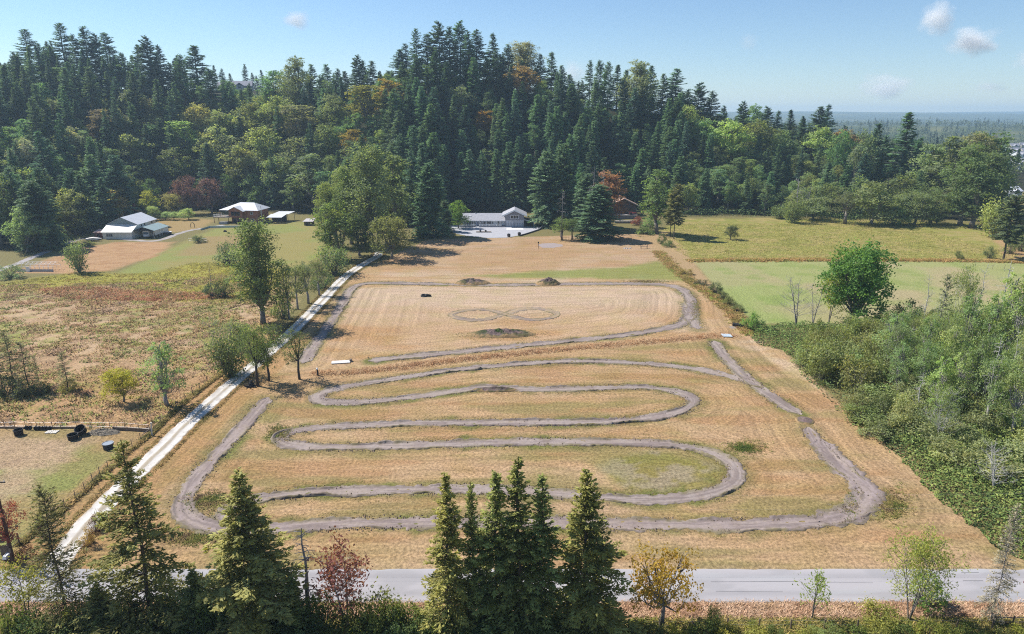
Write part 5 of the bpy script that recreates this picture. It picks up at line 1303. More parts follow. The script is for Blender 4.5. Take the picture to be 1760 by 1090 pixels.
# right-hand field edge
at('maple_tree','maple',1464,562,417,114,(.07,.125,.035),'large round green maple at the thicket corner',var=0)
at('maple_branch_tree','leafyfew',1424,556,470,44,(.30,.22,.03),'small yellow leaved tree against the left of the green maple')
at('dead_tree','baremulti',1369,560,476,70,None,'left bare tree beside the green maple',bark='grey',var=0)
at('dead_tree','baremulti',1397,556,486,44,None,'bare tree between the left bare one and the green maple',bark='grey',var=1)
FB = 'bushes along the right field boundary'
for px, pyb, pyt, w, c, lab in ((1205,489,480,26,(.10,.085,.05),'small russet bush at the far end of the field boundary row'),(1229,503,484,26,(.075,.085,.045),'dark round bush, second in the boundary row'),(1242,513,499,24,(.085,.09,.045),'third bush in the boundary row'),(1255,524,509,26,(.11,.12,.05),'fourth bush, olive, in the boundary row'),(1268,535,522,24,(.10,.11,.05),'last low bush of the boundary row'),
        (1290,566,536,34,(.10,.16,.045),'bright green bush beside the black drum'),(1304,568,549,32,(.085,.13,.045),'darker green bush behind the bright one'),(1180,472,462,26,(.15,.13,.06),'tuft of dry shrub at the lawn corner')):
    at('shrub','bush',px,pyb,pyt,w,c,lab,'bush',FB)
# the thicket: willows, shrubs and dead stems
thick = []
TP = polyworld([(1362,602),(1500,566),(1600,560),(1850,560),(1900,900),(1760,860),(1560,800),(1470,735),(1430,690),(1380,650)])
y0, y1 = TP[:, 1].min(), TP[:, 1].max()
cand = []
yy = y1-2
while yy > y0:
    xx = 20.0
    while xx < 150:
        X, Yv = xx+random.uniform(-1.4, 1.4), yy+random.uniform(-1.2, 1.2); xx += 5.0
        if poly_sd(np.array([X]), np.array([Yv]), TP)[0] > 1.2 and px_of(X, Yv) < 1800: cand.append((X, Yv))
    yy -= 4.6
for X, Yv in cand:
    px, py = float(px_of(X, Yv)), float(py_of(X, Yv))
    edge = poly_sd(np.array([X]), np.array([Yv]), TP)[0]
    H = random.uniform(3.6, 6.6)*(1.0 if edge > 3 else .72); c = random.choice([(.135,.148,.074), (.15,.165,.082), (.115,.128,.066), (.15,.176,.072), (.13,.152,.072)])
    if px < 1500 and py > 560: H = random.uniform(5.5, 8.0)*(1 if edge > 2.5 else .7); c = random.choice([(.12,.13,.058), (.11,.122,.052), (.125,.142,.06)])
    if py > 720: H *= .75
    elif px > 1540 and random.random() < .4: H *= 1.45
    if edge > 4 and random.random() < .13: continue
    o = plant('willow_bush', 'willow', X, Yv, H, random.uniform(2.2, 4.2), c, None, 'bush', 'willow bushes of the right hand thicket', 'grey')
    nm = ('tall' if H > 5.4 else 'low')+' '+('olive' if c[1] < .14 else 'bright' if c[1] >= .165 else 'green')+' willow bush'
    row = 'beside the green maple' if py < 580 else 'behind the dead stems' if py < 620 else 'halfway down the thicket' if py < 670 else 'low in the thicket' if py < 730 else 'above the bramble bank'
    side = 'at its left' if px < 1450 else 'in its middle' if px < 1620 else 'at its right'
    thick.append((o, px, (nm, row.replace('the thicket', 'the thicket')+' '+side)))
bins = {}
ordinal_labels([(o, px, (k[0].replace('bush', 'bush'), k[1])) for o, px, k in thick], None, None)
for o, _, _ in thick: o['label'] = o['label'].replace('bushs', 'bushes')
for px, pyb, pyt, w, proto, lab in ((1583,585,470,26,'snag','leftmost pale dead stem of the row over the thicket'),(1637,600,452,44,'multistem','grey half dead tree with fine twigs over the thicket'),(1667,580,452,24,'snag','bare forked stem right of the twiggy grey tree'),(1706,590,446,34,'snag','tallest forked dead trunk near the right edge'),(1736,610,500,24,'snag','slim dead stem at the right edge of the thicket'),
        (1612,760,655,52,'multistem','bare grey shrub in front of the thicket'),(1695,720,580,30,'snag','thin dead stem halfway down the right thicket'),(1737,740,640,34,'snag','dead forked stems at the right edge'),(1752,760,650,24,'snag','outermost dead stem at the right edge'),(1708,850,760,60,'baremulti','bleached dead tree leaning over the bramble bank'),(1600,590,500,20,'snag','short dead stem beside the slim green fir'),(1548,640,560,26,'snag','pale dead stem at the middle of the thicket'),(1622,668,575,28,'snag','forked dead stem rising in the middle thicket'),(1662,640,520,24,'snag','tall thin dead stem behind the pale saplings'),(1730,690,560,28,'snag','leaning dead stem near the right edge of the thicket'),(1575,720,640,26,'snag','dead grey stem low in the thicket')):
    at('dead_tree',proto,px,pyb,pyt,w*1.2,(.12,.15,.06),lab,'tree','dead stems over the thicket','pale')
at('thin_fir','thinfir',1606,605,474,38,(.085,.10,.045),'slim green fir among the dead stems',bark='grey',var=1)

# slender pale saplings standing above the thicket
sap = []
for k in range(46):
    px = random.uniform(1500, 1790); pyb = random.uniform(590, 770)
    if pyb > 600+ (px-1400)*.62: continue
    proto = random.choice(['alder', 'birch', 'alder', 'multistem', 'birch']); H = random.uniform(8, 13.5); x, y = G(px, pyb)
    o = plant('young_alder' if proto != 'multistem' else 'sapling_clump', proto, x, y, H, H*random.uniform(.17, .27), random.choice([(.15,.185,.09), (.13,.17,.07), (.125,.15,.075), (.16,.20,.085)]), None, 'tree', 'saplings rising from the right hand thicket', 'grey')
    sap.append((o, px, ('slender pale alder' if proto != 'multistem' else 'thin stemmed sapling clump', 'in the upper thicket' if pyb < 640 else 'in the middle thicket' if pyb < 700 else 'in the lower thicket')))
for px, pyb, pyt in ((1650,640,505),(1690,650,508),(1725,660,500),(1755,650,490),(1560,612,522),(1590,640,530),(1620,690,560),(1750,720,560),(1672,700,560),(1540,622,536),(1716,640,470),(1580,690,575),(1735,760,610),(1690,745,600)):
    x, y = G(px, pyb); H = z_at(pyt, y); p_ = random.choice(['birch', 'alder', 'birch'])
    o = plant('young_alder', p_, x, y, H, H*random.uniform(.16, .22), random.choice([(.15,.185,.09), (.14,.18,.075), (.17,.20,.10)]), None, 'tree', 'saplings rising from the right hand thicket', 'grey')
    sap.append((o, px, ('slender pale alder', 'in the upper thicket' if pyb < 640 else 'in the middle thicket' if pyb < 700 else 'in the lower thicket')))
ordinal_labels(sap, None, None)
# left meadow
LM = 'thin pines in the left meadow'
for px, pyb, pyt, w, lab in ((28,672,572,38,'tallest thin pine of the left meadow group'),(50,668,588,36,'right thin pine of the left meadow group'),(6,674,590,34,'left thin pine cut by the left edge'),(68,662,612,12,'bare young pine right of the left meadow group')):
    at('thin_pine','thinfir',px,pyb,pyt,w,(.085,.09,.05),lab,group=LM,bark='dark',var=1)
for px, pyb, pyt, w, lab in ((8,682,645,48,'dark bush under the left thin pine'),(38,682,650,50,'dark bush under the tallest thin pine'),(70,676,654,34,'dark low bush at the right of the pine group')):
    at('shrub','bush',px,pyb,pyt,w,(.065,.075,.045),lab,'bush')
at('thin_pine','thinfir',118,672,606,30,(.095,.10,.05),'single thin pine right of the left meadow group',bark='dark',group=LM,var=1)
at('shrub','bush',120,672,654,32,(.13,.12,.05),'olive bush at the foot of the single thin pine','bush')
at('round_tree','round',212,692,634,58,(.20,.17,.03),'yellow green round tree in the dry meadow',var=1)
at('birch_tree','birch',289,697,588,62,(.15,.19,.095),'pale silvery birch beside the driveway fence',bark='grey')
at('multi_stem_tree','multistem',388,645,545,76,(.13,.15,.075),'grey many stemmed thicket tree left of the driveway',bark='grey',var=0)
at('willow_bush','willow',398,645,570,66,(.09,.115,.055),'bushy willow at the foot of the many stemmed tree','bush')
at('alder_tree','alder',444,664,556,60,(.085,.115,.045),'front alder of the pair beside the driveway bend',group=DR,bark='dark')
at('alder_tree','alder',462,655,575,54,(.095,.125,.05),'rear alder of the pair beside the driveway bend',group=DR,bark='dark')
at('alder_tree','alder',515,652,560,52,(.085,.105,.05),'lone standing alder on the track side of the driveway',group=DR,bark='dark')
at('willow_bush','bush',432,615,580,48,(.10,.13,.06),'green bush behind the alder pair','bush'); at('willow_bush','bush',470,590,556,46,(.09,.115,.05),'bush at the foot of the tall poplar','bush'); at('willow_bush','willow',415,600,552,50,(.11,.13,.065),'grey green willow below the tall poplar','bush')

# ------------------------------------------------------------------ foreground
FG = 'firs in front of the road'
at('fir_tree','openfir',268,1090,756,232,(.108,.108,.034),'big open branched fir at the left of the road front',group=FG,bark='fir',var=0)
at('fir_tree','bigfir',448,1100,808,186,(.102,.104,.034),'full dark fir, second large one from the left',group=FG,bark='fir',var=1)
at('fir_tree','slimfir',772,1098,810,112,(.112,.114,.036),'leftmost fir of the middle foreground clump',group=FG,bark='fir',var=0)
at('fir_tree','slimfir',853,1094,812,112,(.102,.104,.034),'second fir of the middle foreground clump',group=FG,bark='fir',var=1)
at('fir_tree','slimfir',892,1100,786,118,(.104,.106,.034),'tallest fir of the middle foreground clump',group=FG,bark='fir',var=3)
at('fir_tree','slimfir',927,1098,815,114,(.116,.118,.038),'fourth fir of the middle foreground clump',group=FG,bark='fir',var=4)
at('fir_tree','bigfir',1000,1100,808,172,(.102,.104,.034),'rightmost and widest fir of the middle foreground clump',group=FG,bark='fir',var=2)
at('fir_tree','slimfir',815,1100,828,84,(.098,.104,.034),'lower fir between the first two of the middle clump',group=FG,bark='fir',var=2)
for px, pyt, w, lab in ((348,978,92,'young fir filling the gap right of the big open fir'),(512,992,84,'young fir at the foot of the broken grey snag'),(186,1002,84,'low young fir under the big open fir'),(404,955,70,'small fir tucked behind the full dark fir')):
    at('young_fir','slimfir',px,1104,pyt,w,(.09,.096,.034),lab,'tree','young firs in front of the road','fir')
at('thin_fir','thinfir',122,1085,835,128,(.085,.075,.03),'sparse brownish fir left of the big open fir',bark='fir',var=0)
at('dead_fir','deadtrunk',533,1075,903,70,None,'broken grey snag with bare side branches',bark='grey',var=0)
at('purple_tree','leafyfew',598,1080,938,116,(.12,.055,.055),'thin reddish purple tree in front of the road',bark='grey',var=1)
at('orange_tree','umbrella',1134,1084,942,126,(.21,.115,.026),'small tree turning orange in front of the road')
at('sapling','leafyfew',1396,1062,983,50,(.13,.16,.04),'little forked sapling with green leaves by the road',bark='leaf',var=0)
at('multi_stem_tree','multistem',1562,1064,908,116,(.17,.19,.055),'many stemmed light green willow by the road at the right',bark='leaf',var=1)
at('willow_bush','bush',1590,1040,985,66,(.10,.145,.05),'leafy green growth on the right of the many stemmed willow','bush')
at('dead_fir','thinfir',1703,1066,868,58,(.15,.13,.095),'scraggly dying fir at the bottom right',bark='grey',var=0)
at('young_shrub','willow',1226,1088,1040,24,(.06,.085,.03),'upright dark shrub behind the roadside fence','bush',var=0)
at('small_maple','leafyfew',50,1075,970,76,(.15,.14,.045),'small yellowing tree at the bottom left by the road',var=1)
at('plum_tree','umbrella',18,962,860,66,(.16,.055,.06),'red leaved plum behind the utility pole')
at('purple_shrub','bush',76,922,898,22,(.055,.025,.03),'dark purple shrub beside the driveway mouth','bush'); at('rust_shrub','bush',44,962,938,36,(.075,.035,.028),'dark rust shrub right of the utility pole','bush')
at('shrub','bush',166,912,886,26,(.06,.03,.03),'dark red shrub on the right of the driveway mouth','bush'); at('shrub','bush',152,938,908,30,(.24,.12,.05),'orange shrub on the right of the driveway mouth','bush'); at('grass_clump','willow',176,905,884,24,(.18,.22,.06),'yellow green grassy clump by the driveway rails','plant',var=0)
at('shrub','bush',70,905,888,22,(.15,.19,.05),'light green shrub along the driveway fence','bush')
hedge = []
def hedge_bush(px, pyb, pyt, w, c, nm):
    o = at('hedge_bush', random.choice(['bush', 'bush', 'willow']), px, pyb, pyt, w, c, None, 'bush', 'bushes along the bottom edge', 'dark'); hedge.append((o, px, nm))
for k in range(15):
    px = 10+k*48+random.uniform(-8, 8); hedge_bush(px, 1112+random.uniform(-6, 10), random.uniform(1046, 1068), random.uniform(74, 100), (.055,.078,.03) if k % 3 else (.075,.09,.03), ('dark green bush' if k % 3 else 'olive bush', 'along the bottom left edge'))
for k in range(8):
    px = 725+k*42+random.uniform(-8, 8); hedge_bush(px, 1112+random.uniform(-6, 10), random.uniform(1052, 1072), random.uniform(66, 90), (.045,.068,.03), ('dark green bush', 'under the middle foreground firs'))
for px, pyt, c in ((650,1018,(.10,.105,.03)),(622,1030,(.085,.10,.03)),(676,1035,(.09,.11,.035)),(560,1018,(.055,.075,.03)),(500,1030,(.045,.065,.028)),(700,1040,(.11,.13,.04)),(745,1042,(.10,.12,.04)),(300,1020,(.055,.08,.03)),(348,1000,(.05,.07,.028)),(390,1000,(.06,.08,.03)),(222,1015,(.06,.08,.03)),(150,1030,(.07,.08,.03))):
    hedge_bush(px, 1096, pyt, 78, c, ('taller bush', 'behind the edge bushes'))
for k in range(17):
    px = 1085+k*42+random.uniform(-10, 10); hedge_bush(px, 1104+random.uniform(-4, 8), random.uniform(1066, 1080), random.uniform(44, 64), random.choice([(.12,.13,.035), (.15,.14,.035), (.08,.095,.03), (.10,.11,.04)]), ('low yellow green bush', 'along the bottom right fence'))
hedge_bush(1510, 1080, 1044, 70, (.17,.16,.04), ('bright yellow green bush', 'at the foot of the many stemmed willow'))
ordinal_labels(hedge, None, None)
for o, _, _ in hedge: o['label'] = o['label'].replace('bushs', 'bushes')

# ------------------------------------------------------------------ fences
def fence(name, label, pix, post_h, post_r, wires=(), mat=M_WOOD, group=None, jitter=.06, gap=None, railbox=None):
    P = [G(*p) for p in pix]
    t = thing(name, label, 'fence', (P[0][0], P[0][1], tz(*P[0])), 0, group)
    o0 = np.array(t.location)
    pts = []
    for i, (a, b) in enumerate(P):
        h = post_h*random.uniform(.88, 1.12); base = np.array([a, b, tz(a, b)])-o0
        lean = np.array([random.uniform(-jitter, jitter), random.uniform(-jitter, jitter), 0])
        MB().tube([base-[0,0,.3], base+lean*h+[0,0,h]], [post_r, post_r*.85], 6).build('post', mat, t); pts.append((base, lean))
    for hz in wires:
        m = MB()
        for (a, la), (b, lb) in zip(pts[:-1], pts[1:]):
            p, q = a+la*hz+[0,0,hz], b+lb*hz+[0,0,hz]
            if railbox: m.tube([p, q], railbox, 4)
            else: m.tube([p, (p+q)/2-[0,0,.03], q], .008, 3)
        m.build('rail' if railbox else 'wire', mat if railbox else M_STEEL, t)
    return t
fence('wire_fence', 'post and wire fence along the left side of the gravel driveway', [(34,936),(55,917),(70,908),(90,890),(111,873),(130,858),(146,843),(160,829),(172,818),(186,806),(200,793),(214,781),(228,769),(242,757),(262,742)], 1.35, .055, (.45, .85, 1.2))
fence('wire_fence', 'upper post and wire fence from the gate corner towards the willow', [(264,738),(276,727),(290,714),(304,701),(318,688),(331,678),(343,669),(356,657),(370,645)], 1.3, .055, (.5, 1.1))
fence('wire_fence', 'thin post fence behind the black tubs', [(-6,738),(10,738),(26,738),(45,738),(65,738),(78,738),(91,738),(105,738),(132,738),(158,738),(190,739),(215,739),(240,741),(258,742)], 1.5, .045, (.6, 1.3))
fence('wire_fence', 'row of short posts along the bottom right roadside', [(1080,1080),(1133,1082),(1190,1081),(1249,1080),(1304,1081),(1359,1080),(1416,1080),(1473,1081),(1530,1080),(1588,1079),(1644,1079),(1705,1080)], 1.15, .09, (.5, .95), jitter=.04)
fence('rail_fence', 'grey split rail fence at the bottom right corner', [(1708,1074),(1740,1074),(1775,1074),(1810,1074)], 1.1, .08, (.35, .9), railbox=.055)
fence('rail_fence', 'dark wooden rail fence behind the utility pole at the left edge', [(-40,967),(8,958),(34,936)], 1.5, .10, (.45, .9, 1.3), railbox=.05)
fence('wire_fence', 'sparse wire fence line at the right meadow edge', [(1668,462),(1706,462),(1726,462),(1760,462)], 1.5, .06, (1.2,))
# dark low barrier boards in front of the thin fence
def ground_log(name, label, p, q, h, th, mat, cat, group=None):
    a, b = np.array(G(*p)), np.array(G(*q)); c = (a+b)/2; d = b-a; L = np.linalg.norm(d)
    t = thing(name, label, cat, (c[0], c[1], tz(*c)), math.atan2(d[1], d[0]), group)
    MB().box(-L/2, L/2, -th/2, th/2, 0, h).build('beam', mat, t)
    for s in (-1, 1): MB().box(s*L/2-.12, s*L/2+.12, -th/2-.04, th/2+.04, -.1, h+.06).build('end_post', mat, t)
    return t
ground_log('barrier_board', 'left stretch of dark barrier board before the thin fence', (-10,736), (44,737), .3, .2, M_WOOD, 'barrier', 'barrier boards before the thin fence')
ground_log('barrier_board', 'middle stretch of dark barrier board between the tub and the brush heap', (89,736.5), (132,736.5), .3, .2, M_WOOD, 'barrier', 'barrier boards before the thin fence')
ground_log('barrier_board', 'long right barrier board ending at the leaning gate post', (196,739), (258,742), .55, .25, M_WOOD, 'barrier', 'barrier boards before the thin fence')
gx_, gy_ = G(261, 749)
gp_ = thing('gate_brace', 'leaning braced post where the driveway fence meets the dark board', 'post', (gx_, gy_, 0))
MB().tube([(0,0,-.2),(.15,.1,2.3)], .12, 8).build('post', M_PALEWOOD, gp_); MB().tube([(-1.6,.1,.1),(0,.05,1.3)], .07, 6).build('brace', M_WOOD, gp_)

# ------------------------------------------------------------------ tubs, tyres, drum, slabs
def tub(px, py, label, r, h, tilt=0, mat=M_RUBBER, lid=False, rotz=0):
    x, y = G(px, py); t = thing('water_tub', label, 'tub', (x, y, tz(x, y)), rotz, 'dark tubs in the left pasture')
    if tilt: t.rotation_euler = (tilt, 0, rotz); t.location.z += r*math.sin(abs(tilt))*.9
    m = MB(); n = 18
    ring = lambda rr, z: [(rr*math.cos(6.283*k/n), rr*math.sin(6.283*k/n), z) for k in range(n)]
    A, B_, C_, D2 = ring(r*.92, 0), ring(r, h), ring(r-.07, h), ring(r*.86, .12)
    for lo, hi in ((A, B_), (B_, C_), (C_, D2)):
        i = len(m.v); m.v += lo+hi
        for k in range(n): m.f.append((i+k, i+(k+1) % n, i+n+(k+1) % n, i+n+k))
    m.poly(D2); m.poly(A[::-1]); m.build('shell', mat, t)
    MB().tube([(r*math.cos(a), r*math.sin(a), h-.02) for a in np.linspace(0, 6.283, 19)], .05, 5, False).build('rim', M_RUBBER if not lid else M_STEEL, t)
    if lid: MB().tube([(0,0,h*.86),(0,0,h*.97)], [r*.93, r*.93], 20).build('water', plain('tub_water', (.30,.33,.36), .15, .05), t)
    return t
tub(33, 748, 'leftmost dark tub, upright with a notched rim', .68, 1.0)
tub(126, 755, 'dark tub full of soil beside the tipped one', .78, .85)
tub(142, 746, 'tipped dark tub showing its open mouth', .80, 1.0, tilt=.55)
tub(187, 771, 'navy water tub with a pale lid alone on the grass', .80, .95, mat=plain('navy_tub', (.02,.03,.05), .5, .1), lid=True)
def tyre(px, py, label, R=.55, w=.28, z=0, flat=True, rot=(0, 0, 0), group='tyres in the pasture'):
    x, y = G(px, py); t = thing('tyre', label, 'tyre', (x, y, tz(x, y)+z), 0, group); t.rotation_euler = rot
    m = MB(); n, k_ = 20, 8
    for i in range(n):
        for j in range(k_):
            a, b = 6.283*i/n, 6.283*j/k_; rr = R-w*.5+w*.5*math.cos(b); m.v.append((rr*math.cos(a), rr*math.sin(a), w*.5+w*.5*math.sin(b)))
    for i in range(n):
        for j in range(k_): m.f.append((i*k_+j, ((i+1) % n)*k_+j, ((i+1) % n)*k_+(j+1) % k_, i*k_+(j+1) % k_))
    m.build('tread', M_RUBBER, t, True); MB().tube([(0,0,.04),(0,0,.10)], [R*.5, R*.5], 12).build('hub', M_DARK, t); return t
for k, (px, lab) in enumerate(((47,'first tyre leaning before the dark barrier board'),(53,'second tyre leaning before the dark barrier board'))): tyre(px, 738.5, lab, .38, .24, .34, rot=(1.35, 0, 0), group='tyres before the barrier board')
for k, px in enumerate((63, 69, 75, 81, 87)): tyre(px, 739, ORD[k]+' of the five close set tyres before the barrier board', .38, .26, .34, rot=(1.4, 0, .1), group='tyres before the barrier board')
tyre(728.5, 509.5, 'left of two black tyres lying in the upper loop', .95, .5, 0, rot=(.25, 0, 0), group='two tyres in the upper loop'); tyre(736, 509, 'right of two black tyres lying in the upper loop', .85, .5, .1, rot=(-.3, .2, 0), group='two tyres in the upper loop')
MBp = thing('plank_pile', 'few pale planks on the bare pasture ground between the tubs', 'planks', (*G(89, 743), 0.02))
for k in range(6): MB().box(-.9+k*.33, -.65+k*.33, -.5-.1*(k % 2), .5, 0, .09+.02*(k % 3)).build('plank', M_PALEWOOD, MBp)
rb = thing('brush_heap', 'grey heap of brush and rubble at the right end of the board fence', 'heap', (*G(178, 744), 0))
mb_ = MB(); r_ = np.random.default_rng(8)
for k in range(120):
    a = r_.uniform(0, 6.28); q = r_.uniform(0, 1)**.6; b = np.array([math.cos(a)*q*2.6, math.sin(a)*q*1.1, .75*(1-q)])
    e = b+r_.normal(size=3)*[.6,.4,.25]; e[2] = abs(e[2]); mb_.tube([b, e], [.05, .02], 4)
mb_.build('branch', plain('grey_brush', (.22,.20,.17), .9, .25), rb)['kind'] = 'stuff'
mm = MB(); n = 14
for k in range(n):
    for j in range(5): mm.v.append((2.7*(1-j/5)*math.cos(6.283*k/n)*(1+.15*math.sin(k*3.1+j)), 1.2*(1-j/5)*math.sin(6.283*k/n), .6*math.sin(j/4*1.57)+.08*math.sin(k*2.3+j*1.7)))
for k in range(n):
    for j in range(4): mm.f.append((k*5+j, ((k+1) % n)*5+j, ((k+1) % n)*5+j+1, k*5+j+1))
mm.build('soil', plain('heap_soil', (.19,.16,.12), .9, .3, 2.5), rb)
# white board slab beside the upper track, its block, the standpipe
a0, a1 = np.array(G(570, 624.5)), np.array(G(602, 622.5)); c0 = (a0+a1)/2; L = np.linalg.norm(a1-a0)
wp = thing('board_platform', 'flat pale board platform at the left end of the upper track', 'platform', (*c0, .1), math.atan2(*(a1-a0)[::-1]))
for k in range(6): MB().box(-L/2, L/2, -.75+k*.255, -.51+k*.255, .0+.006*(k % 2), .12+.006*(k % 2)).build('board', plain('white_board', (.66,.65,.63), .7, .08) if k == 0 else bpy.data.materials['white_board'], wp)
for s in (-1, 1): MB().box(s*L*.35-.08, s*L*.35+.08, -.7, .7, -.15, -.003).build('bearer', M_WOOD, wp)
wb = thing('dark_block', 'small dark bundle at the right end of the pale board platform', 'block', (*G(603, 621.5), .05), .2)
MB().solid([(-.35,-.5,0),(.35,-.45,0),(.3,.5,0),(-.3,.45,0)], [(-.2,-.35,.5),(.2,-.3,.45),(.2,.35,.55),(-.2,.3,.5)]).build('bundle', M_WOOD, wb)
sp_ = thing('standpipe', 'dark standpipe post with a white cap beside the lone alder', 'post', (*G(546, 646), 0))
MB().tube([(0,0,-.2),(.05,0,.9),(-.02,0,1.35)], [.17,.15,.15], 10).build('pipe', M_DARK, sp_); MB().tube([(-.02,0,1.35),(-.02,0,1.62),(-.02,0,1.72)], [.2,.2,.05], 10).build('cap', M_WHITE, sp_)
# uprooted stump
st = thing('tree_stump', 'dark uprooted stump beside the driveway bend', 'stump', (*G(431, 665), 0), .4)
MB().tube([(0,0,-.1),(.1,0,.7),(.25,.1,1.3)], [.55,.38,.2], 9).build('trunk', M_DARK, st)
for k in range(7): a = k*.9; MB().tube([(0,0,.3),(math.cos(a)*.8,math.sin(a)*.8,.15),(math.cos(a)*1.5,math.sin(a)*1.3,.35+.5*(k % 3))], [.2,.12,.04], 6).build('root', M_DARK, st)
# water trough bridge and drum on the right
pt = thing('metal_cover', 'pale blue sheet lying over the ditch beside the right path', 'cover', (*G(1249, 577.5), .12), -.12)
mm = MB(); mm.solid([(-1.0,-1.05,0),(1.15,-1.1,0),(.95,1.1,0),(-1.2,1.05,0)], [(-1.0,-1.05,.06),(1.15,-1.1,.1),(.95,1.1,.06),(-1.2,1.05,.08)]); mm.build('sheet', plain('pale_blue_sheet', (.46,.55,.62), .35, .08, 2, .5), pt)
for s in (-.8, .8): MB().box(s-.08, s+.08, -1.2, 1.2, -.2, -.003).build('bearer', M_WOOD, pt)
dr = thing('black_drum', 'black drum lying on its side at the thicket corner', 'drum', (*G(1266, 561), .42), -.5)
MB().tube([(-1.0,0,0),(-.95,0,0),(.9,0,0),(.95,0,0)], [.36,.42,.42,.36], 14).build('barrel', M_RUBBER, dr)
for s in (-.5, .1, .6): MB().tube([(s-.04,0,0),(s+.04,0,0)], .45, 14).build('hoop', M_DARK, dr)
MB().box(1.0,1.7,-.3,.35,-.42,.1).build('crate', M_DARK, dr)
slabpoly('gravel_pad', [(1252,562),(1262,559.5),(1274,561),(1272,564),(1258,565)], plain('pad', S(186,172,158), .9, .1), .02)
# lawn things by the house
slabpoly('sand_court', [(924,421),(932,418.6),(952,418),(966,420.5),(968,423.5),(950,426.3),(932,426)], plain('sand', S(196,180,176), .9, .1), .03)
cp_ = thing('court_post', 'dark post at the left end of the pale sand court', 'post', (*G(925.3, 427), 0)); MB().tube([(0,0,-.2),(0,0,2.6)], .09, 8).build('pole', M_DARK, cp_); MB().box(-.25,.25,-.12,.12,2.1,2.6).build('board', M_DARK, cp_)
pb = thing('garden_bench', 'dark trestle bench on the tan lawn below the cabin', 'bench', (*G(1107, 427.5), 0), .2)
MB().box(-1.6,1.5,-.25,.25,.9,1.0).build('top', M_WOOD, pb)
for s in (-1.3, 1.2): MB().box(s-.08,s+.08,-.2,.2,-.05,.9).build('leg', M_WOOD, pb)
MB().box(1.15,1.32,-.15,.15,1.0,1.5).build('backrest', M_WOOD, pb)
fp = thing('rock_pile', 'scatter of pale stones on the lawn left of the trestle bench', 'stones', (*G(1077, 427), 0))
for k in range(9):
    a, q = k*2.4, .5+.17*k; x_, y_ = math.cos(a)*q, math.sin(a)*q*.8; s = .2+.05*(k % 3)
    MB().solid([(x_-s,y_-s,-.05),(x_+s,y_-s*.8,-.05),(x_+s*.9,y_+s,-.05),(x_-s,y_+s*.7,-.05)], [(x_-s*.5,y_-s*.6,s),(x_+s*.6,y_-s*.4,s*1.2),(x_+s*.4,y_+s*.6,s),(x_-s*.6,y_+s*.4,s*.9)]).build('stone', M_CONC2, fp)
MB().tube([(-.6,.2,0),(.9,.6,1.1)], .06, 6).build('stick', M_PALEWOOD, fp)
# wrought garden arch by the left lane and a dark boulder on the lawn
ga = thing('garden_arch', 'small dark arch standing beside the left lane', 'arch', (*G(331.5, 391.5), 0))
MB().tube([(-.9,0,0),(-.9,0,1.5),(-.5,0,2.2),(0,0,2.4),(.5,0,2.2),(.9,0,1.5),(.9,0,0)], .12, 6).build('hoop', M_DARK, ga)
bo = thing('dark_rock', 'dark rock lying on the left lawn', 'rock', (*G(387, 398.5), 0), .3)
MB().solid([(-.8,-.6,-.1),(.9,-.5,-.1),(.8,.6,-.1),(-.7,.5,-.1)], [(-.5,-.3,.7),(.4,-.3,.5),(.5,.3,.6),(-.4,.3,.8)]).build('rock', M_DARK, bo)
gt = thing('garden_cart', 'small white topped cart beside the barn bay', 'cart', (*G(290, 404), 0), .3)
MB().box(-1.2,1.2,-.7,.7,.5,1.3).build('body', M_DARK, gt); MB().box(-1.3,1.3,-.8,.8,1.32,1.5).build('roof', M_WHITE, gt)
for s in (-.8, .8):
    for q in (-.72, .62): MB().tube([(s,q,.28),(s,q+.12,.28)], .28, 10).build('wheel', M_RUBBER, gt)
fr2 = thing('plant_cage', 'thin wire plant cage round the shrub bed on the left lawn', 'cage', (*G(342, 417), 0)); mm = MB()
for k in range(9): mm.tube([(-3.8+k*.95,-.8,0),(-3.8+k*.95,-.8,1.9)], .035, 4)
mm.tube([(-3.8,-.8,1.9),(3.8,-.8,1.9)], .03, 4); mm.tube([(-3.8,-.8,1.0),(3.8,-.8,1.0)], .03, 4); mm.build('wire_frame', M_STEEL, fr2)
# rails at the driveway mouth, mailbox, letter bins
for k, (p, q, lab) in enumerate((((164,884),(176,906),'pale bleached rail on the right of the driveway mouth'),((168,884),(181,906),'second bleached rail beside the first at the driveway mouth'))):
    a, b = G(*p), G(*q); t = thing('log_rail', lab, 'rail', (a[0], a[1], .0)); MB().tube([(0,0,.75),(b[0]-a[0],b[1]-a[1],.45)], [.12,.10], 7).build('log', M_PALEWOOD, t)
    MB().tube([(0,0,-.1),(0,0,.8)], .08, 6).build('post', M_WOOD, t)
mbx = thing('letter_box', 'white letter box on the ground post beside the utility pole', 'mailbox', (*G(14, 968), 0)); MB().tube([(0,0,-.1),(0,0,.75)], .07, 6).build('post', M_WOOD, mbx)
MB().solid([(-.22,-.4,.75),(.22,-.4,.75),(.22,.4,.75),(-.22,.4,.75)], [(-.2,-.4,1.15),(.2,-.4,1.15),(.2,.4,1.15),(-.2,.4,1.15)]).build('box', M_WHITE, mbx)
gb = thing('gate_boards', 'short grey board panel beside the utility pole', 'panel', (*G(13, 962), 0), .2)
for k in range(4): MB().box(-.5+k*.26, -.26+k*.26, -.04, .04, 0, 1.9+.05*(k % 2)).build('board', M_WOOD, gb)
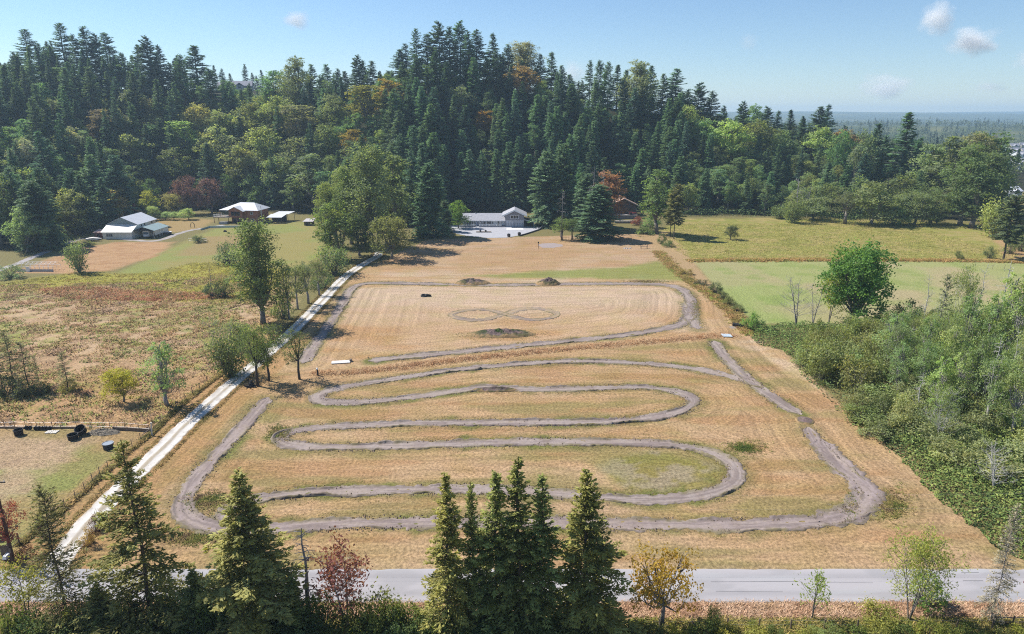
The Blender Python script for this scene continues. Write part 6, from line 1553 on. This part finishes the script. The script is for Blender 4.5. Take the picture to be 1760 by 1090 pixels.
# utility poles and wires along the far road edge
def pole(px, py, label, lean=0):
    x, y = G(px, py) if px is not None else py
    t = thing('utility_pole', label, 'pole', (x, y, 0), 0, 'utility poles along the road')
    MB().tube([(0,0,-.5),(lean*.5,0,5.5),(lean,0,11.4)], [.21,.17,.13], 10).build('shaft', plain('pole_wood', (.10,.055,.04), .85, .2, 3), t)
    MB().box(lean-1.2,lean+1.2,-.06,.06,10.5,10.65).build('crossarm', M_WOOD, t)
    for s in (-1.1, -.4, .5, 1.1): MB().tube([(lean+s,0,10.66),(lean+s,0,10.85)], [.05,.03], 6).build('insulator', M_WHITE, t)
    MB().box(-.06,.2,-.32,-.2,1.6,2.2).build('meter_box', M_WOOD, t)
    return x, y
p0 = pole(24, 968, 'tall brown utility pole at the left edge of the road'); p1 = pole(None, (62.0, p0[1]), 'utility pole farther right along the road')
for k, (dz, dy) in enumerate(((7.4, 0), (9.2, 0))):
    n = 40; tt = np.linspace(0, 1, n); pts = [(p0[0]+(p1[0]-p0[0])*s, p0[1]+dy, dz - 1.0*4*s*(1-s)*.35) for s in tt]
    w_ = MB().tube(pts, .006, 3).build('overhead_wire', plain('wire_grey', (.22,.21,.2), .7, .05)); tag(w_, ('lower','upper')[k]+' overhead wire strung along the road', 'wire', 'overhead wires along the road')

# the end of a dark red car entering at the right edge of the road
cx_, cy_ = G(1757, 1030); c_ = thing('red_car', 'dark red car nose at the right edge of the road', 'car', (cx_+3.7, cy_+1.3, .10), 0)
prof = [(-2.15,.35),(-2.2,.62),(-1.9,.80),(-.95,.92),(-.35,1.38),(1.2,1.42),(1.95,1.0),(2.15,.9),(2.2,.45),(2.1,.3)]
def car_side(y): return [(a, y, b) for a, b in prof]
body = MB(); i = len(prof); body.v = car_side(-.84)+car_side(.84); body.f = [tuple(range(i))[::-1], tuple(range(i, 2*i))]+[(k, (k+1) % i, i+(k+1) % i, i+k) for k in range(i)]
body.build('body', plain('dark_red_paint', (.12,.02,.03), .3, .04, 1, .5), c_)
MB().solid([(-.93,-.7,.93),(-.93,.7,.93),(-.40,.62,1.37),(-.40,-.62,1.37)], [(-.98,-.7,.96),(-.98,.7,.96),(-.45,.62,1.40),(-.45,-.62,1.40)]).build('windscreen', M_DARKWIN, c_)
for s in (-1, 1):
    MB().box(-.25,1.2,s*.845-.01,s*.845+.01,.98,1.32).build('side_window', M_DARKWIN, c_); MB().box(-2.2,-2.05,s*.6-.18,s*.6+.18,.6,.75).build('headlight', M_WHITE, c_)
    for xx in (-1.35, 1.35):
        w = MB().tube([(xx,s*.66,.32),(xx,s*.87,.32)], .32, 16).build('wheel', M_RUBBER, c_); MB().tube([(xx,s*.872,.32),(xx,s*.885,.32)], .2, 12).build('rim', M_STEEL, w)

# ------------------------------------------------------------------ ground cover that nobody could count
def blades(name, P, h, spread, col, nb=5, wide=.35, seed=0):
    """tufts of grass: nb blades each"""
    r = np.random.default_rng(seed); n = len(P)
    az = r.uniform(0, 6.283, (n, nb)); tilt = r.uniform(.75, 1.40, (n, nb)); hh = np.asarray(h).reshape(-1, 1)*r.uniform(.6, 1.3, (n, nb))
    off = r.normal(size=(n, nb, 2))*np.asarray(spread).reshape(-1, 1, 1)
    b = np.dstack([P[:, None, 0]+off[..., 0], P[:, None, 1]+off[..., 1]]); bz = np.broadcast_to(P[:, None, 2], (n, nb))
    ww = wide*hh*.5; px_, py_ = -np.sin(az)*ww, np.cos(az)*ww
    tx, ty = b[..., 0]+np.cos(az)*hh*np.sin(tilt), b[..., 1]+np.sin(az)*hh*np.sin(tilt)
    V = np.stack([np.dstack([b[..., 0]+px_, b[..., 1]+py_, bz-.03]), np.dstack([b[..., 0]-px_, b[..., 1]-py_, bz-.03]), np.dstack([tx, ty, bz+hh*np.cos(tilt)])], 2).reshape(-1, 3)
    F = np.arange(len(V)).reshape(-1, 3)
    c = np.repeat(np.repeat(col, nb, 0)*r.uniform(.62, 1.36, (n*nb, 1)), 3, 0)
    return tag(link(name, np_mesh(name, V, F, c, M_GRASS)), kind='stuff')
def scatter(zone, n, seed, cond=None):
    poly = Z[zone] if isinstance(zone, str) else zone
    r = np.random.default_rng(seed); lo, hi = poly.min(0), poly.max(0)
    lo = np.maximum(lo, [-190, 40]); hi = np.minimum(hi, [190, 330])
    x = r.uniform(lo[0], hi[0], n); y = r.uniform(lo[1], hi[1], n)
    k = poly_sd(x, y, poly) > .2
    p = px_of(x, y); k &= (p > -60) & (p < 1820)
    if cond is not None: k &= cond(x, y)
    x, y = x[k], y[k]; return np.c_[x, y, terr(x, y)]
def cols(P, palette, seed, scale=7, gain=1.25):
    w = fbm(P[:, 0]/scale, P[:, 1]/scale, 3, seed) + np.random.default_rng(seed).normal(size=len(P))*.10
    q = np.clip((w-.3)/.4, 0, .999)*(len(palette)-1); i = q.astype(int); f = (q-i)[:, None]
    A = np.array(palette); return np.minimum((A[i]*(1-f)+A[i+1]*f)*gain, .85)
def trackd(x, y): return np.array([kd.find((a, b, 0))[2] for a, b in zip(x, y)])
P = scatter('meadow', 46000, 1, lambda x, y: fbm(x/5, y/5, 3, 77) > .40)
blades('meadow_grass', P, .32+.5*vnoise(P[:, 0]/4, P[:, 1]/4, 7), .30, cols(P, [S(150,124,98), S(186,150,112), S(206,170,126), S(148,156,84), S(196,164,112), S(166,128,94)], 5, 7, 1.5), 5, .40, 1)
P = scatter('meadow', 17000, 17, lambda x, y: (fbm(x/7+3, y/4+1, 3, 87) > .57))
blades('meadow_weeds', P, .55, .3, cols(P, [S(104,112,60), S(136,144,76), S(176,178,94), S(128,130,74)], 27, 3, 1.5), 6, .5, 17)
P = scatter('yellowband', 9000, 2); blades('marsh_grass', P, .5, .3, cols(P, [S(120,112,52), S(176,172,66), S(204,190,78), S(150,120,70)], 6), 5, .4, 2)
P = scatter('redband', 6000, 3); blades('red_sedge', P, .55, .3, cols(P, [S(150,96,66), S(182,124,88), S(208,160,120)], 8, 4, 1.6), 5, .4, 3)
P = scatter('rightrough', 15000, 4); blades('rough_grass', P, .45, .4, cols(P, [S(128,128,62), S(172,166,84), S(196,178,112), S(150,150,76)], 9, 7, 1.5), 5, .45, 4)
P = scatter('pasture', 14000, 5); blades('pasture_grass', P, .13, .25, cols(P, [S(150,156,86), S(186,164,112), S(206,176,128)], 10), 4, .6, 5)
P = scatter('verge', 11000, 6); blades('verge_grass', P, .34, .2, cols(P, [S(176,138,108), S(208,170,138), S(222,190,160), S(180,148,114)], 11, 2, 1.6), 6, .28, 6)
P = scatter(polyworld([(-200,1062),(1960,1062),(1960,1130),(-200,1130)]), 14000, 7); blades('roadside_grass', P, .4, .2, cols(P, [S(96,100,48), S(140,134,66), S(190,166,104), S(112,118,52)], 12, 2, 1.6), 6, .3, 7)
# clods thrown up along the track edges, and weeds on the outer banks of its bends
def lumps(name, P, s, col, seed, mat):
    r = np.random.default_rng(seed); n = len(P)
    base = np.array([[1,0,0],[0,1,0],[-1,0,0],[0,-1,0],[0,0,1.0]])
    V = P[:, None, :] + base[None]*(np.asarray(s).reshape(-1, 1, 1)*r.uniform(.6, 1.4, (n, 5, 3)))
    F = np.array([[0,1,4],[1,2,4],[2,3,4],[3,0,4]]); F = (F[None]+np.arange(n)[:, None, None]*5).reshape(-1, 3)
    return tag(link(name, np_mesh(name, V.reshape(-1, 3), F, np.repeat(col, 5, 0), mat)), kind='stuff')
r9 = np.random.default_rng(91); Pc = []
for T, wd in ((T_TOP, 1.45), (T_OUT, 1.4), (T_OUTB, 1.25), (T_SNAKE, 1.15)):
    k = r9.integers(1, len(T)-1, int(len(T)*3.2)); d = T[np.minimum(k+1, len(T)-1)]-T[k-1]; d /= np.linalg.norm(d, axis=1)[:, None]+1e-9
    q = T[k] + np.c_[-d[:, 1], d[:, 0]]*(r9.choice([-1, 1], len(k))*(wd+r9.normal(size=len(k))*.28))[:, None]
    Pc.append(q[fbm(q[:, 0]/5, q[:, 1]/5, 3, 92) > .42])
Pc = np.vstack(Pc); Pc = np.c_[Pc, terr(Pc[:, 0], Pc[:, 1])]
lumps('soil_clods', Pc, r9.uniform(.05, .19, len(Pc)), np.array(S(166,146,128))*r9.uniform(.6, 1.25, (len(Pc), 1)), 93, M_DIRT)
def weedpatch(px, py, wpx, hpx, n, seed):
    r = np.random.default_rng(seed); q = np.array([G(px+wpx*a, py+hpx*b) for a, b in r.normal(size=(n, 2))*.33]); q = np.c_[q, terr(q[:, 0], q[:, 1])]
    blades('bank_weeds', q, .3, .18, cols(q, [S(84,100,44), S(128,130,64), S(166,146,90), S(110,92,70)], seed, 1.5, 1.5), 6, .4, seed)
weedpatch(1536, 868, 44, 44, 500, 71); weedpatch(1462, 868, 22, 40, 160, 79); weedpatch(1280, 770, 50, 16, 500, 72); weedpatch(360, 862, 60, 26, 700, 73); weedpatch(330, 925, 80, 18, 500, 74); weedpatch(1195, 530, 12, 26, 300, 75); weedpatch(480, 745, 30, 20, 500, 76); weedpatch(862, 576, 90, 8, 700, 77); weedpatch(1110, 484, 60, 4, 400, 78)
# ditch of rusty dry grass across the lot, field border rows, and weeds beside the track
r = np.random.default_rng(21); k = r.integers(0, len(P_DITCH), 7000)
P = np.c_[P_DITCH[k]+r.normal(size=(len(k), 2))*[.5, .85], np.zeros(len(k))]; P[:, 2] = terr(P[:, 0], P[:, 1])
blades('ditch_grass', P, .4, .18, cols(P, [S(184,138,98), S(212,170,126), S(228,196,154), S(172,128,94)], 13, 1.2, 1.45), 6, .3, 8)
k = r.integers(0, len(kd_pts), 22000); P = kd_pts[k]+r.normal(size=(len(k), 2))*1.6; td_ = trackd(P[:, 0], P[:, 1]); g_ = (td_ > 1.15) & (td_ < 3.2) & (fbm(P[:, 0]/5, P[:, 1]/5, 3, 31) > .44); P = P[g_]
P = np.c_[P, terr(P[:, 0], P[:, 1])]
blades('track_weeds', P, .2, .15, cols(P, [S(104,114,52), S(140,134,74), S(186,160,108), S(128,128,60)], 14, 3), 5, .5, 9)
P = scatter('lower', 60000, 10); d_ = trackd(P[:, 0], P[:, 1]); P = P[(d_ > 1.5)]
blades('stubble', P, .09, .12, cols(P, [S(150,132,74), S(204,166,112), S(222,184,134), S(186,140,92), S(160,146,84)], 15, 4), 3, .8, 10)
P = scatter('upperloop', 22000, 11)
blades('stubble', P, .10, .15, cols(P, [S(196,146,96), S(218,176,128), S(228,194,152), S(200,156,104)], 16, 4), 3, .8, 11)
P = scatter(polyworld([(735,412),(1090,402),(1128,425),(1170,480),(660,482),(665,445)]), 16000, 12)
blades('stubble', P, .12, .2, cols(P, [S(186,140,98), S(206,166,118), S(190,156,104), S(216,182,140)], 17, 6), 3, .8, 12)
r2_ = np.random.default_rng(22); kk = r2_.integers(0, len(P_DRIVE), 5000); sd2 = r2_.choice([-1, 1], len(kk)); P = P_DRIVE[kk] + np.c_[sd2*r2_.uniform(1.9, 2.6, len(kk)), r2_.normal(size=len(kk))*.4]; P = np.c_[P, terr(P[:, 0], P[:, 1])]
blades('driveway_grass', P, .3, .15, cols(P, [S(126,112,62), S(186,150,98), S(150,140,76)], 18, 3), 5, .4, 13)
fl = catmull([G(*p) for p in [(34,936),(90,892),(160,831),(214,783),(262,744),(304,703),(343,671),(385,640)]], .3)
kk = r2_.integers(0, len(fl), 3600); P = fl[kk]+r2_.normal(size=(len(kk), 2))*[.22, .22]; P = np.c_[P, terr(P[:, 0], P[:, 1])]
blades('fence_grass', P, .5, .15, cols(P, [S(104,100,56), S(150,136,78), S(190,158,104)], 19, 2, 1.6), 6, .3, 14)
fl = catmull([G(*p) for p in [(1130,432),(1160,462),(1190,486),(1225,508),(1260,540),(1290,575)]], .3)
kk = r2_.integers(0, len(fl), 5000); P = fl[kk]+r2_.normal(size=(len(kk), 2))*1.1; P = np.c_[P, terr(P[:, 0], P[:, 1])]
blades('boundary_grass', P, .6, .2, cols(P, [S(120,110,58), S(176,150,96), S(146,104,72), S(130,140,62)], 20, 3, 1.9), 6, .3, 15)
fl = catmull([G(*p) for p in [(1190,448),(1350,447),(1500,447),(1650,448),(1760,451)]], .5)
kk = r2_.integers(0, len(fl), 5000); P = fl[kk]+r2_.normal(size=(len(kk), 2))*1.3; P = np.c_[P, terr(P[:, 0], P[:, 1])]
blades('meadow_edge_grass', P, .8, .25, cols(P, [S(150,128,70), S(190,150,100), S(130,130,62)], 23, 4, 1.7), 5, .4, 16)

# bramble banks: leaves over a lumpy volume
def bramble(name, pix, n, hmax, pal, seed, leaf=.3, floor=.25):
    poly = polyworld(pix); r = np.random.default_rng(seed); lo, hi = poly.min(0), poly.max(0)
    x = r.uniform(lo[0], hi[0], n); y = r.uniform(lo[1], hi[1], n); sd2 = poly_sd(x, y, poly) + (fbm(x/3, y/3, 3, seed)-.5)*3
    k = (sd2 > 0) & (px_of(x, y) < 1840); x, y, sd2 = x[k], y[k], sd2[k]; n = len(x)
    hh = hmax*sstep(0, 2.6, sd2)*(.35+.9*fbm(x/2.6, y/2.6, 3, seed+2)) + .15
    z = terr(x, y) + hh*(1-r.uniform(0, 1, n)**2*(1-floor))
    gxy = np.c_[(fbm((x+.3)/2.6, y/2.6, 3, seed+2)-fbm((x-.3)/2.6, y/2.6, 3, seed+2)), (fbm(x/2.6, (y+.3)/2.6, 3, seed+2)-fbm(x/2.6, (y-.3)/2.6, 3, seed+2))]*-hmax*1.5
    nn = np.c_[gxy, np.ones(n)*.8] + unit(r, n)*.75
    V, F, t, w = cards(np.c_[x, y, z], unit(r, n)*[1, 1, .4], nn, leaf*r.uniform(.6, 1.4, n), leaf*.7*r.uniform(.7, 1.3, n), np.ones(n), np.zeros(n), .1)
    c = cols(np.c_[x, y, z], pal, seed+4, 2.2)*.95*r.uniform(.65, 1.35, (n, 1))
    return tag(link(name, np_mesh(name, V, F, np.repeat(c, 4, 0), M_BRAMBLE)), kind='stuff')
PB = [(.05,.075,.025), (.10,.15,.04), (.16,.21,.055), (.21,.23,.06), (.12,.17,.045)]
bramble('bramble_thicket', [(1500,742),(1560,735),(1700,740),(1860,760),(1860,1000),(1745,958),(1700,930),(1640,885),(1590,830),(1545,785)], 46000, 2.3, PB, 41, .34)
bramble('bramble_thicket', [(1290,572),(1330,560),(1420,560),(1480,566),(1440,600),(1380,625),(1340,600),(1300,590)], 14000, 1.9, [(.06,.09,.028), (.12,.18,.045), (.17,.23,.055), (.10,.15,.04)], 42, .36)
bramble('bramble_thicket', [(1150,374),(1250,372),(1340,374),(1420,382),(1520,388),(1600,392),(1600,384),(1400,372),(1250,366),(1150,368)], 15000, 3.4, [(.06,.09,.035), (.10,.15,.05), (.13,.19,.07)], 43, .6)
bramble('thicket_understorey', [(1362,602),(1500,566),(1600,560),(1860,560),(1860,800),(1760,860),(1560,800),(1470,735),(1420,690),(1380,650)], 42000, 1.9, [(.05,.07,.03), (.08,.11,.04), (.12,.15,.05), (.09,.13,.045)], 44, .38)

# woods on the far plain
def far_woods(name, n, y0, y1, seed, per, near=False):
    r = np.random.default_rng(seed); C_, A_, N_, l_, w_, c_ = [], [], [], [], [], []
    k = 0
    while k < n:
        Y = y0*(y1/y0)**r.random(); px = r.uniform(1130, 2000); x = float(x_at(px, Y)); z0 = tz(x, Y)
        if 1722 < px < 1790 and 380 < Y < 560: continue
        if 1715 < px < 1800 and 700 < Y < 1500 and r.random() < .72: continue
        k += 1
        fir_ = r.random() < (.3 if Y > 1100 else .2); H = r.uniform(12, 21)*(1.05 if fir_ else .85)*(1+.2*(Y > 1600))
        if 700 < Y < 1150 and px > 1715: H *= .55
        m = per if not fir_ else per
        u = unit(r, m); t = r.random(m)
        if fir_:
            rad = H*.17*(1-t); q = np.c_[u[:, 0]*rad*1.2, u[:, 1]*rad*1.2, H*(.06+.94*t)]; L = np.full(m, H*.13); col = np.array([.055,.085,.05])
        else:
            rb = H*.42; q = u*rb*np.array([1, 1, .9])*r.uniform(.6, 1, (m, 1)) + [0, 0, H*.55]; q[:, 2] = np.maximum(q[:, 2], .3); L = np.full(m, H*.15); col = np.array([[.15,.175,.075],[.12,.155,.065],[.165,.20,.08],[.11,.14,.065]])[r.integers(0, 4)]
        C_.append(q+[x, Y, z0]); A_.append(unit(r, m)); N_.append(unit(r, m)*.6+u+[0, 0, .4]); l_.append(L*r.uniform(.7, 1.3, m)); w_.append(L*.6); c_.append(np.tile(col*r.uniform(.8, 1.2), (m, 1))*r.uniform(.8, 1.2, (m, 1)))
    V, F, t, w = cards(np.vstack(C_), np.vstack(A_), np.vstack(N_), np.concatenate(l_), np.concatenate(w_), np.ones(n*per), np.zeros(n*per), .1)
    return tag(link(name, np_mesh(name, V, F, np.repeat(np.vstack(c_), 4, 0), M_WOODS)), kind='stuff')
far_woods('distant_woods', 520, 470, 1000, 51, 110)
far_woods('distant_woods', 1300, 950, 2200, 52, 44)
far_woods('distant_woods', 2600, 2000, 6000, 53, 22)

# ------------------------------------------------------------------ clouds far behind, then the air itself
def cloud(label, px, py, wpx, hpx, dens, seed):
    D = 11000.0; d = ray(px, py); p = np.array([0, 0, CAM_H]) + d/d[1]*D
    me = bpy.data.meshes.new('cloud'); import bmesh
    bm = bmesh.new(); bmesh.ops.create_icosphere(bm, subdivisions=3, radius=1.0); bm.to_mesh(me); bm.free()
    o = link('cloud', me); k = D/FPX
    o.location = p; o.scale = (wpx*k*.72, wpx*k*.5, hpx*k*.85)
    m, nt, N, L = new_mat('cloud_vapour')
    out = N.new('ShaderNodeOutputMaterial'); pv = N.new('ShaderNodeVolumePrincipled'); L.new(pv.outputs[0], out.inputs['Volume'])
    pv.inputs['Color'].default_value = (.995,.99,.985,1); pv.inputs['Anisotropy'].default_value = -.1
    tc = N.new('ShaderNodeTexCoord'); ln = N.new('ShaderNodeVectorMath'); ln.operation = 'LENGTH'; L.new(tc.outputs['Object'], ln.inputs[0])
    nz = N.new('ShaderNodeTexNoise'); nz.inputs['Scale'].default_value = 1.7; nz.inputs['Detail'].default_value = 4; nz.noise_dimensions = '4D'; nz.inputs['W'].default_value = seed
    L.new(tc.outputs['Object'], nz.inputs['Vector'])
    m1 = N.new('ShaderNodeMath'); m1.operation = 'MULTIPLY'; m1.inputs[1].default_value = 1.5; L.new(nz.outputs[0], m1.inputs[0])
    m2 = N.new('ShaderNodeMath'); m2.operation = 'SUBTRACT'; L.new(m1.outputs[0], m2.inputs[0]); L.new(ln.outputs['Value'], m2.inputs[1])
    m3 = N.new('ShaderNodeMath'); m3.operation = 'MAXIMUM'; m3.inputs[1].default_value = 0; L.new(m2.outputs[0], m3.inputs[0])
    m4 = N.new('ShaderNodeMath'); m4.operation = 'MULTIPLY'; m4.inputs[1].default_value = dens*.30; L.new(m3.outputs[0], m4.inputs[0])
    L.new(m4.outputs[0], pv.inputs['Density'])
    me.materials.append(m)
    tag(o, label, 'cloud', 'small fair weather clouds')
cloud('small white cloud alone above the left woods', 508, 35, 46, 24, .030, 1.3)
cloud('faint wisp of cloud right of the central firs', 1286, 73, 34, 22, .010, 2.7)
cloud('pale cloud half hidden behind the firs right of centre', 985, 126, 48, 34, .022, 3.1)
cloud('brighter roundish cloud at the top right', 1611, 34, 54, 40, .035, 4.4)
cloud('wide white cloud below the roundish one at the top right', 1673, 73, 72, 34, .035, 5.2)
cloud('low cream cloud above the right horizon', 1520, 149, 82, 36, .022, 6.6)
cloud('thin low streak of cloud at the right', 1702, 150, 56, 16, .014, 7.9)
cloud('cloud edge cut by the right border', 1762, 105, 36, 26, .018, 8.3)

hz = MB().box(-9400, 9400, -600, 9400, -2.0, 165.0)
m, nt, N, L = new_mat('haze_air')
out = N.new('ShaderNodeOutputMaterial'); pv = N.new('ShaderNodeVolumePrincipled'); L.new(pv.outputs[0], out.inputs['Volume'])
pv.inputs['Color'].default_value = (.56,.77,1.0,1); pv.inputs['Density'].default_value = 1.55e-4; pv.inputs['Anisotropy'].default_value = 0.25
tag(hz.build('haze', m), kind='stuff')
